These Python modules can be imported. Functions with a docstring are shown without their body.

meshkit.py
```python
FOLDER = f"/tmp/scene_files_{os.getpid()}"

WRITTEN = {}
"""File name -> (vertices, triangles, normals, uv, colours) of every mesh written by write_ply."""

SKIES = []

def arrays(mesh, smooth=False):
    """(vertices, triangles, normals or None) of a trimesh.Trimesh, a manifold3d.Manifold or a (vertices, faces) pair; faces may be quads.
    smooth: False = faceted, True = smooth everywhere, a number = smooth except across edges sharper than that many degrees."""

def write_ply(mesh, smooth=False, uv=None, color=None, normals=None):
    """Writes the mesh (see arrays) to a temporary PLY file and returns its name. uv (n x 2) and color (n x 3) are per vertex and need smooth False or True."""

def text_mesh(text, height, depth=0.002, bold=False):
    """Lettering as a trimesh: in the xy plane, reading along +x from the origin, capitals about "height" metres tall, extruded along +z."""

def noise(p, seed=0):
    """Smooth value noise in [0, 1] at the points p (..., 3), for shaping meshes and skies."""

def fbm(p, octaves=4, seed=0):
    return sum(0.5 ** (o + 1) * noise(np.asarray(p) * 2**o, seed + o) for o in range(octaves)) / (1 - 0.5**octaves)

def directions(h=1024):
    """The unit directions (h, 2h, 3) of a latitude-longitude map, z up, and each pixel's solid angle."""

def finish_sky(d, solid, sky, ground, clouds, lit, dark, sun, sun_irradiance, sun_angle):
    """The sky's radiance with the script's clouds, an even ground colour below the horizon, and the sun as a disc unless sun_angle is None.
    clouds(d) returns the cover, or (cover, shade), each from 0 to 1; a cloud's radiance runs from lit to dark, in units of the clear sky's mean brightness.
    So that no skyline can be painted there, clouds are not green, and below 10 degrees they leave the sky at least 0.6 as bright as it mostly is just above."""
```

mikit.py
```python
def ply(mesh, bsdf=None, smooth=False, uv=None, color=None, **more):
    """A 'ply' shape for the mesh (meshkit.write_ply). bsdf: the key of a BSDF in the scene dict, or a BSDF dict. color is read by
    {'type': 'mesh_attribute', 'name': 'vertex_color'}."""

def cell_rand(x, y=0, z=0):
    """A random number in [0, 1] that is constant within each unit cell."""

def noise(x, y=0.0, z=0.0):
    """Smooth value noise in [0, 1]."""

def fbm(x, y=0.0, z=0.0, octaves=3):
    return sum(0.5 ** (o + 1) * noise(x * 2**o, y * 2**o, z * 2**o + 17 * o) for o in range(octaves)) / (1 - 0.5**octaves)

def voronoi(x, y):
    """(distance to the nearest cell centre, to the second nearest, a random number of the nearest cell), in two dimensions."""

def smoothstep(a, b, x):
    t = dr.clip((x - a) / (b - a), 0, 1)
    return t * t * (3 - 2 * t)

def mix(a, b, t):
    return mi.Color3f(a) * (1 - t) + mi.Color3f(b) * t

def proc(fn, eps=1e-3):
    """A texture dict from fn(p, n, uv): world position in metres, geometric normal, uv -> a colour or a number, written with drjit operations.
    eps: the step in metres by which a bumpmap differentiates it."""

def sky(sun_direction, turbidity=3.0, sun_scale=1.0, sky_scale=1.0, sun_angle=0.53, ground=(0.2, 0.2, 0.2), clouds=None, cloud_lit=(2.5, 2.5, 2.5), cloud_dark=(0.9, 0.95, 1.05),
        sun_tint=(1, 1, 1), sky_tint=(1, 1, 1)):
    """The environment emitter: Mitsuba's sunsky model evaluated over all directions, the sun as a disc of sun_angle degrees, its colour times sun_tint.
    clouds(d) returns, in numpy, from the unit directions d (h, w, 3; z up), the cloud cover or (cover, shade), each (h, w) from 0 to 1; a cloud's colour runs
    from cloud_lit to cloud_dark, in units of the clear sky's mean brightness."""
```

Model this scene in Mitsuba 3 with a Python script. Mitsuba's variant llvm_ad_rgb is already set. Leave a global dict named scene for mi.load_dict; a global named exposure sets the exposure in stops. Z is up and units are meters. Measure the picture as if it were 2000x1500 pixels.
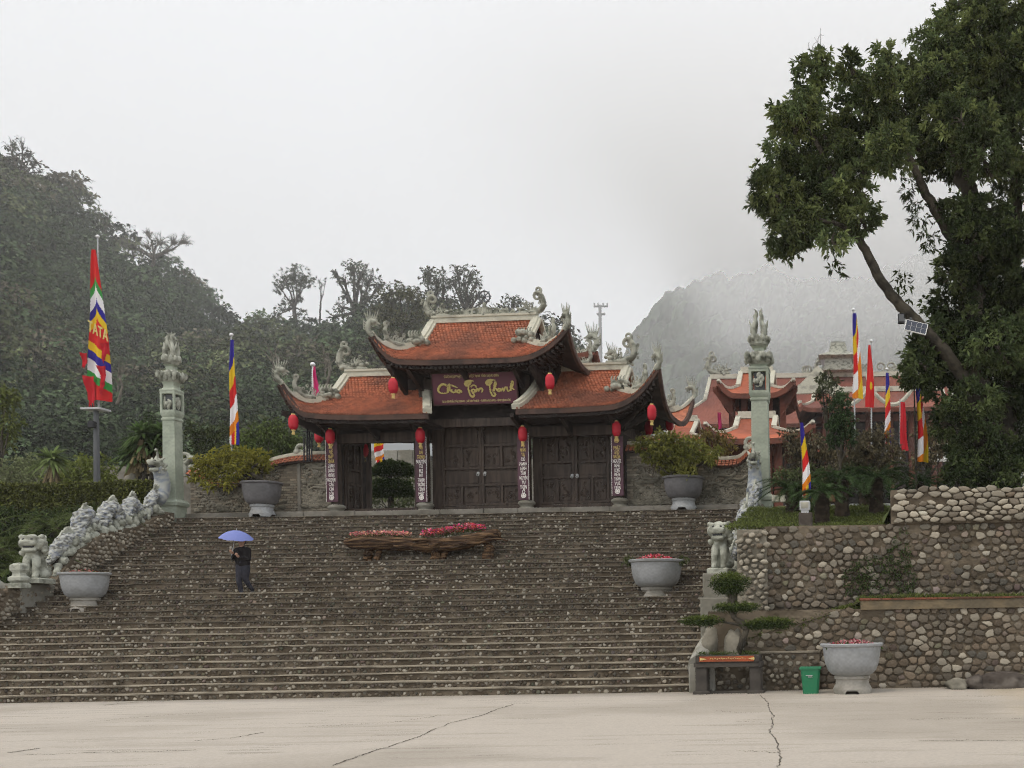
import math, numpy as np, trimesh, mitsuba as mi, mikit, meshkit, manifold3d, drjit as dr
from scipy.spatial import Voronoi
from mikit import noise as N3, fbm as F3, smoothstep, mix
ST = mi.ScalarTransform4f
scene, labels = {}, {}
# ---------------------------------------------------------------- camera, sky, exposure
ROLL, FOC, PX, PY, EYE = 0.0165, 2000.0, 1690.0, 1200.0, 1.6      # photo pixels (2000 x 1500)
scene['camera'] = {'type': 'perspective', 'fov': 53.13, 'fov_axis': 'x', 'near_clip': 0.1, 'far_clip': 5000.0,
    'principal_point_offset_x': -(PX - 1000) / 2000, 'principal_point_offset_y': -(PY - 750) / 1500,
    'to_world': ST().look_at(origin=[0, 0, EYE], target=[0, 1, EYE], up=[math.sin(ROLL), 0, math.cos(ROLL)]),
    'medium': {'type': 'ref', 'id': 'haze_air'}}
def cover(d):
    s = np.clip(d[..., 2], 0, 1)
    sh = 0.30 + 0.22 * (meshkit.fbm(d * [2.2, 2.2, 4.0], 4, 3) - 0.5)
    return np.ones_like(s), np.clip(sh, 0, 1)
scene['sky'] = mikit.sky([-0.25, -0.45, 0.85], turbidity=4, sun_scale=0.10, sun_angle=24, clouds=cover,
                         cloud_lit=(1.68, 1.725, 1.79), cloud_dark=(1.42, 1.46, 1.52), ground=(0.22, 0.21, 0.19))
exposure = 2.70

# ---------------------------------------------------------------- helpers
def W(px, py, D):
    "the point at depth D that this pixel of the photograph shows"
    u, v = px - PX, py - PY
    return np.array([(u - ROLL * v) * D / FOC, D, EYE - (v + ROLL * u) * D / FOC])
def rg(seed): return np.random.default_rng(seed)
def xyz(*a): return np.array(a, float)
class MB:
    "collects vertices and triangles (and colours) of one mesh"
    def __init__(s): s.v, s.f, s.c, s.n = [], [], [], 0
    def add(s, v, f, col=None):
        v, f = np.asarray(v, float).reshape(-1, 3), np.asarray(f, int)
        if f.shape[1] == 4: f = np.vstack([f[:, [0, 1, 2]], f[:, [0, 2, 3]]])
        s.v.append(v); s.f.append(f + s.n); s.n += len(v)
        col = (0.5, 0.5, 0.5) if col is None else col
        s.c.append(np.broadcast_to(np.asarray(col, float), (len(v), 3)))
        return s
    def mesh(s): return np.vstack(s.v), np.vstack(s.f)
    def col(s): return np.vstack(s.c)
    def box(s, lo, hi, col=None):
        lo, hi = np.minimum(lo, hi), np.maximum(lo, hi)
        v = np.array([[(lo, hi)[i][0], (lo, hi)[j][1], (lo, hi)[k][2]] for i in (0, 1) for j in (0, 1) for k in (0, 1)])
        return s.add(v, BOXF, col)
    def cbox(s, lo, hi, ch=0.02, col=None):
        "box with chamfered vertical and top edges"
        lo, hi = np.array(lo, float), np.array(hi, float)
        a, b = lo[:2], hi[:2]
        o = [(a[0] + ch, a[1]), (b[0] - ch, a[1]), (b[0], a[1] + ch), (b[0], b[1] - ch), (b[0] - ch, b[1]), (a[0] + ch, b[1]), (a[0], b[1] - ch), (a[0], a[1] + ch)]
        o = np.array(o); c = (a + b) / 2
        i = c + (o - c) * (1 - 2 * ch / np.maximum(b - a, 1e-6))
        v = np.vstack([np.c_[o, np.full(8, lo[2])], np.c_[o, np.full(8, hi[2] - ch)], np.c_[i, np.full(8, hi[2])]])
        f = [[k + 8 * r, (k + 1) % 8 + 8 * r, (k + 1) % 8 + 8 + 8 * r, k + 8 + 8 * r] for r in (0, 1) for k in range(8)]
        f = np.array(f); t = [[x[0], x[1], x[2]] for x in f] + [[x[0], x[2], x[3]] for x in f]
        t += [[16, 16 + k, 17 + k] for k in range(1, 7)] + [[0, k + 1, k] for k in range(1, 7)]
        return s.add(v, np.array(t), col)
    def tube(s, pts, rad, sides=6, col=None, cap=True):
        p = np.asarray(pts, float); n = len(p); rad = np.broadcast_to(np.asarray(rad, float), (n,))
        t = np.gradient(p, axis=0); t /= np.linalg.norm(t, axis=1, keepdims=True) + 1e-9
        ref = xyz(0, 0, 1) if abs(t[:, 2].mean()) < 0.8 else xyz(1, 0, 0)
        a = np.cross(t, ref); a /= np.linalg.norm(a, axis=1, keepdims=True) + 1e-9
        for i in range(1, n):
            if (a[i] * a[i - 1]).sum() < 0: a[i] = -a[i]
        b = np.cross(t, a); g = np.arange(sides) * 2 * np.pi / sides
        v = (p[:, None] + rad[:, None, None] * (np.cos(g)[None, :, None] * a[:, None] + np.sin(g)[None, :, None] * b[:, None])).reshape(-1, 3)
        i, j = np.meshgrid(np.arange(n - 1), np.arange(sides), indexing='ij')
        q = np.stack([i * sides + j, (i + 1) * sides + j, (i + 1) * sides + (j + 1) % sides, i * sides + (j + 1) % sides], -1).reshape(-1, 4)
        f = np.vstack([q[:, [0, 1, 2]], q[:, [0, 2, 3]]])
        if cap:
            m = len(v); v = np.vstack([v, p[:1], p[-1:]]); k = np.arange(sides)
            f = np.vstack([f, np.c_[np.full(sides, m), k, (k + 1) % sides], np.c_[np.full(sides, m + 1), (n - 1) * sides + (k + 1) % sides, (n - 1) * sides + k]])
        return s.add(v, f, col)
    def lathe(s, prof, c=(0, 0, 0), n=24, col=None, mod=None, square=False):
        "profile [(r, z)]; square: turned with four corners"
        pr_ = np.asarray(prof, float); g = np.arange(n) * 2 * np.pi / n
        if square:
            g = np.array([-3, -1, 1, 3]) * np.pi / 4 - np.pi / 2; n = 4; k_ = math.sqrt(2)
        else: k_ = 1.0
        v = np.stack([np.stack([r * k_ * np.cos(g), r * k_ * np.sin(g), np.full(n, z)], -1) for r, z in pr_])
        if mod is not None: v = mod(v, g)
        v = v.reshape(-1, 3) + np.asarray(c, float); m = len(pr_)
        i, j = np.meshgrid(np.arange(m - 1), np.arange(n), indexing='ij')
        q = np.stack([i * n + j, i * n + (j + 1) % n, (i + 1) * n + (j + 1) % n, (i + 1) * n + j], -1).reshape(-1, 4)
        return s.add(v, q, col)
    def ball(s, c, r, sub=1, col=None, amp=0.0, seed=0, freq=2.0):
        m = ICO[sub]; v = m.vertices.copy()
        if amp: v = v * (1 + amp * (2 * meshkit.fbm(v * freq + seed * 7.3, 3, seed) - 1))[:, None]
        return s.add(v * np.broadcast_to(r, 3) + np.asarray(c, float), m.faces, col)
    def poly(s, pts, thick, axis, col=None):
        "flat polygon (3-D points in order) given thickness along a vector"
        p = np.asarray(pts, float); n = len(p); t = np.asarray(axis, float) * thick
        v = np.vstack([p, p + t]); k = np.arange(n); c0, c1 = p.mean(0), p.mean(0) + t
        v = np.vstack([v, c0, c1])
        f = np.vstack([np.c_[k, (k + 1) % n, (k + 1) % n + n], np.c_[k, (k + 1) % n + n, k + n], np.c_[(k + 1) % n, k, np.full(n, 2 * n)], np.c_[k + n, (k + 1) % n + n, np.full(n, 2 * n + 1)]])
        return s.add(v, f, col)
    def tm(s, m, M=None, col=None):
        v = np.array(m.vertices)
        if M is not None: v = v @ M[:3, :3].T + M[:3, 3]
        return s.add(v, m.faces, col)
    def xf(s, fn):
        s.v = [fn(x) for x in s.v]; return s
ICO = {k: trimesh.creation.icosphere(subdivisions=k) for k in (0, 1, 2, 3)}
BOXF = np.array([[0, 1, 3], [0, 3, 2], [4, 6, 7], [4, 7, 5], [0, 4, 5], [0, 5, 1], [2, 3, 7], [2, 7, 6], [0, 2, 6], [0, 6, 4], [1, 5, 7], [1, 7, 3]])
used = {}
def key_for(base):
    n = used.get(base, 0); used[base] = n + 1
    return base if n == 0 else f'{base}_{n:03d}'
def thing(name, label, cat, group=None, kind=None):
    k = key_for(name); labels[k] = {'label': label}
    if cat: labels[k]['category'] = cat
    if group: labels[k]['group'] = group
    if kind: labels[k]['kind'] = kind
    return k
def part(parent, name, mb, bsdf, smooth=False, label=None, kind=None, color=False, uv=None):
    k = key_for(f'{parent}__{name}')
    put(k, mb, bsdf, smooth, color, uv)
    if label or kind: labels[k] = {a: b for a, b in (('label', label), ('kind', kind)) if b}
    return k
def put(k, mb, bsdf, smooth=False, color=False, uv=None):
    if isinstance(mb, MB):
        m = mb.mesh(); kw = {}
        if color: kw['color'] = mb.col(); smooth = smooth is True
        if uv is not None: kw['uv'] = uv; smooth = smooth is True
        scene[k] = mikit.ply(m, bsdf, smooth, **kw)
    else: scene[k] = mikit.ply(mb, bsdf, smooth)
def single(name, label, cat, mb, bsdf, smooth=False, group=None, kind=None, color=False, uv=None):
    k = thing(name, label, cat, group, kind); put(k, mb, bsdf, smooth, color, uv); return k
def struct(name, mb, bsdf, smooth=False, color=False):
    put(name, mb, bsdf, smooth, color); labels[name] = {'kind': 'structure'}; return name
def hull(*sph):
    "convex hull of spheres (x, y, z, r) as a manifold"
    return manifold3d.Manifold.hull_points(np.vstack([ICO[1].vertices * s[3] + np.array(s[:3]) for s in sph]))
def melt(ms, step=0.05, it=6, lamb=0.5):
    "union of manifolds, refined and smoothed into one skin"
    m = manifold3d.Manifold.batch_boolean(ms, manifold3d.OpType.Add).refine_to_length(step).to_mesh()
    t = trimesh.Trimesh(m.vert_properties[:, :3], m.tri_verts, process=True)
    trimesh.smoothing.filter_taubin(t, lamb=lamb, nu=-0.53 if lamb >= .5 else -lamb - .03, iterations=it)
    return t
def spline(pts, n=24):
    p = np.asarray(pts, float); t = np.linspace(0, 1, len(p))
    from scipy.interpolate import CubicSpline
    return CubicSpline(t, p)(np.linspace(0, 1, n))

# ---------------------------------------------------------------- materials
ALB = 0.92
def rgb(c): return {'type': 'rgb', 'value': [float(x) for x in c]}
VC = {'type': 'mesh_attribute', 'name': 'vertex_color'}
def tex(fn, eps=1e-3): return mikit.proc(fn, eps)
def mat(name, color, rough=0.8, spec=0.3, bump=None, bscale=1.0, eps=2e-3, two=True, **k):
    b = {'type': 'principled', 'base_color': color if isinstance(color, dict) else rgb([ALB * x for x in color]), 'roughness': rough, 'specular': spec, **k}
    if bump is not None: b = {'type': 'bumpmap', 'arbitrary': tex(bump, eps), 'scale': bscale, 'nested': b}
    scene[name] = {'type': 'twosided', 'nested': b} if two else b
def OF(x): return dr.opaque(mi.Float, float(x))       # numbers kept as data, so that alike textures share one compiled routine
def OC(c): return mi.Color3f(OF(ALB * c[0]), OF(ALB * c[1]), OF(ALB * c[2]))
def spot(base, other, freq, lo=0.4, hi=0.65):
    A, B, q, l, h = OC(base), OC(other), OF(freq), OF(lo), OF(hi)
    def fn(p, n, uv):
        t = smoothstep(l, h, F3(p.x * q, p.y * q, p.z * q, 3))
        g = 1 + 0.25 * (N3(p.x * q * 9, p.y * q * 9, p.z * q * 9) - 0.5)
        return (A * (1 - t) + B * t) * g
    return tex(fn)
def rough_bump(freq):
    q = OF(freq)
    return lambda p, n, uv: F3(p.x * q, p.y * q, p.z * q, 2)
def ground_col(p, n, uv):
    a = F3(p.x * 0.35, p.y * 0.5, 0.0, 4); b = F3(p.x * 0.55 + 9, p.y * 5.0, 3.0, 4); c = N3(p.x * 40, p.y * 40, 0.0)
    t = smoothstep(0.35, 0.75, a)
    col = mix((0.40, 0.36, 0.307), (0.325, 0.29, 0.242), t)
    col = mix(col, (0.27, 0.24, 0.20), smoothstep(0.58, 0.74, b) * 0.4)
    streak = F3(p.x * 0.9 + 31, p.y * 11.0, 7.0, 3)
    col = mix(col, (0.16, 0.145, 0.12), smoothstep(0.74, 0.80, streak) * 0.45)
    col = mix(col, (0.17, 0.155, 0.13), smoothstep(20.7, 22.2, p.y + 0.9 * (F3(p.x * 1.1, p.y * 1.1, 5.0, 3) - 0.5)) * 0.55)
    col = mix(col, (0.36, 0.28, 0.16), smoothstep(1.6, 3.6, p.x + 2 * (F3(p.x, p.y, 2.0, 3) - .5)) * 0.35)
    return col * (0.93 + 0.14 * c) * 0.92
mat('m_ground', tex(ground_col), 0.62, 0.35, bump=lambda p, n, uv: F3(p.x * 9, p.y * 9, 0.0, 4), bscale=0.006)
mat('m_crack', (0.09, 0.08, 0.065), 0.95, 0.1)
mat('m_mortar', spot((0.098, 0.078, 0.055), (0.165, 0.135, 0.098), 3.0), 0.95, 0.15, bump=rough_bump(22), bscale=0.02)
mat('m_mortar_right', spot((0.112, 0.090, 0.063), (0.185, 0.152, 0.110), 1.7), 0.95, 0.15, bump=rough_bump(18), bscale=0.03)
mat('m_mortar_pale', spot((0.20, 0.18, 0.14), (0.32, 0.29, 0.23), 2.5), 0.95, 0.15, bump=rough_bump(18), bscale=0.03)
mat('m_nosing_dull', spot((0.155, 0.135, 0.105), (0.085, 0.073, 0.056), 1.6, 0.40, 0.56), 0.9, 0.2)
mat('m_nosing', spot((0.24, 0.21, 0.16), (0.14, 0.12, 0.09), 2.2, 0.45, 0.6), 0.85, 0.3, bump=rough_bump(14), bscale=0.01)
mat('m_stone', VC, 0.8, 0.3, bump=rough_bump(16), bscale=0.012)
# single stones and bricks take the nearest of these tones (few materials, so that their meshes can be joined by the renderer)
TONES = np.array([np.array(c) * k for c in ((.172, .146, .112), (.150, .118, .084), (.34, .305, .24)) for k in (.55, .68, .82, 1.0, 1.18, 1.4)] + [(.48, .45, .36), (.56, .53, .43), (.10, .092, .075)])
for i, c in enumerate(TONES): mat(f'm_tone_{i}', c, 0.82, 0.25, bump=rough_bump(16), bscale=0.012)
def tone_mat(col): return f"m_tone_{np.abs(np.log(TONES) - np.log(np.maximum(col, .01))).sum(1).argmin()}"       # (the tones themselves are darkened by ALB)
mat('m_cement', spot((0.30, 0.29, 0.25), (0.20, 0.19, 0.155), 1.6), 0.85, 0.25, bump=rough_bump(12), bscale=0.008)
mat('m_paving', spot((0.22, 0.205, 0.175), (0.14, 0.13, 0.105), 1.2), 0.8, 0.3)
mat('m_soil', spot((0.075, 0.062, 0.035), (0.055, 0.075, 0.022), 1.3), 0.95, 0.1)
mat('m_pillar', spot((0.40, 0.44, 0.355), (0.33, 0.37, 0.295), 2.0), 0.7, 0.3, bump=rough_bump(10), bscale=0.004)
mat('m_carving', spot((0.43, 0.44, 0.37), (0.20, 0.205, 0.165), 5.0, 0.42, 0.7), 0.75, 0.3)
mat('m_roofcarving', spot((0.37, 0.375, 0.31), (0.14, 0.145, 0.115), 6.0, 0.42, 0.72), 0.75, 0.3)
mat('m_trim', spot((0.52, 0.505, 0.41), (0.33, 0.32, 0.26), 2.2, 0.5, 0.75), 0.7, 0.3)
def tile_col(p, n, uv):
    a = F3(p.x * 0.9, p.y * 0.9, p.z * 0.9, 4); b = mikit.cell_rand(p.x * 8.5, p.y * 5.0, p.z * 9.0)
    c = mix((0.40, 0.142, 0.078), (0.255, 0.105, 0.068), smoothstep(0.42, 0.68, a))
    return c * (0.76 + 0.50 * b)
mat('m_tile', tex(tile_col), 0.65, 0.3)
def tile_far(p, n, uv):
    a = F3(p.x * 0.3, p.y * 0.3, p.z * 0.3, 3); s = N3(p.x * 9.0, p.y * 2.0, p.z * 2.0)
    return mix((0.33, 0.10, 0.062), (0.25, 0.082, 0.056), smoothstep(0.4, 0.7, a)) * (0.50 + 0.22 * s)
mat('m_tile_far', tex(tile_far), 0.7, 0.3)
mat('m_tile_bright', spot((0.38, 0.10, 0.046), (0.27, 0.078, 0.042), 0.6), 0.7, 0.3)
def wood_col(p, n, uv):
    g = F3(p.x * 14, p.y * 14, p.z * 1.4, 4); w = F3(p.x * 1.1, p.y * 1.1, p.z * 1.5, 3)
    return mix((0.042, 0.028, 0.020), (0.070, 0.048, 0.034), smoothstep(0.35, 0.7, g)) * (0.64 + 0.42 * w)
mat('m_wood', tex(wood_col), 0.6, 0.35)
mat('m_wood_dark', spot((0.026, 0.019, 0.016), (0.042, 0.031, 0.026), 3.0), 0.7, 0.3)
mat('m_fascia', spot((0.085, 0.047, 0.035), (0.05, 0.032, 0.026), 3.0), 0.7, 0.3)
mat('m_redwood', spot((0.16, 0.055, 0.035), (0.10, 0.04, 0.028), 1.0), 0.75, 0.3)
mat('m_sign', (0.115, 0.026, 0.042), 0.45, 0.4)
mat('m_gold', (0.58, 0.47, 0.14), 0.45, 0.5)
mat('m_goldtext', (0.62, 0.50, 0.24), 0.6, 0.3)
mat('m_banner', spot((0.115, 0.055, 0.075), (0.085, 0.042, 0.052), 1.2), 0.6, 0.3)
mat('m_lettering', (0.80, 0.75, 0.71), 0.6, 0.3)
mat('m_lantern', (0.50, 0.014, 0.030), 0.5, 0.35)
mat('m_tassel', (0.66, 0.50, 0.20), 0.8, 0.2)
mat('m_brick', VC, 0.9, 0.2)
mat('m_brickmortar', spot((0.19, 0.17, 0.135), (0.13, 0.115, 0.09), 2.0), 0.95, 0.15)
mat('m_relief', spot((0.25, 0.23, 0.185), (0.15, 0.14, 0.11), 2.6), 0.85, 0.2)
mat('m_pot', spot((0.33, 0.34, 0.345), (0.27, 0.275, 0.27), 2.5), 0.5, 0.4)
mat('m_potdark', spot((0.15, 0.145, 0.15), (0.11, 0.108, 0.11), 2.0), 0.5, 0.4)
mat('m_stand', spot((0.075, 0.066, 0.056), (0.05, 0.044, 0.038), 3.0), 0.8, 0.3)
mat('m_potfoot', spot((0.33, 0.31, 0.27), (0.24, 0.225, 0.19), 3.0), 0.75, 0.3)
def log_col(p, n, uv):
    g = F3(p.x * 2.2, p.y * 16, p.z * 22, 4)
    return mix((0.040, 0.022, 0.012), (0.17, 0.102, 0.052), smoothstep(0.40, 0.70, g))
mat('m_log', tex(log_col), 0.8, 0.25, bump=lambda p, n, uv: F3(p.x * 2.2, p.y * 16, p.z * 22, 4), bscale=0.05)
mat('m_bark', spot((0.085, 0.074, 0.056), (0.036, 0.032, 0.025), 4.0), 0.9, 0.2, bump=rough_bump(14), bscale=0.03)
mat('m_barkpale', spot((0.17, 0.155, 0.125), (0.09, 0.08, 0.065), 3.0), 0.9, 0.2)
mat('m_cycadtrunk', spot((0.035, 0.027, 0.02), (0.065, 0.05, 0.035), 9.0), 0.95, 0.15, bump=rough_bump(30), bscale=0.04)
mat('m_steel', (0.42, 0.43, 0.43), 0.4, 0.5)
mat('m_steeldark', (0.10, 0.105, 0.11), 0.5, 0.4)
mat('m_ballsteel', (0.75, 0.75, 0.75), 0.2, 0.6, metallic=0.6)
mat('m_black', (0.018, 0.018, 0.02), 0.5, 0.4)
mat('m_binplastic', (0.018, 0.19, 0.085), 0.42, 0.45)
mat('m_bininside', (0.01, 0.08, 0.04), 0.6, 0.3)
mat('m_white', (0.74, 0.74, 0.72), 0.6, 0.3)
mat('m_solarcell', (0.028, 0.035, 0.055), 0.2, 0.6)
mat('m_skin', (0.42, 0.25, 0.18), 0.6, 0.3)
mat('m_hair', (0.016, 0.013, 0.012), 0.6, 0.3)
mat('m_jacket', (0.016, 0.014, 0.015), 0.85, 0.2)
mat('m_trousers', spot((0.040, 0.040, 0.052), (0.030, 0.030, 0.038), 6.0), 0.9, 0.2)
mat('m_shoe', (0.11, 0.10, 0.095), 0.6, 0.3)
mat('m_umbrella', (0.17, 0.21, 0.50), 0.55, 0.3)
mat('m_orange', spot((0.38, 0.085, 0.03), (0.26, 0.07, 0.03), 4.0), 0.7, 0.3)
mat('m_terracotta', spot((0.20, 0.075, 0.045), (0.10, 0.055, 0.035), 3.0), 0.85, 0.2)
mat('m_ochre', spot((0.21, 0.162, 0.10), (0.135, 0.112, 0.076), 2.2), 0.9, 0.2)
mat('m_pinkcloth', (0.50, 0.03, 0.14), 0.8, 0.2)
mat('m_redcloth', (0.48, 0.02, 0.03), 0.8, 0.2)
mat('m_rock', spot((0.075, 0.062, 0.052), (0.15, 0.13, 0.11), 2.5), 0.85, 0.25, bump=rough_bump(6), bscale=0.08)
mat('m_carpaint', (0.42, 0.44, 0.45), 0.3, 0.5, clearcoat=0.7)
mat('m_carglass', (0.03, 0.035, 0.04), 0.1, 0.6)
mat('m_tyre', (0.02, 0.02, 0.02), 0.9, 0.2)
scene['m_leaf'] = {'type': 'principledthin', 'base_color': VC, 'roughness': 0.55, 'spec_trans': 0.0, 'diff_trans': 0.55, 'eta': 1.35}
mat('m_leafdull', VC, 0.9, 0.12)
mat('m_petal', VC, 0.85, 0.15)
# printed flags, uv: x across, y down from the pole top
def stripes(t, cols, w):
    c = mi.Color3f(cols[0])
    for k in range(1, len(cols)): c = dr.select(t > w[k - 1], mi.Color3f(cols[k]), c)
    return c
BL, YE, RE, WH, OR = (0.030, 0.022, 0.22), (0.62, 0.42, 0.02), (0.52, 0.022, 0.022), (0.70, 0.68, 0.68), (0.62, 0.19, 0.012)
def buddhist(p, n, uv):
    t = uv.y + 0.16 * (uv.x - 0.5)
    c = stripes(t, [BL, YE, RE, WH, OR], [0.24, 0.42, 0.59, 0.75])
    s = stripes(uv.x, [WH, RE, YE, BL], [0.15, 0.42, 0.75])
    return dr.select(t > 0.85, s, c)
def buddhist2(p, n, uv):
    t = uv.y + 0.10 * (uv.x - 0.5)
    a = stripes(t, [BL, YE, RE, WH, OR], [0.23, 0.45, 0.68, 0.90])
    b = stripes(t + 0.30 * (uv.x - .6), [BL, YE, RE, WH, OR, YE], [0.20, 0.30, 0.44, 0.60, 0.90])
    return dr.select(uv.x > 0.56, b, a)
def national(p, n, uv):
    dx, dy = (uv.x - 0.62) * 0.42, uv.y - 0.66
    a = dr.atan2(dx, dy); r = dr.sqrt(dx * dx + dy * dy); k = 2 * math.pi / 5
    m = dr.abs(a - k * dr.floor(a / k + 0.5)); star = r * dr.cos(m - 0.3) < 0.065
    return dr.select(star, mi.Color3f(YE), mi.Color3f(RE))
GR = (0.045, 0.25, 0.055)
def festival(p, n, uv):
    a = 0.55 - uv.y + 0.22 * dr.abs(uv.x - 0.5)
    b = (uv.y - 0.55) * 1.12 + 0.10 * (0.5 - uv.x)
    return stripes(dr.select(uv.y > 0.55, b, a), [RE, YE, BL, WH, GR, RE], [0.11, 0.175, 0.24, 0.33, 0.39])
for nm, fn in (('m_buddhist', buddhist), ('m_buddhist_tall', buddhist2), ('m_national', national), ('m_festival', festival)):
    mat(nm, tex(fn), 0.8, 0.2)
# ---------------------------------------------------------------- terrain
S_Z = 0.155
def step_y(n): return 22.0 + 0.32 * (n - 1) + (1.2 if n > 10 else 0.0)
NST = 33
TOPZ, PLZ = NST * S_Z, NST * S_Z + 0.2
SX0, SX1 = -22.45, -3.75                      # the staircase's left and right edge
def stair_z(y):
    k = [n for n in range(1, NST + 1) if step_y(n) <= y]
    return S_Z * (k[-1] if k else 0)
def on_stair(px, py):
    "the point of the staircase seen at this pixel"
    best = None
    for D in np.arange(22.0, 33.6, 0.02):
        p = W(px, py, D); e = abs(p[2] - stair_z(D))
        if best is None or e < best[0]: best = (e, D, p)
    p = best[2].copy(); p[2] = stair_z(best[1]); return p
def sheet(x0, x1, y0, y1, nx, ny, zf):
    X, Y = np.meshgrid(np.linspace(x0, x1, nx), np.linspace(y0, y1, ny), indexing='ij')
    v = np.stack([X, Y, zf(X, Y)], -1).reshape(-1, 3)
    i, j = np.meshgrid(np.arange(nx - 1), np.arange(ny - 1), indexing='ij'); a = (i * ny + j).ravel()
    return v, np.stack([a, a + ny, a + ny + 1, a + 1], -1)
g = MB(); g.add([[-410, -60, 0], [470, -60, 0], [470, 22.0, 0], [-410, 22.0, 0]], [[0, 1, 2, 3]])
g.add([[-410, 22.0, 0], [470, 22.0, 0], [470, 630, -0.02], [-410, 630, -0.02]], [[0, 1, 2, 3]])
struct('ground', g, 'm_ground')
# cracks in the concrete (thin sunken-looking seams laid 4 mm above)
def ground_px(px, py):
    v = py - PY + ROLL * (px - PX); return W(px, py, EYE * FOC / v)
def crack(pts, w, seed, lab):
    r = rg(seed); P = np.array([ground_px(*p) for p in pts]); t = np.linspace(0, 1, len(P)); q = np.linspace(0, 1, len(P) * 7)
    x, y = np.interp(q, t, P[:, 0]) + r.normal(0, 0.012, len(q)), np.interp(q, t, P[:, 1]) + r.normal(0, 0.03, len(q))
    d = np.stack([np.gradient(y), -np.gradient(x)], -1); d /= np.linalg.norm(d, axis=1, keepdims=True)
    ww = w * r.uniform(0.25, 1.2, len(q))[:, None]; m = MB(); a, b = np.c_[x, y] + d * ww, np.c_[x, y] - d * ww
    v = np.vstack([np.c_[a, np.full(len(q), .004)], np.c_[b, np.full(len(q), .004)]]); n = len(q); k = np.arange(n - 1)
    part('ground', 'crack', m.add(v, np.c_[k, k + 1, k + 1 + n, k + n]), 'm_crack', label=lab)
crack([(1484, 1358), (1500, 1372), (1502, 1384), (1511, 1400), (1508, 1418), (1503, 1428), (1516, 1445), (1522, 1468), (1526, 1482), (1520, 1499)], 0.011, 1, 'winding crack running towards the viewer right of the stone stand')
crack([(1000, 1377), (975, 1384), (940, 1398), (880, 1412), (820, 1438), (770, 1455), (700, 1477), (650, 1495)], 0.014, 2, 'long diagonal crack in the middle of the concrete')
crack([(200, 1378), (260, 1372), (330, 1369)], 0.02, 3, None)
crack([(180, 1410), (290, 1399), (400, 1392)], 0.013, 4, None)
crack([(20, 1470), (75, 1462)], 0.03, 5, None)
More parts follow.
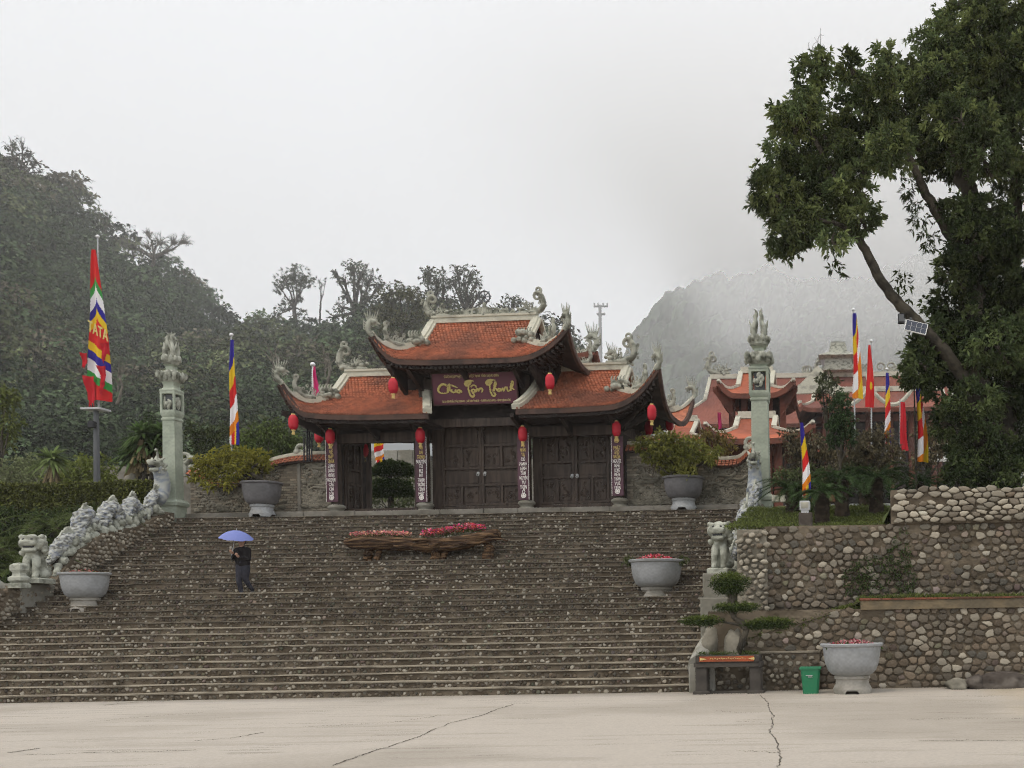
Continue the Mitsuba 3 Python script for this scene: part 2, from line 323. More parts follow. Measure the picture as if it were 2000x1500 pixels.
crack([(50, 1474), (200, 1470), (380, 1466)], 0.012, 6, None)
crack([(380, 1447), (450, 1442), (520, 1430)], 0.015, 7, None)
crack([(1400, 1388), (1440, 1392), (1490, 1391)], 0.010, 8, None)
crack([(1440, 1410), (1488, 1411)], 0.010, 9, None)
crack([(1440, 1466), (1520, 1470)], 0.012, 10, None)
crack([(1770, 1405), (1860, 1404), (2000, 1404)], 0.010, 11, None)
crack([(1790, 1446), (1900, 1446), (2000, 1447)], 0.010, 12, None)
crack([(860, 1398), (760, 1412), (590, 1420)], 0.012, 13, None)

# ---------------------------------------------------------------- stones in mortar
def stone_cells(w, h, cell, seed, stretch=1.3):
    "irregular rounded outlines that fill a w x h field: list of (n x 2) polygons"
    r = rg(seed); w = w / stretch; cw, chh = cell, cell      # laid out in squeezed space, then stretched lengthwise
    nx, ny = max(2, int(w / cw)), max(1, int(h / chh)); P = []
    for j in range(-1, ny + 1):
        for i in range(-1, nx + 1):
            P.append(((i + 0.5 + 0.5 * (j % 2) + r.uniform(-.42, .42)) * w / nx, (j + 0.5 + r.uniform(-.40, .40)) * h / ny))
    P = np.array(P); vo = Voronoi(P); out = []
    for k, reg in enumerate(vo.point_region):
        idx = vo.regions[reg]
        if -1 in idx or len(idx) < 3: continue
        q = vo.vertices[idx]; c = q.mean(0)
        if not (0 < c[0] < w and 0 < c[1] < h) or np.abs(q - c).max() > 3 * cell: continue
        a = np.arctan2(*(q - c).T[::-1]); q = q[np.argsort(a)]
        ang = np.arange(8) * 2 * np.pi / 8 + r.uniform(0, 1) + r.uniform(-.22, .22, 8)
        d = np.stack([np.cos(ang), np.sin(ang)], -1); nxt = np.roll(q, -1, 0); e = nxt - q; nrm = np.stack([e[:, 1], -e[:, 0]], -1)
        den = d @ nrm.T; num = ((q - c) * nrm).sum(1)
        rr = np.where(den > 1e-9, num / np.where(den > 1e-9, den, 1), 1e9).min(1)
        rr = np.minimum(rr, 1.45 * np.median(rr)) * r.uniform(.86, 1.04, 8)
        out.append((c * (stretch, 1), d * rr[:, None] * (stretch, 1)))
    return out
def stone_mesh(c, off, O, U, V, Nn, shrink, proud, r):
    "one stone: outline c + off on the plane O + s U + t V, standing proud along Nn"
    k = len(off); o = off * shrink
    def at(q, h): return O + np.outer(c[0] + q[:, 0], U) + np.outer(c[1] + q[:, 1], V) + np.outer(np.broadcast_to(h, len(q)), Nn)
    v = np.vstack([at(o, -0.03), at(o * 0.96, proud * 0.55), at(o * 0.74, proud * r.uniform(.7, 1.2, k)), at(np.zeros((1, 2)), proud * r.uniform(.9, 1.2))])
    i = np.arange(k); j = (i + 1) % k; f = []
    for a in (0, k): f += [np.c_[i + a, j + a, j + a + k], np.c_[i + a, j + a + k, i + a + k]]
    f.append(np.c_[i + 2 * k, j + 2 * k, np.full(k, 3 * k)])
    return v, np.vstack(f)
def tone(r, base, spread, pale=0.0, palecol=(0.36, 0.33, 0.27)):
    if r.random() < pale: return np.array(palecol) * r.uniform(.75, 1.2)
    return np.array(base) * np.exp(r.normal(0, spread)) * (1 + r.normal(0, .05, 3))
def lay_stones(parent, O, U, V, Nn, w, h, cell, seed, base, spread=.25, pale=.1, shrink=(.72, .95), proud=.04, keep=None, limit=300, stretch=1.3, skip=0.0, palecol=(0.36, 0.33, 0.27)):
    r = rg(seed); cells = stone_cells(w, h, cell, seed + 1, stretch); todo = []
    O, U, V, Nn = (np.asarray(a, float) for a in (O, U, V, Nn))
    for c, off in cells:
        if keep is not None and not keep(c[0], c[1]): continue
        if r.random() < skip: continue
        sh = r.uniform(*shrink); todo.append((np.abs(off).max() * sh, c, off, sh))
    todo.sort(key=lambda t: -t[0]); rest = MB()
    for q, (_, c, off, sh) in enumerate(todo):
        v, f = stone_mesh(c, off, O, U, V, Nn, sh, proud * r.uniform(.6, 1.4), r); col = tone(r, base, spread, pale, palecol)
        if q < limit: part(parent, 'stone', MB().add(v, f), tone_mat(col), True)
        else: rest.add(v, f, col * ALB)
    if rest.n: part(parent, 'small_stones', rest, 'm_stone', True, kind='stuff', color=True)

# ---------------------------------------------------------------- the staircase
st = thing('stone_staircase', 'broad rubble stone staircase rising to the gate', 'staircase')
r = rg(11); rest = MB(); X = np.linspace(SX0, SX1, 120); big = 0
core = MB()
for n in range(1, NST + 1):
    y, z = step_y(n), n * S_Z
    y1 = step_y(n + 1) + 0.03 if n < NST else 34.0
    wob = 0.014 * (meshkit.fbm(np.c_[X * 1.3, np.full(120, n * 3.1), np.zeros(120)], 3, 5) - .5) * 2
    wy = 0.03 * (meshkit.fbm(np.c_[X * 0.9, np.full(120, n * 5.7), np.ones(120)], 3, 6) - .5) * 2
    sag = 0.03 * (meshkit.noise(np.c_[X * .14, np.full(120, n * 1.7), np.zeros(120)], 9) - .5)
    th = np.where(meshkit.noise(np.c_[X * 1.1, np.full(120, n * 9.1), np.zeros(120)], 8) > (.2 if n < 12 else .42), .030, .014)
    zt = z + wob + sag
    def ring(yy, zz): return np.c_[X, np.broadcast_to(yy, 120), zz]
    v = np.vstack([ring(y1, zt), ring(y + wy - 0.022, zt), ring(y + wy - 0.03, zt - .008), ring(y + wy - 0.03, zt - th), ring(y + wy + .01, zt - th - .004), ring(y + wy + .01, zt - S_Z - .03)])
    k = np.arange(119); f = np.vstack([np.c_[k + a, k + 1 + a, k + 1 + a + 120, k + a + 120] for a in (0, 120, 240, 360)])
    f2 = np.c_[k + 480, k + 481, k + 601, k + 600]
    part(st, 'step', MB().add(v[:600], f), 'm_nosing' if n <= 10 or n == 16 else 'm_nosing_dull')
    part(st, 'riser', MB().add(v, f2), 'm_mortar')
    # rubble set in the riser
    cells = stone_cells(SX1 - SX0, S_Z - .035, .062, 100 + n, 1.25); cells.sort(key=lambda t: -np.abs(t[1]).max())
    for q, (c, off) in enumerate(cells):
        if r.random() < .25: continue
        xi = np.interp(SX0 + c[0], X, wy); v_, f_ = stone_mesh(c, off, xyz(SX0, y + xi + .012, z - S_Z + .004), xyz(1, 0, 0), xyz(0, 0, 1), xyz(0, -1, 0), r.uniform(.6, .97), r.uniform(.012, .03), r)
        col = tone(r, (0.128, 0.110, 0.084), .34, .22, (0.36, 0.33, 0.27))
        if n <= 3 and big < 300 and q < 105 and SX0 + c[0] > -20: part(st, 'cobble', MB().add(v_, f_), tone_mat(col), True); big += 1
        else: rest.add(v_, f_, col * ALB)
    core.box((SX0, y + .02, -.05), (SX1, 34.0, z - .02)) if n in (1, 8, 16, 24, 32) else None
part(st, 'cobblestones', rest, 'm_stone', True, kind='stuff', color=True)
part(st, 'core', core, 'm_mortar')
# ---------------------------------------------------------------- upper terrace and gardens
def up_z(X, Y):
    n = meshkit.fbm(np.stack([X * .2, Y * .2, X * 0], -1), 3, 4) - .5
    return TOPZ + .002 + np.clip((Y - 45) / 60, 0, 1.2) * 6 + n * np.clip((Y - 40) / 20, 0, 1) * 2 - .0
struct('terrace', MB().add(*sheet(-75, 60, 34.0, 120, 70, 60, up_z)), 'm_paving', True)
m = MB(); x = SX0 + .02; r = rg(5)
pl = thing('gate_plinth', 'low grey kerb of stone slabs along the head of the stairs', 'kerb')
while x < SX1 - .1:
    w = min(r.uniform(.9, 1.7), SX1 - x); part(pl, 'slab', MB().cbox((x, 33.86 + r.uniform(0, .03), TOPZ - .02), (x + w - .012, 35.6, PLZ - r.uniform(0, .02)), .012), 'm_paving'); x += w
# right-hand garden: grassy bank and the filled ground behind the retaining walls
def bank_z(X, Y):
    n = meshkit.fbm(np.stack([X * .8, Y * .8, X * 0], -1), 3, 14) - .5
    t = np.clip((Y - 23.4) / 5.6, 0, 1); z = 3.60 + t ** 1.15 * 1.1 + np.clip((Y - 29) / 5, 0, 1) * .35
    z = np.where((X > .65) & (Y < 26), np.maximum(z, 4.36), z)
    return z + n * .16
struct('grass_bank', MB().add(*sheet(-2.5, 30, 23.42, 34.05, 90, 60, bank_z)), 'm_soil', True)
struct('lower_ledge', MB().add(*sheet(SX1 + .3, 30, 22.1, 23.3, 60, 10, lambda X, Y: np.where(X < -.1, np.clip(.85 + (X + 3.4) * .28, .8, 1.72), 1.86) + .06 * (meshkit.noise(np.stack([X * 3, Y * 3, X * 0], -1), 2)))), 'm_soil', True)
def bankl_z(X, Y):
    n = meshkit.fbm(np.stack([X * .5, Y * .5, X * 0], -1), 3, 24) - .5
    return np.clip(.4 + (Y - 24) * .52, 0, TOPZ - .1) + n * .5
struct('garden_bank', MB().add(*sheet(-60, SX0 - .7, 20, 34.05, 60, 30, bankl_z)), 'm_soil', True)

# ---------------------------------------------------------------- retaining walls on the right
U, V, Nn = xyz(1, 0, 0), xyz(0, 0, 1), xyz(0, -1, 0)
def rough_front(m, x0, x1, y, z0, z1, seed, amp=.05):
    nx, nz = int((x1 - x0) / .22) + 2, int((z1 - z0) / .2) + 2
    A, B = np.meshgrid(np.linspace(x0, x1, nx), np.linspace(z0, z1, nz), indexing='ij')
    d = amp * (meshkit.fbm(np.stack([A * 1.5, B * 1.5, A * 0], -1), 3, seed) - .5)
    v = np.stack([A, y + d, B], -1).reshape(-1, 3); i, j = np.meshgrid(np.arange(nx - 1), np.arange(nz - 1), indexing='ij'); a = (i * nz + j).ravel()
    m.add(v, np.stack([a, a + nz, a + nz + 1, a + 1], -1))
    m.box((x0, y + amp, z0), (x1, y + .5, z1 - .01))
lw = thing('lower_retaining_wall', 'lower tier of grey rubble retaining wall behind the bin', 'wall')
m = MB(); rough_front(m, SX1 + .35, 14, 22.12, -.1, 1.72, 3); part(lw, 'mortar', m, 'm_mortar_right')
def keep_low(s, t):
    X = SX1 + .35 + s; return t < np.where(X < -.1, np.clip(.85 + (X + 3.4) * .28, .8, 1.70), 1.70) and not (X < -1.05 and t < .86)
lay_stones(lw, (SX1 + .35, 22.10, 0), U, V, Nn, 9.2, 1.72, .145, 31, (.155, .130, .098), .30, .09, (.80, 1.03), .024, keep_low, 300, 1.35, .05)
cw = thing('kerb_wall', 'low rubble kerb wall with a cement top line behind the green bin', 'wall')
m = MB(); rough_front(m, -3.38, -1.0, 21.93, -.1, .80, 4, .03); part(cw, 'mortar', m, 'm_mortar_right')
m = MB().cbox((-3.4, 21.88, .80), (-.98, 22.2, .84), .01); part(cw, 'capping', m, 'm_nosing')
lay_stones(cw, (-3.36, 21.91, .02), U, V, Nn, 2.36, .76, .11, 33, (.15, .13, .105), .3, .25, (.6, .92), .03, None, 290, 1.2, .08)
pc = thing('planter_edge', 'ochre plastered strip with terracotta capping on the lower wall', 'wall')
part(pc, 'plaster', MB().cbox((-.10, 22.02, 1.70), (14, 22.3, 1.90), .01), 'm_ochre')
m = MB(); x = -.12; r = rg(8)
while x < 9: part(pc, 'cap_brick', MB().cbox((x, 21.99 + r.uniform(-.01, .01), 1.902), (x + .235, 22.2, 1.945 + r.uniform(-.006, .006)), .01), 'm_terracotta'); x += .24
uw = thing('upper_retaining_wall', 'tall middle tier of grey brown rubble retaining wall with grass along its foot', 'wall')
m = MB(); rough_front(m, -2.25, 14, 23.22, 1.6, 3.63, 5, .06); part(uw, 'mortar', m, 'm_mortar_right')
lay_stones(uw, (-2.2, 23.19, 1.75), U, V, Nn, 7.7, 1.86, .145, 41, (.150, .128, .098), .30, .08, (.78, 1.03), .024, None, 300, 1.35, .05)
ow = thing('old_wall_end', 'pale weathered rubble wall end beside the right lion', 'wall')
m = MB(); rough_front(m, -2.86, -2.2, 23.0, .7, 3.55, 6, .12); m.box((-2.86, 23.1, .7), (-2.2, 26.5, 3.4)); m.box((-3.24, 26.51, .7), (-2.45, 33.9, 3.5)); part(ow, 'mortar', m, 'm_mortar_pale')
lay_stones(ow, (-2.84, 22.97, .85), U, V, Nn, .66, 2.65, .12, 43, (.235, .21, .165), .25, .25, (.6, .95), .05, None, 290, 1.2, .12)
pw = thing('pale_stone_wall', 'pale dry stone wall under the big tree', 'wall')
m = MB(); rough_front(m, .62, 14, 23.14, 3.63, 4.40, 7, .06); part(pw, 'mortar', m, 'm_mortar')
r = rg(3)
lay_stones(pw, (.64, 23.10, 3.66), U, V, Nn, 6.5, .78, .115, 47, (.27, .245, .185), .36, .12, (.92, 1.04), .04, None, 300, 2.0, .04, (.38, .35, .28))

# ---------------------------------------------------------------- balustrade walls, lions, dragons
def side_wall(x0, x1, prof, m, seed, amp=.02):
    "a wall along the stairs; prof = [(y, z_top)], bottom at -0.1"
    P = np.array(prof); ys = np.arange(P[0, 0], P[-1, 0], .2); zs = np.interp(ys, P[:, 0], P[:, 1]); n = len(ys); k = np.arange(n - 1)
    v = np.vstack([np.c_[np.full(n, x0), ys, np.full(n, -.1)], np.c_[np.full(n, x0), ys, zs], np.c_[np.full(n, (x0 + x1) / 2), ys, zs + .05], np.c_[np.full(n, x1), ys, zs], np.c_[np.full(n, x1), ys, np.full(n, -.1)]])
    for a in range(4): m.add(v, np.c_[k + a * n, k + 1 + a * n, k + 1 + (a + 1) * n, k + (a + 1) * n])
    c = xyz((x0 + x1) / 2, 0, 0)
    for e in (0, n - 1): m.add(v[[e, e + n, e + 2 * n, e + 3 * n, e + 4 * n]], [[0, 1, 2], [0, 2, 3], [0, 3, 4]])
PROF_R = [(21.75, .55), (22.6, .80), (23.88, 1.10), (23.9, 2.55), (26.2, 2.60), (28.3, 3.0), (29.2, 3.55), (30.2, 4.12), (31.6, 4.45), (33.0, 5.15), (33.4, 5.25)]
PROF = [(21.75, .62), (22.6, .95), (25.6, 2.25), (26.3, 2.62), (27.0, 2.66), (28.3, 2.78), (28.31, 2.78), (29.2, 3.72), (30.2, 4.36), (31.6, 4.66), (33.0, 5.22), (33.4, 5.28)]
def wall_top(y, P=None):
    P = P or PROF; return np.interp(y, [p[0] for p in P], [p[1] for p in P])
for nm, x0, x1, lab, sd in (('left', SX0 - .62, SX0, 'mossy rubble balustrade wall along the left edge of the stairs', 51), ('right', SX1, SX1 + .5, 'rubble balustrade wall along the right edge of the stairs', 52)):
    bw = thing('balustrade_wall', lab, 'wall'); PR = PROF if nm == 'left' else PROF_R; m = MB(); side_wall(x0, x1, PR, m, sd); part(bw, 'mortar', m, 'm_mortar_pale' if nm == 'right' else 'm_mortar_right')
    m = MB(); ys = np.arange(21.75, 26.9 if nm == 'left' else 23.8, .12); zz = wall_top(ys, PR)   # rounded cement coping on the lower run
    m.tube(np.c_[np.full(len(ys), (x0 + x1) / 2), ys, zz - .02], .30, 10); part(bw, 'coping', m, 'm_cement', 40)
    if nm == 'left':
        lay_stones(bw, (x1 + .005, 26.0, 1.2), xyz(0, 1, 0), V, xyz(1, 0, 0), 7.4, 4.1, .12, 53, (.25, .205, .145), .3, .2, (.6, .95), .04, lambda s, t: 1.2 + t < wall_top(26 + s) - .06 and 1.2 + t > stair_z(26 + s) - .05, 300, 1.2, .08)
    else:
        lay_stones(bw, (x0 - .005, 22.0, 0.05), xyz(0, 1, 0), V, xyz(-1, 0, 0), 11, 5.0, .14, 54, (.2, .175, .135), .3, .2, (.6, .95), .04, lambda s, t: .05 + t < wall_top(22 + s, PROF_R) - .06 and .05 + t > stair_z(22 + s) - .05, 200, 1.2, .1)
        part(bw, 'end_post', MB().cbox((x0 - .02, 21.72, 0), (x1 + .02, 22.2, .62), .03), 'm_cement')
        part(bw, 'lion_pedestal', MB().cbox((x0 - .03, 23.86, 1.0), (x1 + .04, 25.7, 2.62), .03), 'm_cement'); part(bw, 'pedestal_step', MB().cbox((x0 - .07, 23.7, .6), (x1 + .08, 25.8, 2.05), .03), 'm_cement')
        m = MB().ball((x0 + .42, 22.3, 1.05), (.22, .3, .42), 2, None, .35, 3, 1.5); part(bw, 'boulder', m, 'm_relief', 40)
    if nm == 'left': part(bw, 'lion_pedestal', MB().cbox((x0 - .04, 27.2, 1.9), (x1 + .04, 28.35, 2.80), .03), 'm_cement')
def lion(c, sc, rot, lab):
    "a seated guardian lion, facing -y"
    c = np.array(c)
    H = lambda *s: hull(*s)
    body = [H((0, .38, .22, .24), (0, .20, .62, .21)), H((0, .20, .62, .21), (0, .02, .80, .19)), H((-.16, .42, .18, .17), (-.19, .22, .12, .12)), H((.16, .42, .18, .17), (.19, .22, .12, .12)),
            H((-.12, -.02, .60, .12), (-.13, -.10, .12, .085)), H((.12, -.02, .60, .12), (.13, -.10, .12, .085)), H((-.13, -.10, .07, .09), (-.13, -.22, .05, .07)), H((.13, -.10, .07, .09), (.13, -.22, .05, .07)),
            H((0, .55, .35, .10), (0, .62, .75, .09)), H((0, .62, .75, .09), (0, .52, .95, .06))]
    b = melt(body, .07, 5)
    head = [H((-.13, .0, 1.03, .16), (.13, .0, 1.03, .16), (0, .12, .98, .2)), H((-.10, -.16, 1.06, .09), (.10, -.16, 1.06, .09), (0, -.02, 1.12, .15)), H((-.11, -.20, 1.02, .065), (.11, -.20, 1.02, .065)),
            H((-.10, -.17, .86, .06), (.10, -.17, .86, .06), (0, -.02, .88, .12)), H((-.18, .05, 1.20, .06), (-.24, .08, 1.13, .04)), H((.18, .05, 1.20, .06), (.24, .08, 1.13, .04)), H((-.16, -.13, 1.17, .05), (-.03, -.16, 1.15, .045)), H((.16, -.13, 1.17, .05), (.03, -.16, 1.15, .045)), H((-.04, -.25, 1.06, .045), (.04, -.25, 1.06, .045))]
    h = melt(head, .05, 3)
    k = thing('lion_statue', lab, 'statue'); ca, sa = math.cos(rot), math.sin(rot)
    def fx(v): v = v * sc; return np.stack([v[:, 0] * ca - v[:, 1] * sa, v[:, 0] * sa + v[:, 1] * ca, v[:, 2]], -1) + c
    part(k, 'body', MB().add(fx(b.vertices), b.faces), 'm_carving', 60); big_ = lambda v: (v - xyz(0, .02, .93)) * xyz(1.25, 1.2, 1.22) + xyz(0, .02, .93); part(k, 'head', MB().add(fx(big_(h.vertices)), h.faces), 'm_carving', 60)
    m = MB(); r = rg(7)
    for q in range(46):
        a, z = r.uniform(.5, 2 * math.pi - .5), r.uniform(.72, 1.22); rad = .25 - .08 * abs(z - .95)
        m.ball((math.sin(a) * rad, .08 - math.cos(a) * rad * .8, z), r.uniform(.04, .065), 1)
    m.xf(big_); m.xf(fx); part(k, 'mane', m, 'm_carving', 60, kind='stuff')
    m = MB()
    for s in (-1, 1): m.ball((s * .085, -.20, 1.115), .032, 1)
    m.xf(big_); m.xf(fx); part(k, 'eyes', m, 'm_black', True)
    m = MB().box((-.10, -.21, .925), (.10, -.05, .965)); m.xf(big_); m.xf(fx); part(k, 'mouth', m, 'm_black')
    m = MB().cbox((-.30, -.30, -.14), (.30, .68, .02), .03); m.xf(fx); part(k, 'base', m, 'm_carving')
p = W(75, 1138, 27.8); lion((p[0] + .05, 27.55, 2.93), .90, .25, 'white stone guardian lion at the left edge of the stairs')
p = W(1408, 1114, 24.6); lion((p[0], 24.45, 2.74), .86, -.12, 'white stone guardian lion at the right edge of the stairs')
fin = thing('stone_finial', 'pale lotus bud post beside the left lion', 'finial'); p = W(42, 1140, 27.0)
part(fin, 'post', MB().lathe([(.001, 0), (.17, 0), (.17, .10), (.13, .14), (.17, .2), (.17, .28), (.11, .33), (.10, .40), (.145, .48), (.14, .60), (.08, .66), (.001, .67)], (p[0] - .05, 27.0, 2.66), 4, square=True), 'm_carving', 30)
def dragon(xc, y0, y1, lab, mir):
    "the balustrade dragon: a humped body climbing the wall, its head rearing up before the pillar"
    k = thing('dragon_balustrade', lab, 'sculpture'); n = 260; t = np.linspace(0, 1, n); PR = PROF if mir == 1 else PROF_R; ys = y0 + (y1 - y0) * t
    base = wall_top(ys, PR) + .16; hump = np.sin(t * 2 * np.pi * 4.6 - 1.2); z = base + .26 + .25 * hump * np.clip(t * 4, .15, 1)
    P = np.c_[xc + .05 * np.sin(t * 14), ys, z]; R = .14 + .075 * np.sin(np.pi * np.clip(t * .9 + .12, 0, 1)); R[:20] *= np.linspace(.3, 1, 20)
    m = MB().tube(P, R, 30); v = m.v[0]; m.v[0] = v + (v - np.repeat(np.vstack([P, P[:1], P[-1:]]), [30] * n + [1, 1], 0)) * (.55 * (meshkit.noise(v * 10, 3) - .5) + .35 * (meshkit.noise(v * 26, 4) - .5))[:, None]
    r = rg(mir + 60); col = np.empty((len(v), 3)); mm = meshkit.noise(v * 24, 5); col[:] = (.50, .51, .47); col[mm > .56] = (.36, .38, .41); col[mm > .70] = (.20, .225, .28); col[meshkit.noise(v * 17, 9) > .63] = (.15, .15, .135)
    m.c[0] = col * .85; part(k, 'body', m, 'm_stone', True, color=True)
    m = MB()
    for i in range(4, n - 2, 3):    # dorsal fins
        q = P[i] + xyz(0, 0, R[i] * .9); s = .09 + .06 * r.random(); m.poly([q + (-.025, -.07, 0), q + (-.025, .07, 0), q + (-.025, .05 + .02, s * 1.6)], .05, (1, 0, 0))
    part(k, 'dorsal_fins', m, 'm_carving', kind='stuff')
    m = MB()
    for q in range(150):            # clouds and waves the body rises from
        i = r.integers(4, n - 1); sgn = r.choice((-1, 1)); c = xyz(xc + sgn * r.uniform(.08, .22), ys[i], base[i] - .2 + r.uniform(0, .35))
        m.ball(c, np.array([1, 1, r.uniform(.8, 1.6)]) * r.uniform(.06, .13), 1, None, .6, q, 2.5)
    part(k, 'cloud_scrolls', m, 'm_carving', 50, kind='stuff')
    yh = y1 + .05; zb = wall_top(y1, PR) + .2
    neck = spline([(xc, y1 - .1, zb + .25), (xc, y1 + .22, zb + .65), (xc, y1 + .18, zb + 1.1), (xc, y1 - .05, zb + 1.32)], 20)
    m = MB().tube(neck, np.linspace(.27, .17, 20), 12); m.c[0] = np.where(meshkit.noise(m.v[0] * 12, 4)[:, None] > .5, (.40, .41, .38), (.24, .27, .31)); part(k, 'neck', m, 'm_stone', True, color=True)
    hz = zb + 1.35; H = lambda *s: hull(*[(xc + q[0], y1 + q[1], hz + q[2], q[3]) for q in s])
    hd = melt([H((-.09, .05, .03, .13), (.09, .05, .03, .13), (0, -.1, .05, .14)), H((-.08, -.15, .06, .08), (.08, -.15, .06, .08), (0, -.30, .05, .09)), H((-.06, -.32, .10, .06), (.06, -.32, .10, .06)), H((-.07, -.1, -.13, .07), (.07, -.1, -.13, .07), (0, -.28, -.17, .07)), H((-.13, -.05, .14, .05), (-.2, .08, .26, .03)), H((.13, -.05, .14, .05), (.2, .08, .26, .03)), H((0, -.05, .16, .06), (0, .0, .30, .035))], .045, 3)
    part(k, 'head', MB().add(hd.vertices, hd.faces), 'm_carving', 60)
    m = MB(); m.tube(spline([(xc, y1, hz + .2), (xc, y1 + .04, hz + .38), (xc, y1 - .02, hz + .52)], 8), np.linspace(.055, .02, 8)); m.ball((xc, y1 - .02, hz + .5), .05)
    for q in range(26):
        a = r.uniform(-1.2, 4.3); m.ball((xc + math.cos(a) * .2, y1 + .05 + r.uniform(-.05, .1), hz - .02 + math.sin(a) * .2 + r.uniform(-.1, .05)), r.uniform(.035, .06), 1)
    part(k, 'crest', m, 'm_carving', 50)
    m = MB()
    for s in (-1, 1): m.ball((xc + s * .075, y1 - .2, hz + .135), .035, 1)
    m.box((xc - .07, y1 - .31, hz - .08), (xc + .07, y1 - .08, hz - .035)); part(k, 'eyes_and_mouth', m, 'm_black', 60)
dragon(SX0 - .3, 28.5, 33.0, 'blue and white mosaic dragon rail along the left of the stairs', 1)
dragon(SX1 + .25, 26.3, 32.9, 'blue and white mosaic dragon rail along the right of the stairs', 2)
# ---------------------------------------------------------------- the two stone pillars
def pillar(px, D, off, lab):
    "off: photo rows of the parts"
    k = thing('stone_pillar', lab, 'pillar'); c = W(px, off['base'], D); s = D / FOC; z = lambda y: W(px, y, D)[2]
    c[2] = 0; x, y = c[0], c[1]; SL = off['slim']
    def slim(v): return (v - xyz(x, y, 0)) * xyz(SL, SL, 1) + xyz(x, y, 0)
    pm = lambda prof, nm, sq=True, n=16, **q: part(k, nm, MB().lathe(prof, (x, y, 0), n, square=sq).xf(slim), 'm_pillar', 30, **q)
    b, sh, bt, tp = off['base'], off['shaft'], off['box0'], off['box1']
    pm([(.001, TOPZ - .3), (.42, TOPZ - .3), (.42, z(b) + .42), (.50, z(b) + .46), (.52, z(b) + .56), (.46, z(b) + .62), (.42, z(b) + .66), (.001, z(b) + .66)], 'base')
    pm([(.335, z(b) + .6), (.315, z(sh))], 'shaft')
    pm([(.33, z(sh) - .02), (.36, z(sh)), (.36, z(sh) + .05), (.32, z(sh) + .07), (.32, z(bt) - .14), (.36, z(bt) - .1), (.385, z(bt) - .02), (.39, z(bt)), (.001, z(bt))], 'collar')
    H, h0, h1 = .385, z(bt), z(tp); m = MB()
    for sx in (-1, 1):
        for sy in (-1, 1): m.box((x + sx * H, y + sy * H, h0), (x + sx * (H - .10), y + sy * (H - .10), h1))
    for zz in ((h0, h0 + .09), (h1 - .09, h1)): m.box((x - H + .005, y - H + .005, zz[0] + .002), (x + H - .005, y + H - .005, zz[1] - .002))
    part(k, 'lantern_frame', m.xf(slim), 'm_pillar')
    m = MB().box((x - .2, y - .2, h0 + .05), (x + .2, y + .2, h1 - .05)); part(k, 'lantern_core', m.xf(slim), 'm_steeldark')
    m = MB(); r = rg(int(px)); h = (h0 + h1) / 2
    for fx_, fy_ in ((0, -1), (1, 0), (-1, 0), (0, 1)):
        for q in range(9):
            a = r.uniform(0, 6.28); rr = r.uniform(.03, .19); u_ = math.cos(a) * rr; w_ = math.sin(a) * rr * 1.35
            cc = xyz(x + fx_ * .31 + (u_ if fx_ == 0 else 0), y + fy_ * .31 + (u_ if fy_ == 0 else 0), h + w_); m.ball(cc, (.07, .07, .09), 1, None, .5, q, 3)
        for q in range(4):
            a0 = r.uniform(0, 6.28); tt = np.linspace(a0, a0 + 3.6, 12); rr = np.linspace(.17, .04, 12)
            u_, w_ = np.cos(tt) * rr, np.sin(tt) * rr * 1.3
            m.tube(np.c_[x + fx_ * .335 + (u_ if fx_ == 0 else 0 * u_), y + fy_ * .335 + (u_ if fy_ == 0 else 0 * u_), h + w_], .022, 5)
    part(k, 'openwork_panels', m.xf(slim), 'm_carving', 50)
    pm([(.40, h1), (.40, h1 + .05), (.30, h1 + .09), (.27, h1 + .14), (.27, z(off['cup0']) - .08), (.33, z(off['cup0'])), (.001, z(off['cup0']))], 'cornice')
    z0, z1 = z(off['cup0']), z(off['cup1']); m = MB().lathe([(.001, z0), (.36, z0), (.47, z0 + (z1 - z0) * .3), (.50, z0 + (z1 - z0) * .55), (.40, z1 - .05), (.24, z1), (.001, z1)], (x, y, 0), 20)
    for q in range(16):
        a = q * math.pi / 8; m.ball((x + math.cos(a) * .50, y + math.sin(a) * .50, z0 + (z1 - z0) * (.35 + .25 * (q % 2))), (.10, .10, .12), 1, None, .5, q, 3)
    for q in range(4):
        a = q * math.pi / 2 + math.pi / 4; m.ball((x + math.cos(a) * .62, y + math.sin(a) * .62, z0 + (z1 - z0) * .62), (.11, .11, .13), 1, None, .6, q, 3)
    part(k, 'carved_capital', m.xf(slim), 'm_carving', 40)
    z2, z3 = z(off['lot0']), z(off['lot1']); pm([(.19, z1 - .02), (.19, z2 - .04), (.28, z2), (.001, z2)], 'neck')
    m = MB().lathe([(.001, z2), (.26, z2), (.36, z2 + .07), (.40, z3 - .04), (.30, z3), (.001, z3)], (x, y, 0), 20)
    for q in range(12):
        a = q * math.pi / 6; m.ball((x + math.cos(a) * .38, y + math.sin(a) * .38, z3 - .04), (.085, .085, .11), 1, None, .4, q, 3)
    part(k, 'lotus_bowl', m.xf(slim), 'm_carving', 40)
    z4 = z(off['top']); hh = z4 - z3
    for q in range(4):       # four phoenixes back to back
        a = q * math.pi / 2 + math.pi / 4; d = xyz(math.cos(a), math.sin(a), 0); o = xyz(x, y, z3); m = MB()
        L = lambda rad, hgt: o + d * rad + xyz(0, 0, hgt * hh)
        m.tube(spline([L(.20, 0), L(.30, .18), L(.26, .4), L(.17, .58), L(.19, .74), L(.14, .82)], 16), np.interp(np.linspace(0, 1, 16), [0, .35, .7, 1], [.09, .115, .065, .055]), 8)
        m.ball(L(.17, .78), .06, 1); m.tube([L(.2, .79), L(.29, .75)], [.04, .01], 5)
        m.tube(spline([L(.14, .8), L(.12, .92), L(.22, 1.0)], 8), np.linspace(.06, .015, 8), 5); m.tube(spline([L(.13, .8), L(.07, .9), L(.12, .98)], 8), np.linspace(.05, .012, 8), 5)
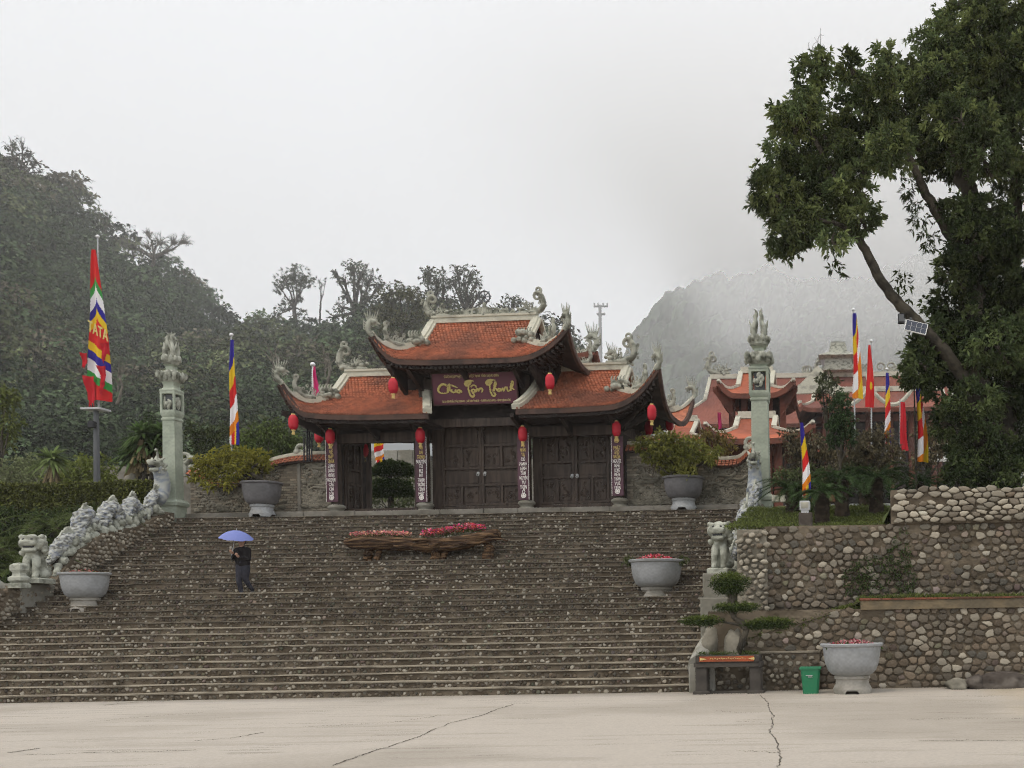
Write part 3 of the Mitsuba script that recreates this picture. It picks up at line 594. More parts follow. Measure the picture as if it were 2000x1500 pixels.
        tg = xyz(-d[1], d[0], 0)
        for s in (-1, 1):
            m.tube(spline([L(.25, .35), L(.28, .4) + tg * s * .12, L(.30, .62) + tg * s * .20], 8), np.linspace(.08, .02, 8), 5)
        for j in range(5): m.ball(L(.2 + .03 * math.sin(j * 3), .08 + .11 * j), (.06, .06, .06), 1, None, .7, j + q, 4)
        part(k, 'phoenix', m.xf(slim), 'm_carving', 50)
pillar(340, 33.75, dict(base=1016, shaft=822, box0=808, box1=766, cup0=748, cup1=724, lot0=714, lot1=699, top=650, slim=.62), 'tall grey green stone pillar with phoenix top on the left of the stairs')
pillar(1488, 33.75, dict(base=1006, shaft=784, box0=771, box1=724, cup0=715, cup1=688, lot0=679, lot1=661, top=606, slim=.84), 'tall grey green stone pillar with phoenix top on the right of the stairs')
# ---------------------------------------------------------------- curved temple roofs
class Roof:
    """Hip-and-gable roof with upturned corners in local axes (x along the ridge, y back, z up). hip_l / hip_r: the end is a hip, else cut square.
    xl, xr: ridge ends; el, er: eave ends; yr: ridge line, ye: front eave line, yb: back eave line"""
    def __init__(s, xl, xr, el, er, yr, ye, yb, zr, ze, lift, tg=.5, hip_l=True, hip_r=True, sag=.28, pw=2.2, out=.18):
        s.__dict__.update(locals()); s.nf = None
    def zb(s, t): return s.zr + (s.ze - s.zr) * (t + s.sag * (t * (1 - t)) * 1.6)
    def xe(s, t, side):
        r, e, hip = (s.xl, s.el, s.hip_l) if side < 0 else (s.xr, s.er, s.hip_r)
        if not hip: return r + (e - r) * t
        u = np.clip((t - s.tg) / (1 - s.tg), 0, 1)
        return r + (e - r) * u ** .9
    def lf(s, x):
        u = np.zeros_like(x)
        if s.hip_l: u = np.maximum(u, np.clip((s.xl - x) / (s.xl - s.el), 0, 1.02))
        if s.hip_r: u = np.maximum(u, np.clip((x - s.xr) / (s.er - s.xr), 0, 1.02))
        if s.hip_l and s.hip_r:      # the eave itself starts to rise before the ridge end
            c, h = (s.el + s.er) / 2, (s.er - s.el) / 2; u2 = np.clip(np.abs(x - c) / h, 0, 1.02)
        elif s.hip_l: u2 = np.clip((s.er - x) / (s.er - s.el), 0, 1.02)
        else: u2 = np.clip((x - s.el) / (s.er - s.el), 0, 1.02)
        return s.lift * (.75 * u ** s.pw + .25 * u2 ** 4)
    def yy(s, t, back): return s.yr + ((s.yb if back else s.ye) - s.yr) * t
    def S(s, x, t, back=False):
        x, t = np.broadcast_arrays(np.asarray(x, float), np.asarray(t, float))
        l = s.lf(x) * np.clip(t, 0, 1) ** 1.5
        y = s.yy(t, back) + (-1 if not back else 1) * s.out * (s.lf(x) / max(s.lift, .01)) * t
        return np.stack([x, y, s.zb(t) + l], -1)
    def side(s, w, t, sd):
        "hip end: w from -1 (front) to 1 (back)"
        w, t = np.broadcast_arrays(np.asarray(w, float), np.asarray(t, float)); x = s.xe(t, sd)
        a, b = s.S(x, t), s.S(x, t, True); k = (w + 1) / 2
        p = a * (1 - k[..., None]) + b * k[..., None]
        drop = s.lf(x) * np.clip(t, 0, 1) ** 1.5 * (1 - np.abs(w) ** 3)
        p[..., 2] -= drop; p[..., 0] -= sd * .10 * (1 - w ** 2) * t
        return p
    def grid(s, fn, A, B, dz=0.0, flip=False):
        a, b = np.meshgrid(A, B, indexing='ij'); v = fn(a, b); v[..., 2] += dz; n, m = a.shape
        i, j = np.meshgrid(np.arange(n - 1), np.arange(m - 1), indexing='ij'); q = (i * m + j).ravel()
        f = np.stack([q, q + 1, q + m + 1, q + m] if flip else [q, q + m, q + m + 1, q + 1], -1)
        return v.reshape(-1, 3), f
    def faces(s, dz=0.0, n=40, m=16, back=True):
        mb = MB()
        for bk in ((False, True) if back else (False,)):
            u = np.linspace(0, 1, n); T = np.concatenate([np.linspace(0, s.tg, m // 2), np.linspace(s.tg, 1, m)[1:]])
            fn = lambda a, b: s.S(s.xe(b, -1) + (s.xe(b, 1) - s.xe(b, -1)) * a, b, bk)
            mb.add(*s.grid(fn, u, T, dz, bk))
        for sd, hip in ((-1, s.hip_l), (1, s.hip_r)):
            if hip: mb.add(*s.grid(lambda a, b: s.side(a, b, sd), np.linspace(-1, 1, 17), np.linspace(s.tg, 1, m), dz, sd > 0))
        return mb
    def eave_line(s, n=60, t=1.0, back=False):
        x = np.linspace(s.xe(np.array(t), -1), s.xe(np.array(t), 1), n); return s.S(x, np.full(n, t), back)
    def side_line(s, sd, n=24, t=1.0): return s.side(np.linspace(-1, 1, n), np.full(n, t), sd)
    def hip_line(s, sd, n=24, back=False):
        t = np.linspace(s.tg, 1, n); return s.S(s.xe(t, sd), t, back)
    def tiles(s, w=.115, row=.115):
        "fish-scale tiles laid in courses on the front slope (and on the hips)"
        mb = MB(); r = rg(int(abs(s.xl * 100)) + 7); out_v, out_f, k = [], [], 0
        L = np.hypot(s.yr - s.ye, s.zr - s.ze); nr = int(L / row)
        def lay(fn, xa, xb, t0, dt):
            nx = max(2, int(abs(xb - xa) / w)); xs = np.linspace(xa, xb, nx + 1)
            return (xs[:-1] + xs[1:]) / 2, abs(xb - xa) / nx
        V = []
        for j in range(nr):
            t0, dt = j / nr, 1.0 / nr; tm_ = min(1, t0 + dt)
            xa, xb = s.xe(np.array(tm_), -1), s.xe(np.array(tm_), 1); xc, ww = lay(None, xa, xb, t0, dt)
            xc = xc + (ww / 2 if j % 2 else 0); xc = xc[xc < xb - ww * .3]
            def P(dx, t, h):
                q = s.S(np.clip(xc + dx * ww, xa, xb), np.full(len(xc), min(t, 1.012))); q[:, 2] += h; q[:, 1] -= h * .35; return q
            jit = r.uniform(0, .020, len(xc))
            V.append(np.stack([P(-.47, t0, .004), P(.47, t0, .004), P(.44, t0 + .75 * dt, .040 + jit), P(.16, t0 + 1.2 * dt, .046 + jit), P(-.16, t0 + 1.2 * dt, .046 + jit), P(-.44, t0 + .75 * dt, .040 + jit), P(.2, t0 + 1.14 * dt, .004), P(-.2, t0 + 1.14 * dt, .004), P(.47, t0 + .8 * dt, .002), P(-.47, t0 + .8 * dt, .002)], 1))
        V = np.concatenate(V); n = len(V); F = np.array([[0, 1, 2], [0, 2, 5], [5, 2, 3], [5, 3, 4], [4, 3, 6], [4, 6, 7], [3, 2, 8], [3, 8, 6], [5, 4, 7], [5, 7, 9]])[:, [0, 2, 1]]
        mb.add(V.reshape(-1, 3), (F[None] + np.arange(n)[:, None, None] * 10).reshape(-1, 3)); return mb
def strip(m, line, wdt, hgt, dz=0.0, dy=0.0, col=None):
    "a rectangular moulding that follows a line"
    p = np.asarray(line, float) + xyz(0, dy, dz); t = np.gradient(p, axis=0); s_ = np.cross(t, xyz(0, 0, 1)); s_ /= np.linalg.norm(s_, axis=1, keepdims=True) + 1e-9
    up = np.cross(s_, t); up /= np.linalg.norm(up, axis=1, keepdims=True) + 1e-9
    q = [p - s_ * wdt / 2, p + s_ * wdt / 2, p + s_ * wdt / 2 + up * hgt, p - s_ * wdt / 2 + up * hgt]; n = len(p); k = np.arange(n - 1); v = np.vstack(q); f = []
    for a in range(4): f.append(np.c_[k + a * n, k + ((a + 1) % 4) * n, k + 1 + ((a + 1) % 4) * n, k + 1 + a * n])
    f.append(np.array([[0, n, 2 * n, 3 * n], [n - 1, 4 * n - 1, 3 * n - 1, 2 * n - 1]])); m.add(v, np.vstack(f), col); return m
def curl(m, o, d, up, r0, turns, rad, n=22, s=1.0):
    "a spiral scroll starting at o in direction d, winding towards up"
    a = np.linspace(0, turns * 2 * np.pi, n); rr = r0 * (1 - .72 * np.linspace(0, 1, n)); o, d, up = (np.asarray(q, float) for q in (o, d, up))
    c = o + up * r0
    p = c + (np.sin(a) * rr)[:, None] * d - (np.cos(a) * rr)[:, None] * up
    m.tube(p, np.linspace(rad, rad * .35, n), 6)
def ridge_dragon(o, d, sc, r):
    "a biting dragon head with a coiled tail that rises behind it; o: seat on the ridge, d: direction it faces"
    m = MB(); o, d, u = np.array(o, float), np.array(d, float), xyz(0, 0, 1); P = lambda a, b, c=0: o + (d * a + u * b + np.cross(d, u) * c) * sc
    m.tube(spline([P(.95, .12), P(.6, .10), P(.25, .12), P(-.05, .25)], 14), np.array([.06, .09, .12, .13, .14, .15, .15, .15, .15, .15, .15, .15, .15, .14]) * sc, 8)
    m.tube(spline([P(-.05, .2), P(-.28, .55), P(-.18, .95), P(.05, 1.12)], 14), np.linspace(.16, .09, 14) * sc, 8)
    curl(m, P(.02, 1.12), -d, -u * -1, -.20 * sc, 1.1, .085 * sc); curl(m, P(-.02, 1.05), -d, u, .17 * sc, 1.25, .075 * sc)
    m.ball(P(.78, .28), np.array([.15, .13, .12]) * sc, 1, None, .3, 1, 3); m.ball(P(1.0, .34), .085 * sc, 1); m.ball(P(.95, .13), .07 * sc, 1)
    for a, b, h in ((.62, .36, .25), (.5, .33, .34), (.36, .30, .28), (.7, .40, .18)): m.tube(spline([P(a, b), P(a - .08, b + h * .6), P(a - .02, b + h)], 6), np.linspace(.06, .012, 6) * sc, 5)
    for q in range(12):
        a = r.uniform(-.15, .7); m.ball(P(a, r.uniform(.02, .34), r.uniform(-.1, .1)), r.uniform(.06, .11) * sc, 1, None, .5, q, 3)
    for q in range(7): m.tube(spline([P(-.22 + .04 * q, .35 + .1 * q), P(-.42 + .04 * q, .42 + .1 * q), P(-.46 + .05 * q, .54 + .1 * q)], 5), np.linspace(.05, .012, 5) * sc, 5)
    for q in range(16):
        a, b = (r.uniform(-.15, .95), r.uniform(.25, .62)) if q % 2 else (r.uniform(-.5, -.1), r.uniform(.2, 1.2)); curl(m, P(a, b, r.uniform(-.08, .08)), d * r.choice((-1, 1)), u, r.uniform(.05, .09) * sc, 1.2, .026 * sc, 9)
    for q in range(3): curl(m, P(.1 + .2 * q, .22, .12), d, u, .08 * sc, 1.1, .035 * sc, 12)
    return m
def corner_phoenix(o, d, sc, r):
    "flame-crested head that curls up from an eave corner, d: outward"
    m = MB(); o, d, u = np.array(o, float), np.array(d, float), xyz(0, 0, 1); P = lambda a, b: o + (d * a + u * b) * sc
    m.tube(spline([P(-.15, -.1), P(.04, .14), P(.02, .36), P(-.10, .5)], 12), np.linspace(.11, .09, 12) * sc, 7); m.ball(P(-.16, .46), .12 * sc, 1, None, .3, 2, 3); m.tube([P(-.2, .46), P(-.40, .38)], [.07 * sc, .025 * sc], 5); m.tube([P(-.2, .40), P(-.36, .26)], [.05 * sc, .02 * sc], 5)
    for q in range(6):
        b = -.05 + q * .1; m.tube(spline([P(.02 - .03 * q, .42), P(.10 - .07 * q, .62), P(.16 - .10 * q, .80 + .08 * (q % 3))], 6), np.linspace(.05, .010, 6) * sc, 5)
    for q in range(6): curl(m, P(r.uniform(-.25, .05), r.uniform(.1, .5)), d * r.choice((-1, 1)), u, r.uniform(.05, .08) * sc, 1.2, .024 * sc, 9)
    for q in range(4): m.tube(spline([P(.05, .1 + .09 * q), P(.18, .14 + .1 * q), P(.20, .24 + .1 * q)], 5), np.linspace(.045, .01, 5) * sc, 5)
    return m
def hip_beast(o, d, sc, r):
    "scrolled beast clinging to the lower hip, facing along -d"
    m = MB(); o, d, u = np.array(o, float), np.array(d, float), xyz(0, 0, 1); P = lambda a, b: o + (d * a + u * b) * sc
    m.tube(spline([P(-.5, .06), P(-.15, .12), P(.2, .16), P(.42, .42), P(.36, .66)], 18), np.interp(np.linspace(0, 1, 18), [0, .4, .8, 1], [.06, .10, .08, .05]) * sc, 7)
    curl(m, P(.36, .66), d, u, .10 * sc, 1.2, .06 * sc, 16)
    for q in range(9):
        a = -.4 + .1 * q; m.tube(spline([P(a, .12), P(a + .05, .24), P(a - .03, .3 + .14 * r.random())], 5), np.linspace(.05, .012, 5) * sc, 5)
    for q in range(9): curl(m, P(r.uniform(-.4, .4), r.uniform(.15, .5)), d * r.choice((-1, 1)), u, r.uniform(.05, .09) * sc, 1.2, .026 * sc, 9)
    for q in range(5): curl(m, P(-.35 + .16 * q, .1), d if q % 2 else -d, u, .07 * sc, 1.2, .032 * sc, 12)
    return m
# ---------------------------------------------------------------- the gate building
GA = math.radians(3.4); GC = W(930, 988, 34.6); GC[2] = 0
GX, GYv = xyz(math.cos(GA), -math.sin(GA), 0), xyz(math.sin(GA), math.cos(GA), 0)
def G(v): v = np.asarray(v, float); return GC + v[..., :1] * GX + v[..., 1:2] * GYv + v[..., 2:3] * xyz(0, 0, 1)
def GL(px, py, ly):
    "local (x, z) of this pixel on the plane local y = ly"
    d = W(px, py, 1.0) - xyz(0, 0, EYE); o = xyz(0, 0, EYE) - GC; t = (ly - o @ GYv) / (d @ GYv); p = o + d * t
    return p @ GX, p[2]
gate = thing('temple_gate', 'dark timber three bay temple gate with orange tiled upswept roofs', 'gate')
def gp(name, m, bsdf, smooth=False, **k): m.xf(G); return part(gate, name, m, bsdf, smooth, **k)
YR, YE_, YB = .95, -1.35, 3.2
def gate_roof(R, nm, hips, top_dragons, rr):
    gp('roof_tiles', R.tiles(), 'm_tile', kind='stuff', label=f'orange scale tiles of the {nm} roof')
    gp('roof_deck', R.faces(-.012), 'm_tile', True)
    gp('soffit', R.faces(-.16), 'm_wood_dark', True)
    m = MB(); strip(m, R.eave_line() + xyz(0, .05, 0), .10, .17, -.175)
    for sd in hips: strip(m, R.side_line(sd), .10, .17, -.175)
    strip(m, R.eave_line(back=True), .10, .17, -.175); gp('fascia', m, 'm_fascia')
    m = MB(); e = R.eave_line(90, .975)    # rafter ends under the fascia
    for q in e[2:-2:2]: m.box(q + xyz(-.045, .03, -.30), q + xyz(.045, 1.3, -.2))
    gp('rafters', m, 'm_wood_dark', kind='stuff')
gc_l, gc_z = GL(845, 627, YR); gc_r, gc_z2 = GL(1050, 619, YR); zc = (gc_z + gc_z2) / 2
ct_l, ct_z = GL(727, 650, YE_); ct_r, ct_z2 = GL(1110, 637, YE_ - .1); ce = GL(925, 704, YE_)[1]
RC = Roof(gc_l, gc_r, ct_l, ct_r, YR, YE_, YB, zc - .1, ce + .06, (ct_z + ct_z2) / 2 - ce - .08, tg=.45)
gate_roof(RC, 'upper central', (-1, 1), True, 1)
wl, wz = GL(676, 731, YR); tl, tz = GL(550, 743, YE_); we = GL(790, 812, YE_)[1]; wi = GL(836, 806, YE_)[0]
RL = Roof(wl, -2.1, tl, wi, YR, YE_, YB, wz - .1, we + .06, tz - we - .1, tg=.45, hip_r=False)
gate_roof(RL, 'left wing', (-1,), True, 2)
wr, wzr = GL(1226, 716, YR); tr, tzr = GL(1288, 712, YE_ - .1); wer = GL(1060, 801, YE_)[1]; wir = GL(1007, 806, YE_)[0]
RR = Roof(2.1, wr, wir, tr, YR, YE_, YB, wzr - .1, wer + .06, tzr - wer - .1, tg=.45, hip_l=False)
gate_roof(RR, 'right wing', (1,), True, 3)
rr = rg(17)
def ridges(R, hips, cut):
    m = MB(); x = np.linspace(R.xl, R.xr, 12); ln = np.c_[x, np.full(12, YR), np.full(12, R.zr)]
    strip(m, ln, .26, .10, -.02); strip(m, ln, .16, .10, .08); strip(m, ln, .24, .07, .17); gp('ridge', m, 'm_trim')
    for sd in hips:
        xr_ = R.xl if sd < 0 else R.xr; tt = np.linspace(0, R.tg, 10)
        for bk in (False, True):
            m = MB(); ln = R.S(np.full(10, xr_ - sd * .02), tt, bk); strip(m, ln, .34, .10, -.01); strip(m, ln, .16, .09, .08); gp('gable_ridge', m, 'm_trim')
            m = MB(); hp = R.hip_line(sd, 26, bk); strip(m, hp, .20, .09, -.01); strip(m, hp[3:19], .12, .12, .07); gp('hip_ridge', m, 'm_trim')
        m = MB(); a = R.S(np.array([xr_ - sd * .12]), np.array([0.0]))[0]; b = R.S(np.array([xr_ - sd * .12]), np.array([R.tg]))[0]; c = R.S(np.array([xr_ - sd * .12]), np.array([R.tg]), True)[0]
        m.poly([a, b, c] if sd > 0 else [a, c, b], .05, (sd, 0, 0)); gp('gable', m, 'm_wood_dark')
        m = MB()     # carved gable boards and side moulding
        ln = R.side_line(sd, 14, R.tg) ; strip(m, ln + xyz(sd * .04, 0, 0), .16, .12, 0); gp('gable_base', m, 'm_trim')
        m = MB()
        for q in range(8): curl(m, b * (1 - q / 7) + c * (q / 7) + xyz(sd * .18, 0, .12), xyz(0, 1, 0) if q % 2 else xyz(0, -1, 0), xyz(0, 0, 1), .12, 1.2, .05, 14)
        gp('gable_scrolls', m, 'm_roofcarving', 50)
        for bk in (False, True):
            o = R.S(np.array([xr_ + sd * .02]), np.array([R.tg]), bk)[0]; m = MB()
            for q in range(22): m.ball(o + xyz(rr.uniform(-.26, .26), rr.uniform(-.2, .12) * (1 if not bk else -1), rr.uniform(0, .30)), rr.uniform(.06, .12), 1, None, .5, q, 3)
            for q in range(5): m.tube(spline([o + xyz(-.2 + .1 * q, -.1, .25), o + xyz(-.24 + .1 * q, -.14, .38), o + xyz(-.2 + .1 * q, -.1, .48)], 5), np.linspace(.05, .012, 5), 5)
            m.ball(o + xyz(-sd * .40, -.12 if not bk else .12, .05), .10, 1)
            gp('crouching_beast', m, 'm_roofcarving', 50)
            hp = R.hip_line(sd, 26, bk); o = hp[11]; d = hp[14] - hp[9]; d /= np.linalg.norm(d); gp('hip_beast', hip_beast(o + xyz(0, 0, .08), d * xyz(1, 1, .3), .95, rr), 'm_roofcarving', 50)
            o = hp[-1]; d = xyz(sd * .85, -.5 if not bk else .5, 0); gp('corner_phoenix', corner_phoenix(o + xyz(0, 0, -.02), d / np.linalg.norm(d), .82, rr), 'm_roofcarving', 50)
        gp('ridge_dragon', ridge_dragon(xyz(xr_ + sd * .02, YR, R.zr + .18), xyz(-sd, 0, 0), .78 if cut else .70, rr), 'm_roofcarving', 50)
    for sd in cut:
        m = MB(); tt = np.linspace(.25, 1, 14); ln = R.S(R.xe(tt, sd) - sd * .02, tt); strip(m, ln, .28, .16, 0); strip(m, ln, .16, .10, .15); gp('verge', m, 'm_trim')
ridges(RC, (-1, 1), ()); ridges(RL, (-1,), (1,)); ridges(RR, (1,), (-1,))
# wheel of the law on flames in the middle of the upper ridge
cx_, cz_ = GL(946, 580, YR); m = MB(); a = np.linspace(0, 2 * np.pi, 25); Rw = .20
m.tube(np.c_[cx_ + Rw * np.cos(a), np.full(25, YR), cz_ + Rw * np.sin(a)], .028, 6, cap=False); m.ball((cx_, YR, cz_), .06, 1)
for q in range(8):
    b = q * math.pi / 4; m.tube([(cx_, YR, cz_), (cx_ + 1.28 * Rw * math.cos(b), YR, cz_ + 1.28 * Rw * math.sin(b))], .018, 5)
gp('dharma_wheel', m, 'm_steeldark', 40)
m = MB()
for q in range(26):
    x = rr.uniform(-1.5, 1.5); h = max(.1, .42 - .2 * abs(x)) ; curl(m, (cx_ + x, YR, RC.zr + .22), (1 if q % 2 else -1, 0, 0), (0, 0, 1), h * .4, 1.2, .05, 14)
for s in (-1, 1):
    for q in range(7): m.tube(spline([(cx_ + s * (.2 + .2 * q), YR, RC.zr + .2), (cx_ + s * (.25 + .2 * q), YR, RC.zr + .42 - .02 * q), (cx_ + s * (.16 + .2 * q), YR, RC.zr + .58 - .03 * q)], 6), np.linspace(.06, .012, 6), 5)
m.tube([(cx_, YR, RC.zr + .2), (cx_, YR, cz_ - .2)], [.14, .05], 8)
gp('ridge_flames', m, 'm_roofcarving', 50)
# body: columns, beams, walls, doors
FZ = PLZ; COLX = [GL(658, 985, 0)[0], GL(831, 985, 0)[0], GL(1029, 980, 0)[0], GL(1211, 980, 0)[0]]
for i, cx in enumerate(COLX):
    for ly in (0, 1.9):
        top = we - .1 if i in (0, 3) else ce - .1
        m = MB().lathe([(.001, FZ + .05), (.165, FZ + .05), (.175, FZ + 1.2), (.155, top), (.001, top)], (cx, ly, 0), 14); c = key_for(f'{gate}__column'); m.xf(G); put(c, m, 'm_wood', 40)
        m = MB().lathe([(.001, FZ), (.27, FZ), (.27, FZ + .05), (.21, FZ + .09), (.23, FZ + .14), (.285, FZ + .20), (.28, FZ + .26), (.2, FZ + .31), (.001, FZ + .31)], (cx, ly, 0), 18); m.xf(G); put(key_for(f'{c}__base'), m, 'm_cement', 40)
X0, X1, X2, X3 = COLX; DY = .42
m = MB()
for a, b, zt in ((X0, X1, we), (X2, X3, wer)):
    m.box((a, -.10, zt - .62), (b, .10, zt - .30)); m.box((a, 1.8, zt + .06), (b, 2.0, zt + .3)); m.box((a, -.12, zt - .14), (b, .12, zt + .3))
m.box((X1, -.11, ce - .6), (X2, .11, ce - .28)); m.box((X1, 1.8, ce - .6), (X2, 2.0, ce - .28)); m.box((X1 - .9, -.13, ce - .16), (X2 + .9, .13, ce + .35)); m.box((X1, -.105, 8.15), (X2, .105, 8.42))
for x in COLX: m.box((x - .09, 0, we - .5), (x + .09, 1.9, we - .25))
gp('beams', m, 'm_wood')
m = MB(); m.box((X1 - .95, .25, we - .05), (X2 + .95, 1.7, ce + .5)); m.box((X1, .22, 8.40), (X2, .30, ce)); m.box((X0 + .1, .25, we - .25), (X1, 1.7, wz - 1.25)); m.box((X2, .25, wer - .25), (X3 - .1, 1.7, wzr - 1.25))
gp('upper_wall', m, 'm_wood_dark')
def bracket(pts, th, ax): gp('bracket', MB().poly(pts, th, ax), 'm_wood_dark')
for x in list(COLX) + [(X0 + X1) / 2, (X2 + X3) / 2]:
    zz = we - .1; bracket([(x - .06, 0, zz - .5), (x - .06, -1.15, zz + .0), (x - .06, -1.15, zz + .12), (x - .06, 0, zz + .3)], .12, (1, 0, 0))
for x in (X1 - .6, X1, X2, X2 + .6, (X1 + X2) / 2): bracket([(x - .07, 0, ce - .75), (x - .07, -1.15, ce - .12), (x - .07, -1.15, ce + .02), (x - .07, 0, ce + .3)], .14, (1, 0, 0))
for x, s, zz in ((X0, -1, we), (X3, 1, wer)):
    bracket([(x, -.07, zz - .6), (x + s * 1.2, -1.1, zz + .2), (x + s * 1.2, -1.1, zz + .35), (x, -.07, zz + .3)], .14, (0, 1, 0)); bracket([(x, -.07, zz - .6), (x + s * 1.2, -.07, zz + .0), (x + s * 1.2, -.07, zz + .25), (x, -.07, zz + .3)], .14, (0, 1, 0))
for x, s in ((X0, -1), (X3, 1)): gp('end_wall', MB().box((x - .06, .1, FZ), (x + .06, 1.8, we - .1)), 'm_wood_dark')
def door_leaf(x0, x1, z0, z1, y, cuts, knob, lab, rot=0.0):
    "a panelled leaf: frame proud, panels recessed; cuts = row heights as fractions with 1 or 2 panels"
    def tr(mm):
        if rot: ca, sa = math.cos(rot), math.sin(rot); mm.xf(lambda v: np.stack([x0 + (v[:, 0] - x0) * ca - (v[:, 1] - y) * sa, y + (v[:, 0] - x0) * sa + (v[:, 1] - y) * ca, v[:, 2]], -1))
        return mm.xf(G)
    k = key_for(f'{gate}__door'); m = MB(); fw = .085; put(k, tr(MB().box((x0, y, z0), (x1, y + .05, z1))), 'm_wood'); labels[k] = {'label': lab}
    m = MB(); H = z1 - z0
    m.box((x0, y - .075, z0), (x0 + fw, y + .003, z1)); m.box((x1 - fw, y - .075, z0), (x1, y + .003, z1)); zs = z0
    rows = []
    for fr, n in cuts:
        m.box((x0 + fw, y - .070, zs), (x1 - fw, y + .003, zs + .07)); rows.append((zs + .07, zs + fr * H, n)); zs += fr * H
    m.box((x0 + fw, y - .070, z1 - .07), (x1 - fw, y + .003, z1))
    for a, b, n in rows:
        if n == 2: m.box(((x0 + x1) / 2 - .035, y - .065, a), ((x0 + x1) / 2 + .035, y + .003, b))
    put(key_for(f'{k}__frame'), tr(m), 'm_wood'); r = rg(int(x0 * 100) + 999)
    for a, b, n in rows:
        xs = [(x0 + fw, x1 - fw)] if n == 1 else [(x0 + fw, (x0 + x1) / 2 - .035), ((x0 + x1) / 2 + .035, x1 - fw)]
        for p, q in xs:
            m = MB(); m.cbox((p + .05, y - .022, a + .05), (q - .05, y + .003, b - .05), .01)
            if n == 2:
                for _ in range(9): curl(m, (r.uniform(p + .1, q - .1), y - .03, r.uniform(a + .1, b - .2)), (r.choice((-1, 1)), 0, 0), (0, 0, 1), r.uniform(.04, .07), 1.2, .016, 10)
            put(key_for(f'{k}__panel'), tr(m), 'm_wood')
    if knob is not None:
        m = MB().ball((knob, y - .075, z0 + H * .40), (.055, .03, .055), 1); a = np.linspace(0, 6.28, 13); m.tube(np.c_[knob + .045 * np.sin(a), np.full(13, y - .1), z0 + H * .40 - .05 + .045 * np.cos(a)], .010, 5, cap=False); put(key_for(f'{k}__handle'), tr(m), 'm_steel', 40)
zs0 = FZ + .20; m = MB()
for a, b in ((X0, X1), (X1, X2), (X2, X3)): m.box((a + .1, DY - .1, FZ - .05), (b - .1, DY + .12, zs0))
gp('threshold', m, 'm_wood')
ca_, cb_ = X1 + .42, X2 - .30; ztop = GL(930, 830, DY)[1]; mid = (ca_ + cb_) / 2
CUT = [(.24, 2), (.21, 1), (.28, 2), (.27, 1)]
m = MB(); m.box((X1 + .1, DY - .08, zs0), (ca_, DY + .06, 8.6)); m.box((cb_, DY - .08, zs0), (X2 - .1, DY + .06, 8.6)); m.box((ca_, DY - .09, ztop), (cb_, DY + .07, ztop + .14)); m.box((ca_, DY - .03, ztop + .14), (cb_, DY + .05, 8.6)); gp('central_door_frame', m, 'm_wood')
door_leaf(ca_ + .01, mid - .005, zs0 + .02, ztop - .01, DY, CUT, mid - .12, 'left leaf of the tall closed central door'); door_leaf(mid + .005, cb_ - .01, zs0 + .02, ztop - .01, DY, CUT, mid + .12, 'right leaf of the tall closed central door')
def frieze(a, b, z0, z1, n, x0, x1, front):
    "a beam pierced by a row of small square openings"
    m = MB(); w = (x1 - x0) / n; h = w * .58; zc_ = (z0 + z1) / 2
    m.box((a, DY - .06, z0), (b, DY + .05, zc_ - h / 2)); m.box((a, DY - .06, zc_ + h / 2), (b, DY + .05, z1)); m.box((a, DY - .055, zc_ - h / 2), (x0, DY + .045, zc_ + h / 2)); m.box((x1, DY - .055, zc_ - h / 2), (b, DY + .045, zc_ + h / 2))
    for q in range(n + 1): m.box((x0 + q * w - w * .17, DY - .054, zc_ - h / 2), (x0 + q * w + w * .17, DY + .044, zc_ + h / 2))
    gp('pierced_frieze', m, 'm_wood')
lz, hz = GL(760, 858, DY)[1], GL(760, 834, DY)[1]; frieze(X0 + .1, X1 - .1, lz, hz, 10, GL(714, 846, DY)[0], GL(812, 846, DY)[0], True)
m = MB(); m.box((X0 + .1, DY - .03, hz), (X1 - .1, DY + .03, we - .2)); xo0, xo1 = GL(704, 920, DY)[0], GL(811, 920, DY)[0]; m.box((X0 + .1, DY - .07, zs0), (xo0 - .58, DY + .05, lz)); m.box((xo1, DY - .07, zs0), (X1 - .1, DY + .05, lz)); gp('left_bay_frame', m, 'm_wood')
CUT2 = [(.36, 2), (.22, 1), (.42, 2)]
door_leaf(xo0 - .56, xo0 + .28, zs0 + .02, lz - .02, DY + .06, CUT2, None, 'open leaf of the left side door', rot=1.50); 
lz2, hz2 = GL(1130, 846, DY)[1], GL(1130, 826, DY)[1]; frieze(X2 + .1, X3 - .1, lz2, hz2, 12, GL(1072, 838, DY)[0], GL(1193, 836, DY)[0], True)
sa_, sb_ = GL(1056, 920, DY)[0], GL(1192, 920, DY)[0]; sm = (sa_ + sb_) / 2
m = MB(); m.box((X2 + .1, DY - .03, hz2), (X3 - .1, DY + .03, wer - .2)); m.box((X2 + .1, DY - .07, zs0), (sa_, DY + .05, lz2)); m.box((sb_, DY - .07, zs0), (X3 - .1, DY + .05, lz2)); gp('right_bay_frame', m, 'm_wood')
door_leaf(sa_ + .01, sm - .005, zs0 + .02, lz2 - .02, DY, CUT2, sm - .09, 'left leaf of the closed right side door'); door_leaf(sm + .005, sb_ - .01, zs0 + .02, lz2 - .02, DY, CUT2, sm + .09, 'right leaf of the closed right side door')
# pale boarding seen through the right frieze
m = MB().box((X2 + .2, 1.75, lz2 - .3), (X3 - .2, 1.8, hz2 + .2)); gp('back_board', m, 'm_trim')
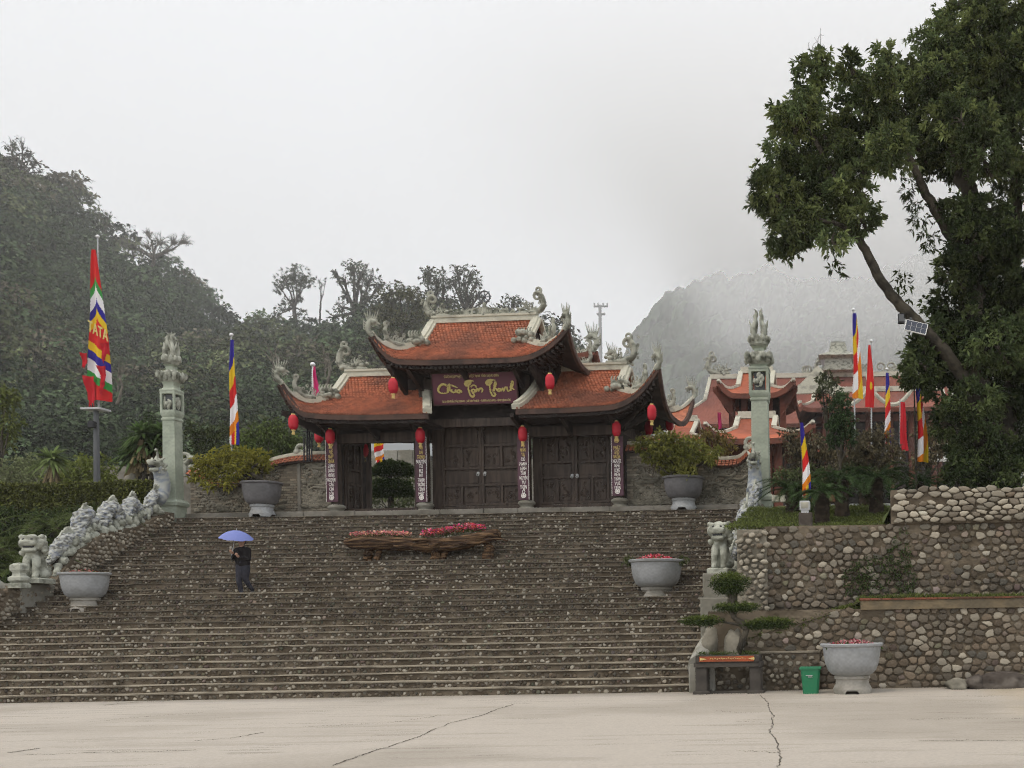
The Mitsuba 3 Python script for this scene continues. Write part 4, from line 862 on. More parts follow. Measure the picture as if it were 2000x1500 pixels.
# ---------------------------------------------------------------- name sign
sy = -.62; s0, sz1 = GL(840, 728, sy); s1, _ = GL(1007, 725, sy); _, sz0 = GL(925, 788, sy); sz1 = GL(925, 726, sy)[1]
sg = thing('name_sign', 'maroon name board with gold lettering under the upper roof', 'sign'); tilt = .16; SW, SH = s1 - s0, sz1 - sz0
def SG(v): v = np.asarray(v, float); return G(np.stack([s0 + v[:, 0], sy + .25 - v[:, 1] * tilt / 1 - v[:, 2] * 1.0, sz0 + v[:, 1]], -1))
m = MB().box((0, 0, 0), (SW, SH, .05)).xf(SG); part(sg, 'board', m, 'm_sign')
m = MB()
for lo, hi in (((0, 0, .03), (SW, .03, .07)), ((0, SH - .03, .03), (SW, SH, .07)), ((0, .03, .03), (.03, SH - .03, .07)), ((SW - .03, .03, .03), (SW, SH - .03, .07))): m.box(lo, hi)
m.xf(SG); part(sg, 'rim', m, 'm_fascia')
def text_on(parent, nm, s, x0, y0, w, hmax, bsdf, fn, bold=False, z=.052, **k):
    t = meshkit.text_mesh(s, 1.0, .03, bold); v = np.array(t.vertices); b = t.bounds; sc = w / (b[1][0] - b[0][0]); sy_ = min(sc, hmax)
    v = np.stack([(v[:, 0] - b[0][0]) * sc + x0, v[:, 1] * (hmax if hmax < sc * 3 else sc) + y0, v[:, 2] * .3 + z], -1); part(parent, nm, MB().add(fn(v), t.faces), bsdf, **k)
text_on(sg, 'top_line', 'GIÁO HỘI PHẬT GIÁO VIỆT NAM TỈNH LẠNG SƠN', SW * .155, SH * .84, SW * .64, .078, 'm_goldtext', SG, True)
text_on(sg, 'bottom_line', 'Đ/C: CỬA KHẨU TÂN THANH - XÃ TÂN THANH - HUYỆN VĂN LÃNG - TỈNH LẠNG SƠN', SW * .11, SH * .085, SW * .80, .066, 'm_goldtext', SG, True)
# script lettering, strokes traced as thick-and-thin pen lines: [(x, y, half width)] in photo rows of the board
def pen(m, pts):
    p = np.array([(x / 1810 * SW, (1 - (y - 80) / 700) * SH, w / 1810 * SW) for x, y, w in pts]); q = spline(p, 8 * len(p)); c, wd = q[:, :2], np.maximum(q[:, 2], .004); t = np.gradient(c, axis=0); t /= np.linalg.norm(t, axis=1, keepdims=True) + 1e-9; nn = np.stack([-t[:, 1], t[:, 0]], -1)
    a, b = c + nn * wd[:, None], c - nn * wd[:, None]; n = len(q); k = np.arange(n - 1)
    v = np.vstack([np.c_[a, np.full(n, .05)], np.c_[b, np.full(n, .05)], np.c_[a, np.full(n, .075)], np.c_[b, np.full(n, .075)]])
    m.add(v, np.vstack([np.c_[k + 2 * n, k + 3 * n, k + 1 + 3 * n, k + 1 + 2 * n], np.c_[k, k + 2 * n, k + 1 + 2 * n, k + 1], np.c_[k + n, k + n + 1, k + 1 + 3 * n, k + 3 * n]]))
B = -50     # board origin in the traced picture
def word(nm, strokes):
    m = MB()
    for s_ in strokes: pen(m, [(x + B, y, w) for x, y, w in s_])
    part(sg, nm, m.xf(SG), 'm_gold')
word('word', [[(345, 365, 20), (330, 325, 20), (250, 345, 22), (190, 430, 22), (215, 500, 16), (300, 520, 10), (370, 510, 9)], [(370, 510, 9), (430, 420, 12), (440, 340, 14), (420, 330, 10), (395, 400, 14), (390, 510, 18)], [(390, 505, 12), (430, 450, 12), (455, 460, 16), (465, 505, 15)],
    [(480, 440, 14), (490, 500, 15), (540, 500, 13), (555, 450, 14), (565, 510, 16)], [(655, 470, 12), (610, 460, 15), (590, 500, 15), (630, 515, 12), (655, 470, 14), (680, 520, 12)], [(475, 350, 16), (530, 375, 15), (605, 403, 6)]])
word('word', [[(960, 285, 6), (900, 270, 18), (820, 290, 34), (780, 335, 34), (800, 370, 18), (850, 350, 20), (900, 300, 10)], [(855, 350, 12), (830, 430, 14), (845, 530, 17), (880, 600, 18), (925, 605, 20), (940, 560, 14), (905, 545, 8)], [(960, 470, 12), (910, 460, 15), (895, 500, 16), (935, 515, 13), (965, 470, 14), (985, 520, 13)],
    [(890, 410, 10), (930, 365, 13), (985, 380, 14), (990, 430, 8)], [(990, 515, 12), (1010, 450, 13), (1030, 460, 14), (1040, 500, 12), (1060, 450, 14), (1110, 440, 16), (1125, 480, 14), (1100, 520, 8)]])
word('word', [[(1420, 275, 6), (1350, 265, 18), (1270, 285, 34), (1230, 330, 34), (1250, 365, 18), (1300, 345, 20), (1350, 295, 10)], [(1305, 345, 12), (1285, 430, 14), (1300, 530, 17), (1335, 600, 18), (1380, 600, 20), (1390, 555, 14), (1355, 540, 8)], [(1330, 500, 10), (1390, 430, 12), (1425, 340, 14), (1405, 310, 10), (1385, 370, 14), (1365, 510, 18)], [(1370, 505, 12), (1400, 450, 13), (1425, 465, 15), (1435, 505, 14)],
    [(1500, 465, 11), (1460, 460, 14), (1450, 500, 14), (1485, 512, 12), (1505, 465, 13), (1520, 510, 12)], [(1520, 510, 10), (1545, 455, 13), (1565, 465, 14), (1570, 510, 13), (1600, 450, 14), (1640, 430, 15), (1655, 490, 14), (1690, 510, 10)], [(1690, 505, 10), (1760, 420, 12), (1785, 320, 14), (1760, 310, 10), (1735, 380, 14), (1720, 510, 18)], [(1720, 500, 12), (1750, 450, 13), (1775, 470, 15), (1790, 470, 16)]])
# ---------------------------------------------------------------- couplet banners on the columns
WORDS = [['VỀ', 'ĐẤT', 'CHÙA', 'LÀNH', 'DÂNG', 'HƯƠNG', 'NGUYỆN', 'CẦU', 'ƠN', 'LỚN'], ['TÂM', 'AN', 'TRONG', 'NGUYỆN', 'TỪ', 'BI', 'HỶ', 'THANH', 'TRƯỜNG', 'TỊNH', 'PHẬT'], ['ĐỜI', 'NHÂN', 'TA', 'CÓ', 'HẠNH', 'LÀNH', 'TÂM', 'NGUYỆN', 'TU', 'THIỆN', 'Ở'], ['PHẬT', 'ĐỘ', 'MUÔN', 'NGƯỜI', 'NHẸ', 'LÒNG', 'NÊN', 'THANH', 'VUI', 'TRÒN']]
WID = [[.5, .7, .85, .85, .85, .85, 1.05, .7, .6, .6], [.55, .5, 1.0, 1.3, .55, .5, .5, .9, 1.0, .85, .8], [.45, .7, .45, .55, .95, .8, .7, 1.05, .5, .9, .4], [.9, .65, .85, 1.1, .7, .75, .7, .9, .75, .85]]
POS = [((655, 860), (659, 980)), ((832, 852), (829, 980)), ((1028, 847), (1031, 976)), ((1211, 852), (1213, 968))]
WHICH = ['leftmost', 'second from left', 'third from left', 'rightmost']
for i in range(4):
    yb = -.24; (pa, pb) = POS[i]; xa, za = GL(*pa, yb); xb, zb_ = GL(*pb, yb); xm = COLX[i] + (.0 if i else -.02); hw = .20; bk = thing('hanging_banner', f'purple vertical couplet banner with white words, {WHICH[i]} of the four gate columns', 'banner', 'couplet banners on the gate columns')
    BF = lambda v, xm=xm: G(np.stack([xm + v[:, 0], yb - v[:, 2], v[:, 1]], -1))
    Zs = np.linspace(zb_, za, 18); m = MB(); wv = .012 * np.sin(Zs * 5 + i); v = np.vstack([np.c_[np.full(18, s * hw), Zs, wv + e] for e in (-.012, 0) for s in (-1, 1)]); k = np.arange(17)
    m.add(BF(v), np.vstack([np.c_[k + 36, k + 54, k + 55, k + 37], np.c_[k + 1, k + 19, k + 18, k], np.c_[k, k + 36, k + 37, k + 1], np.c_[k + 18, k + 19, k + 55, k + 54]])); part(bk, 'cloth', m, 'm_banner', 30)
    m = MB().box((hw - .022, zb_, .012), (hw - .008, za, .03)) if i in (1, 2) else MB().box((-hw + .008, zb_, .012), (-hw + .022, za, .03)); part(bk, 'edge', m.xf(BF), 'm_lettering')
    n = len(WORDS[i]); H = za - zb_; gap = (H - .5) / n
    for q, wd in enumerate(WORDS[i]):
        zc_ = za - .29 - gap * (q + .5) - .02; ww = WID[i][q] * .255; text_on(bk, 'word', wd, -ww / 2, zc_ - .056, ww, .112, 'm_lettering' if q > 2 else 'm_tassel', BF, True, .016)
    for z_, mt in ((za - .14, 'm_tassel'), (zb_ + .14, 'm_lettering')):
        m = MB(); a = np.arange(20) * 2 * np.pi / 20; m.add(BF(np.vstack([np.c_[.088 * np.cos(a), z_ + .088 * np.sin(a), np.full(20, .026)], np.c_[.058 * np.cos(a), z_ + .058 * np.sin(a), np.full(20, .026)]])), np.vstack([[k_, (k_ + 1) % 20, (k_ + 1) % 20 + 20, k_ + 20] for k_ in range(20)]))
        m.add(BF(np.vstack([np.c_[.048 * np.cos(a), z_ + .048 * np.sin(a), np.full(20, .026)], [[0, z_, .03]]])), np.array([[k_, (k_ + 1) % 20, 20] for k_ in range(20)])); part(bk, 'medallion', m, mt)
# ---------------------------------------------------------------- lanterns
def lantern(px, py, D, lab, h=.50, w=.285):
    k = thing('red_lantern', lab, 'lantern', 'red lanterns hung about the gate'); c = W(px, py, D); t = np.linspace(-1, 1, 13); r_ = np.sqrt(np.clip(1 - np.abs(t) ** 3.2, 0, 1)) * w / 2; r_[0] = r_[-1] = w * .2
    def ribs(v, g): return v * np.concatenate([1 + .035 * np.cos(g * 12)[None, :, None] * np.ones((1, 1, 2)), np.ones((1, len(g), 1))], 2)
    part(k, 'shade', MB().lathe(np.c_[r_, t * h / 2], c, 24, mod=ribs), 'm_lantern', True)
    m = MB().lathe([(.001, h / 2 + .03), (w * .2, h / 2 + .03), (w * .22, h / 2 - .012)], c, 10); m.lathe([(w * .22, -h / 2 + .012), (w * .2, -h / 2 - .03), (.001, -h / 2 - .03)], c, 10); part(k, 'caps', m, 'm_tassel', 40)
    m = MB()
    for q in range(8): a = q * math.pi / 4; m.tube([c + xyz(.018 * math.cos(a), .018 * math.sin(a), -h / 2 - .02), c + xyz(.04 * math.cos(a), .04 * math.sin(a), -h / 2 - .15)], [.014, .018], 4)
    part(k, 'tassel', m, 'm_tassel'); part(k, 'cord', MB().tube([c + xyz(0, 0, h / 2), c + xyz(0, .02, h / 2 + .30)], .006, 4), 'm_black')
for px, py, D, lab in ((573, 825, 33.4, 'red lantern under the far left eave corner'), (623, 852, 37.2, 'red lantern behind the left end of the gate, beside the iron rack'), (645, 853, 34.3, 'red lantern over the leftmost couplet banner'),
        (711, 879, 36.6, 'red lantern glimpsed inside the open left doorway'), (768, 754, 32.9, 'red lantern in front of the left wing roof'), (821, 851, 34.0, 'red lantern beside the open doorway over the second banner'),
        (1021, 848, 33.9, 'red lantern over the third banner right of the central door'), (1074, 746, 32.6, 'red lantern in front of the right wing roof'), (1204, 838, 33.7, 'red lantern over the rightmost couplet banner'),
        (1273, 806, 32.5, 'red lantern under the far right eave corner'), (1267, 836, 36.5, 'red lantern half hidden behind the right end of the gate'), (1308, 828, 37.0, 'red lantern hung low right of the gate above the bush')):
    lantern(px, py, D, lab)
# iron rack left of the gate
rk = thing('iron_rack', 'dark iron rack of upright bars on the left wall', 'rack'); m = MB()
for q, (x, yt) in enumerate(((594, 857), (600, 832), (604, 842), (609, 848))):
    part(rk, 'bar', MB().tube([W(x, 902, 34.7), W(x, yt, 34.7)], .025, 6), 'm_black')
part(rk, 'crossbar', MB().tube([W(592, 843, 34.7), W(612, 842, 34.7)], .02, 6), 'm_black')
# ---------------------------------------------------------------- brick wing walls with carved panels and tiled copings
def wing_wall(name_lab, D, xa, xb, top, seed, dl):
    "top: [(px, row)] of the wall's upper edge"
    k = thing('brick_wall', name_lab, 'wall'); Pt = np.array([W(x, y, D) for x, y in top]); xs = np.linspace(Pt[0, 0], Pt[-1, 0], 60); zt = np.interp(xs, Pt[:, 0], Pt[:, 2])
    from scipy.interpolate import PchipInterpolator
    o = np.argsort(Pt[:, 0]); zt = PchipInterpolator(Pt[o, 0], Pt[o, 2])(xs); zf = lambda x: np.interp(x, xs, zt)
    m = MB(); n = 60; j = np.arange(n - 1); B_ = TOPZ - .1
    v = np.vstack([np.c_[xs, np.full(n, D), np.full(n, B_)], np.c_[xs, np.full(n, D), zt], np.c_[xs, np.full(n, D + .3), zt], np.c_[xs, np.full(n, D + .3), np.full(n, B_)]])
    for a in range(3): m.add(v, np.c_[j + a * n, j + 1 + a * n, j + 1 + (a + 1) * n, j + (a + 1) * n])
    m.add(v, [[0, n, 2 * n, 3 * n], [n - 1, 2 * n - 1, 3 * n - 1, 4 * n - 1]]); part(k, 'wall_core', m, 'm_brickmortar')
    r = rg(seed); bl, bh = .22, .085; z = PLZ - .1; row = 0; q = 0; rest = MB()
    while z < zt.max():
        x = xs[0] + (bl / 2 if row % 2 else 0)
        while x < xs[-1] - bl:
            if z + bh < zf(x + bl / 2) - .03 and r.random() > .04:
                col = np.array((.255, .215, .165)) * np.exp(r.normal(0, .2)) ; p = r.uniform(.006, .022); mm = MB().box((x, D - p, z), (x + bl - .02, D + .02, z + bh - .02), col)
                if q < 300: part(k, 'brick', mm, tone_mat(col)); q += 1
                else: rest.add(*mm.mesh(), col * ALB)
            x += bl
        z += bh; row += 1
    if rest.n: part(k, 'upper_bricks', rest, 'm_brick', kind='stuff', color=True)
    # coping: trim line, tiles in two sloping rows, ridge roll
    m = MB(); ln = np.c_[xs, np.full(n, D + .15), zt + .30]; strip(m, ln, .16, .07, 0); strip(m, ln, .09, .05, .07); part(k, 'coping_ridge', m, 'm_trim')
    m = MB(); s = 0; L = np.r_[0, np.cumsum(np.hypot(np.diff(xs), np.diff(zt)))]
    m2 = MB(); strip(m2, np.c_[xs, np.full(n, D + .15), zt], .62, .06, 0); part(k, 'coping_bed', m2, 'm_fascia')
    for side in (-1, 1):
        for rw in range(3):
            for s_ in np.arange(.05, L[-1], .13):
                x, zc_ = np.interp(s_, L, xs), np.interp(s_, L, zt); dx = np.interp(s_ + .05, L, xs) - x; dz = np.interp(s_ + .05, L, zt) - zc_; e = xyz(dx, 0, dz) / max(np.hypot(dx, dz), 1e-6) * .055
                a = xyz(x, D + .15 + side * (.05 + .11 * rw), zc_ + .30 - .085 * rw); b = xyz(x, D + .15 + side * (.05 + .11 * (rw + 1.15)), zc_ + .30 - .085 * (rw + 1) + .0)
                m.add([a - e, a + e, b + e * .8 + xyz(0, 0, .03), b + xyz(0, side * .02, .035), b - e * .8 + xyz(0, 0, .03), b - e * .8, b + e * .8], [[0, 1, 2], [0, 2, 4], [4, 2, 3], [4, 3, 5], [3, 2, 6], [3, 6, 5]])
    part(k, 'coping_tiles', m, 'm_tile', kind='stuff'); m = MB(); strip(m, np.c_[xs, np.full(n, D), np.full(n, PLZ)], .5, .16, -.1); part(k, 'plinth', m, 'm_paving')
    return k, zf
def relief(k, D, px0, px1, py0, py1, seed):
    m = MB(); r = rg(seed)
    a, b = W(px0, py1, D), W(px1, py0, D)
    for q in range(110):
        c = xyz(r.uniform(a[0] + .1, b[0] - .1), D - .03, a[2] + (b[2] - a[2]) * r.random() ** 1.6); curl(m, c, (r.choice((-1, 1)), 0, 0), (0, 0, 1), r.uniform(.05, .13), r.uniform(.7, 1.3), r.uniform(.022, .04), 12)
    for q in range(70): m.ball(xyz(r.uniform(a[0], b[0]), D - .02, a[2] + (b[2] - a[2]) * r.random() ** 2 * .8), (r.uniform(.05, .14), .05, r.uniform(.04, .09)), 1, None, .5, q, 2.5)
    for q in range(5):
        x0 = r.uniform(a[0], b[0] - .6); z0 = r.uniform(a[2] + .3, b[2] - .2); m.tube(spline([(x0, D - .02, z0), (x0 + .25, D - .06, z0 + .16), (x0 + .5, D - .05, z0 + .12), (x0 + .75, D - .03, z0 + .26)], 14), np.linspace(.03, .06, 14), 6)
    part(k, 'carved_relief', m, 'm_relief', 50)
lwk, _ = wing_wall('curved grey brick wall with tiled coping left of the gate', 35.0, 0, 0, [(372, 930), (400, 938), (440, 955), (480, 950), (510, 925), (545, 912), (590, 905), (652, 903)], 71, 0)
relief(lwk, 35.0, 380, 555, 905, 998, 1); relief(lwk, 35.0, 590, 645, 900, 990, 2)
part(lwk, 'pier', MB().cbox((W(582, 900, 35)[0], 34.93, PLZ - .1), (W(588, 900, 35)[0], 35.02, 7.1), .01), 'm_paving')
rwk, _ = wing_wall('curved grey brick wall with swooping tiled coping right of the gate', 34.6, 0, 0, [(1224, 885), (1280, 883), (1330, 880), (1380, 898), (1410, 915), (1440, 912), (1465, 892), (1480, 880)], 72, 0)
relief(rwk, 34.6, 1235, 1310, 905, 985, 3); relief(rwk, 34.6, 1365, 1470, 910, 985, 4)
for k, D, pts in ((lwk, 35.15, [(360, 905, 1), (590, 888, -1)]), (rwk, 34.75, [(1466, 875, -1)])):
    for px, py, s in pts:
        m = MB(); o = W(px, py, D); r = rg(int(px)); curl(m, o, (s, 0, 0), (0, 0, 1), .2, 1.2, .08); curl(m, o + xyz(-s * .25, 0, -.1), (s, 0, 0), (0, 0, 1), .15, 1.2, .06)
        for q in range(6): m.ball(o + xyz(r.uniform(-.3, .3), 0, r.uniform(-.15, .2)), r.uniform(.06, .12), 1, None, .5, q, 3)
        m.tube([o + xyz(0, 0, -.45), o], [.12, .08], 6); part(k, 'coping_scroll', m, 'm_carving', 50)
# ---------------------------------------------------------------- foliage helpers
def leafquads(m, P, L, Wd, col, r, droop=.3, dirs=None, spread=1.0, face=None, var=.16):
    "rhombic leaves at the points P; L, Wd length and width (arrays or numbers)"
    n = len(P); P = np.asarray(P, float); L = np.broadcast_to(L, n) * r.uniform(.7, 1.3, n); Wd = np.broadcast_to(Wd, n) * r.uniform(.8, 1.2, n)
    d = r.normal(size=(n, 3)) * spread
    if dirs is not None: d = d * .6 + dirs
    d[:, 2] -= droop; d /= np.linalg.norm(d, axis=1, keepdims=True) + 1e-9
    u = r.normal(size=(n, 3)) * .6 + xyz(0, 0, 1)
    if face is not None:      # leaves lie along the surface they cover
        u = face + r.normal(size=(n, 3)) * .45; d = r.normal(size=(n, 3)); d -= u * ((d * u).sum(1) / (u * u).sum(1))[:, None]; d /= np.linalg.norm(d, axis=1, keepdims=True) + 1e-9
    s = np.cross(d, u); s /= np.linalg.norm(s, axis=1, keepdims=True) + 1e-9
    nn = np.cross(s, d)
    v = np.stack([P, P + d * L[:, None] * .5 + s * Wd[:, None] / 2 + nn * L[:, None] * .06, P + d * L[:, None] - xyz(0, 0, 1) * (L * .12)[:, None], P + d * L[:, None] * .5 - s * Wd[:, None] / 2 + nn * L[:, None] * .06], 1).reshape(-1, 3)
    b = np.arange(n) * 4; f = np.vstack([np.c_[b, b + 1, b + 2], np.c_[b, b + 2, b + 3]]); col = np.broadcast_to(col, (n, 3)) * np.exp(r.normal(0, var, (n, 1)))
    m.v.append(v); m.f.append(f + m.n); m.c.append(np.repeat(col, 4, 0)); m.n += len(v)
def in_ball(r, n, lo=.45):
    d = r.normal(size=(n, 3)); d /= np.linalg.norm(d, axis=1, keepdims=True); return d * (lo + (1 - lo) * r.random((n, 1)) ** .6)
def sprigs(m, C, R, n, L, Wd, base, r, whorl=6, flat=.8, var=.25, light=(.06, .075, .02), droop=.35, lo=.35):
    "leaf clump: n whorls through a flattened ball"
    q = in_ball(r, n, lo); P = np.asarray(C) + q * np.broadcast_to(R, 3) * xyz(1, 1, flat)
    t = np.clip(meshkit.noise(P * 1.7, 3) * 1.3 - .3, 0, 1)[:, None]; col = np.array(base) * np.exp(r.normal(0, var, (n, 1))) * (1 - t * .5) + np.array(light) * t * .6
    leafquads(m, np.repeat(P, whorl, 0) + r.normal(0, L * .15, (n * whorl, 3)), L, Wd, np.repeat(col, whorl, 0), r, droop, np.repeat(q, whorl, 0) * .7)
def limb(m, pts, r0, r1, r, sides=7, n=14, wig=.04):
    q = spline(pts, n) if len(pts) > 2 else np.linspace(pts[0], pts[1], n); q[1:-1] += r.normal(0, wig, (n - 2, 3)) * r0 * 3; m.tube(q, np.linspace(r0, r1, n), sides); return q
# ---------------------------------------------------------------- flower pots
def feet(v, g):
    low = np.maximum(0, .5 + np.cos(g * 4)) ** .6; v[0, :, 2] += .075 * (low > .95); v[1, :, 2] += .075 * (low > .95) * 0; return v
def pot(c, w, h, lab, bowl='m_pot', foot='m_potfoot', seed=0, bonsai=False):
    k = thing('stone_pot', lab, 'flower pot', 'grey bowl pots on pedestals'); s = w / 2; c = np.array(c)
    pr_ = [(.001, .355 * h), (.52 * s, .355 * h), (.64 * s, .385 * h), (.76 * s, .46 * h), (.845 * s, .60 * h), (.885 * s, .76 * h), (.915 * s, .925 * h), (.985 * s, .945 * h), (1.0 * s, .985 * h), (.97 * s, h), (.90 * s, h), (.87 * s, .93 * h), (.001, .90 * h)]
    part(k, 'bowl', MB().lathe(pr_, c, 40), bowl, 35)
    pr_ = [(.60 * s, .0), (.615 * s, .085 * h), (.58 * s, .13 * h), (.525 * s, .20 * h), (.515 * s, .28 * h), (.56 * s, .295 * h), (.565 * s, .345 * h), (.53 * s, .365 * h), (.001, .37 * h)]
    part(k, 'pedestal', MB().lathe(pr_, c, 48, mod=feet), foot, 35); part(k, 'soil', MB().lathe([(.88 * s, .935 * h), (.4 * s, .965 * h), (.001, .97 * h)], c, 20), 'm_soil', True)
    return k
def petals(c, rx, ry, hgt, n, cols, r, size=.045):
    m = MB(); a = r.uniform(0, 6.28, n); q = np.sqrt(r.random(n)); x = np.cos(a) * q; y = np.sin(a) * q
    P = np.c_[c[0] + x * rx, c[1] + y * ry, c[2] + hgt * (1 - q ** 2) * r.uniform(.5, 1.0, n)]
    leafquads(m, P, size, size * .8, np.array(cols)[r.integers(0, len(cols), n)], r, -.6); return m
PINK = [(.58, .07, .11), (.62, .14, .18), (.50, .04, .06), (.66, .30, .30)]
def flowers(nm, lab, c, rx, ry, hgt, n, r, cols=PINK, size=.06, green=.5):
    k = thing(nm, lab, 'flowers'); part(k, 'blossoms', petals(c, rx, ry, hgt, n, cols, r, size), 'm_petal', kind='stuff', color=True)
    part(k, 'leaves', petals(np.array(c) - xyz(0, 0, .03), rx * 1.08, ry * 1.08, hgt * .9, int(n * green), [(.07, .10, .03), (.045, .075, .02), (.12, .11, .05)], r, size * 1.3), 'm_leafdull', kind='stuff', color=True)
r = rg(81)
p = on_stair(167, 1191); p[0] *= 1.023; pot(p + xyz(0, .62, 0), 1.20, 1.06, 'grey pot at the left edge of the stairs below the lion'); flowers('flowers', 'sparse pink flowers in the left stair pot', p + xyz(0, .62, 1.0), .44, .44, .13, 260, r, [(.40, .14, .12), (.42, .2, .18), (.30, .1, .08)], .06, 1.2)
p = on_stair(1283, 1178); p[0] *= 1.022; pot(p + xyz(0, .62, 0), 1.50, 1.17, 'pale grey pot on the right side of the stairs'); flowers('flowers', 'bright pink flowers mounded in the right stair pot', p + xyz(0, .62, 1.11), .62, .62, .20, 900, r, size=.06)
part_c = p + xyz(0, .62, 1.11)
m = MB()
for s in (-1, 1): sprigs(m, part_c + xyz(s * .72, -.05, .04), (.16, .2, .14), 26, .10, .03, (.07, .085, .035), r)
single('trailing_leaves', 'green sprigs spilling over the rim of the right stair pot', 'plant', m, 'm_leafdull', kind='stuff', color=True)
p = xyz(*W(1665, 1345, 21.0)); p[2] = 0; pot(p + xyz(0, -.1, 0), 1.30, 1.02, 'bluish grey pot on the concrete beside the green bin'); flowers('flowers', 'low pink flowers in the pot beside the green bin', p + xyz(0, -.1, .95), .56, .5, .13, 420, r, [(.45, .16, .18), (.40, .09, .12), (.5, .32, .30)], .055, .7)
lpot = W(509, 1007, 33.55); lpot[2] = TOPZ + .0; pot(lpot + xyz(0, .1, 0), 1.26, 1.15, 'dark grey pot at the head of the stairs left of the gate', 'm_potdark', 'm_pot')
rpot = W(1334, 990, 33.6); rpot[2] = TOPZ + .0; pot(rpot + xyz(0, .15, 0), 1.40, 1.10, 'dark pot with overhanging bush right of the gate', 'm_potdark', 'm_pot')
# bushes in the two upper pots
def pot_tree(nm, lab, c, clumps, trunk, D, base, light, n, L, r, bare=0, nice='m_leaf'):
    k = thing(nm, lab, 'shrub'); m = MB(); 
    for pts, a, b in trunk: limb(m, [np.array(c) if q is None else W(q[0], q[1], D + (q[2] if len(q) > 2 else 0)) for q in pts], a, b, r)
    m2 = MB()
    for px, py, rad in clumps:
        C = W(px, py, D + r.uniform(-.3, .3)); R = rad * D / FOC; sprigs(m2, C, R, int(n * (rad / 20) ** 2), L, L * .38, base, r, 5, .85, .22, light, .1, .2)
        limb(m, [np.array(c), (np.array(c) + C) / 2 + r.normal(0, .1, 3), C], .035, .012, r, 5, 8)
        for q in range(bare): limb(m, [C, C + in_ball(r, 1)[0] * R * 1.15], .014, .005, r, 4, 4)
    part(k, 'branches', m, 'm_bark', 40); part(k, 'foliage', m2, nice, kind='stuff', color=True); return k
c = lpot + xyz(-.05, .1, 1.08)
pot_tree('bonsai_tree', 'yellow green bonsai leaning left out of the dark left pot', c, [(400, 915, 22), (425, 900, 26), (450, 893, 26), (478, 895, 26), (505, 893, 20), (385, 932, 14), (430, 925, 24), (465, 920, 26), (500, 912, 22), (445, 945, 14), (410, 945, 14), (390, 900, 10), (520, 902, 14)],
    [([None, (498, 930), (470, 922), (462, 905)], .13, .05), ([None, (490, 925), (505, 905)], .08, .03)], 33.6, (.18, .18, .036), (.30, .27, .055), 56, .15, rg(82))
c = rpot + xyz(0, .15, 1.03)
pot_tree('bonsai_tree', 'loose green bush spilling over the dark right pot', c, [(1290, 865, 30), (1320, 872, 32), (1350, 878, 28), (1270, 885, 22), (1300, 895, 28), (1335, 900, 30), (1315, 920, 22), (1340, 925, 18), (1370, 885, 22), (1385, 895, 14), (1252, 868, 16), (1330, 940, 12), (1400, 880, 12)],
    [([None, (1330, 930), (1310, 900)], .10, .04)], 33.7, (.165, .175, .045), (.29, .28, .075), 66, .15, rg(83), 1)
pot_tree('shrub', 'yellowish brown shrub behind the right bush', W(1400, 935, 36.5), [(1395, 865, 24), (1420, 870, 20), (1380, 850, 16), (1410, 850, 14), (1255, 860, 18), (1240, 870, 14), (1360, 862, 16)], [([None, (1402, 890), (1400, 860)], .05, .02)], 36.5, (.16, .125, .045), (.24, .19, .065), 30, .17, rg(84), 2)
# ---------------------------------------------------------------- hollow log planter on the stairs
lg = thing('log_planter', 'rough hollow log trough planter on stump legs on the stairs', 'planter'); r = rg(91)
DL = on_stair(850, 1094)[1] - .05
def log(pts, rad, seed):
    P = np.array([W(x, y, DL) for x, y in pts]); q = spline(P, 70); R = np.interp(np.linspace(0, 1, 70), np.linspace(0, 1, len(rad)), rad)
    m = MB().tube(q, R, 22); v = m.v[0]; ax = np.repeat(q, 22, 0); b = v[:len(ax)]; d = b - ax
    n_ = meshkit.fbm(np.c_[b[:, 0] * 1.6, b[:, 1] * 9, b[:, 2] * 9], 4, seed); k_ = 1 + .75 * (n_ - .5)
    d = d * k_[:, None]; d[:, 2] = np.where(d[:, 2] > R.mean() * .75, R.mean() * .62, d[:, 2] * .95); m.v[0][:len(ax)] = ax + d * xyz(1, 1.15, 1); return m
part(lg, 'left_log', log([(679, 1063), (700, 1059), (740, 1058), (790, 1060), (838, 1062)], [.15, .25, .27, .25, .20], 5), 'm_log', 40)
part(lg, 'right_log', log([(812, 1064), (860, 1062), (910, 1056), (950, 1048), (975, 1041)], [.20, .26, .26, .23, .13], 6), 'm_log', 40)
for x, y, w in ((716, 1093, .14), (735, 1090, .08), (850, 1092, .13), (868, 1090, .08), (953, 1087, .15)):
    a = W(x, y + 3, DL - .02); b = W(x + (6 if x < 800 else 0), 1064, DL); m = MB(); limb(m, [a, (a + b) / 2 + xyz(.03, 0, 0), b], w * 1.15, w * .8, r, 9, 8, .08); part(lg, 'stump_leg', m, 'm_log', 40)
for q in range(9): a = W(r.uniform(690, 960), r.uniform(1055, 1070), DL - .3); m = MB(); limb(m, [a, a + xyz(.35, 0, .06 * r.normal()), a + xyz(.7, .02, .1 * r.normal())], .05, .02, r, 6, 8, .06); part(lg, 'bark_ridge', m, 'm_log', 40)
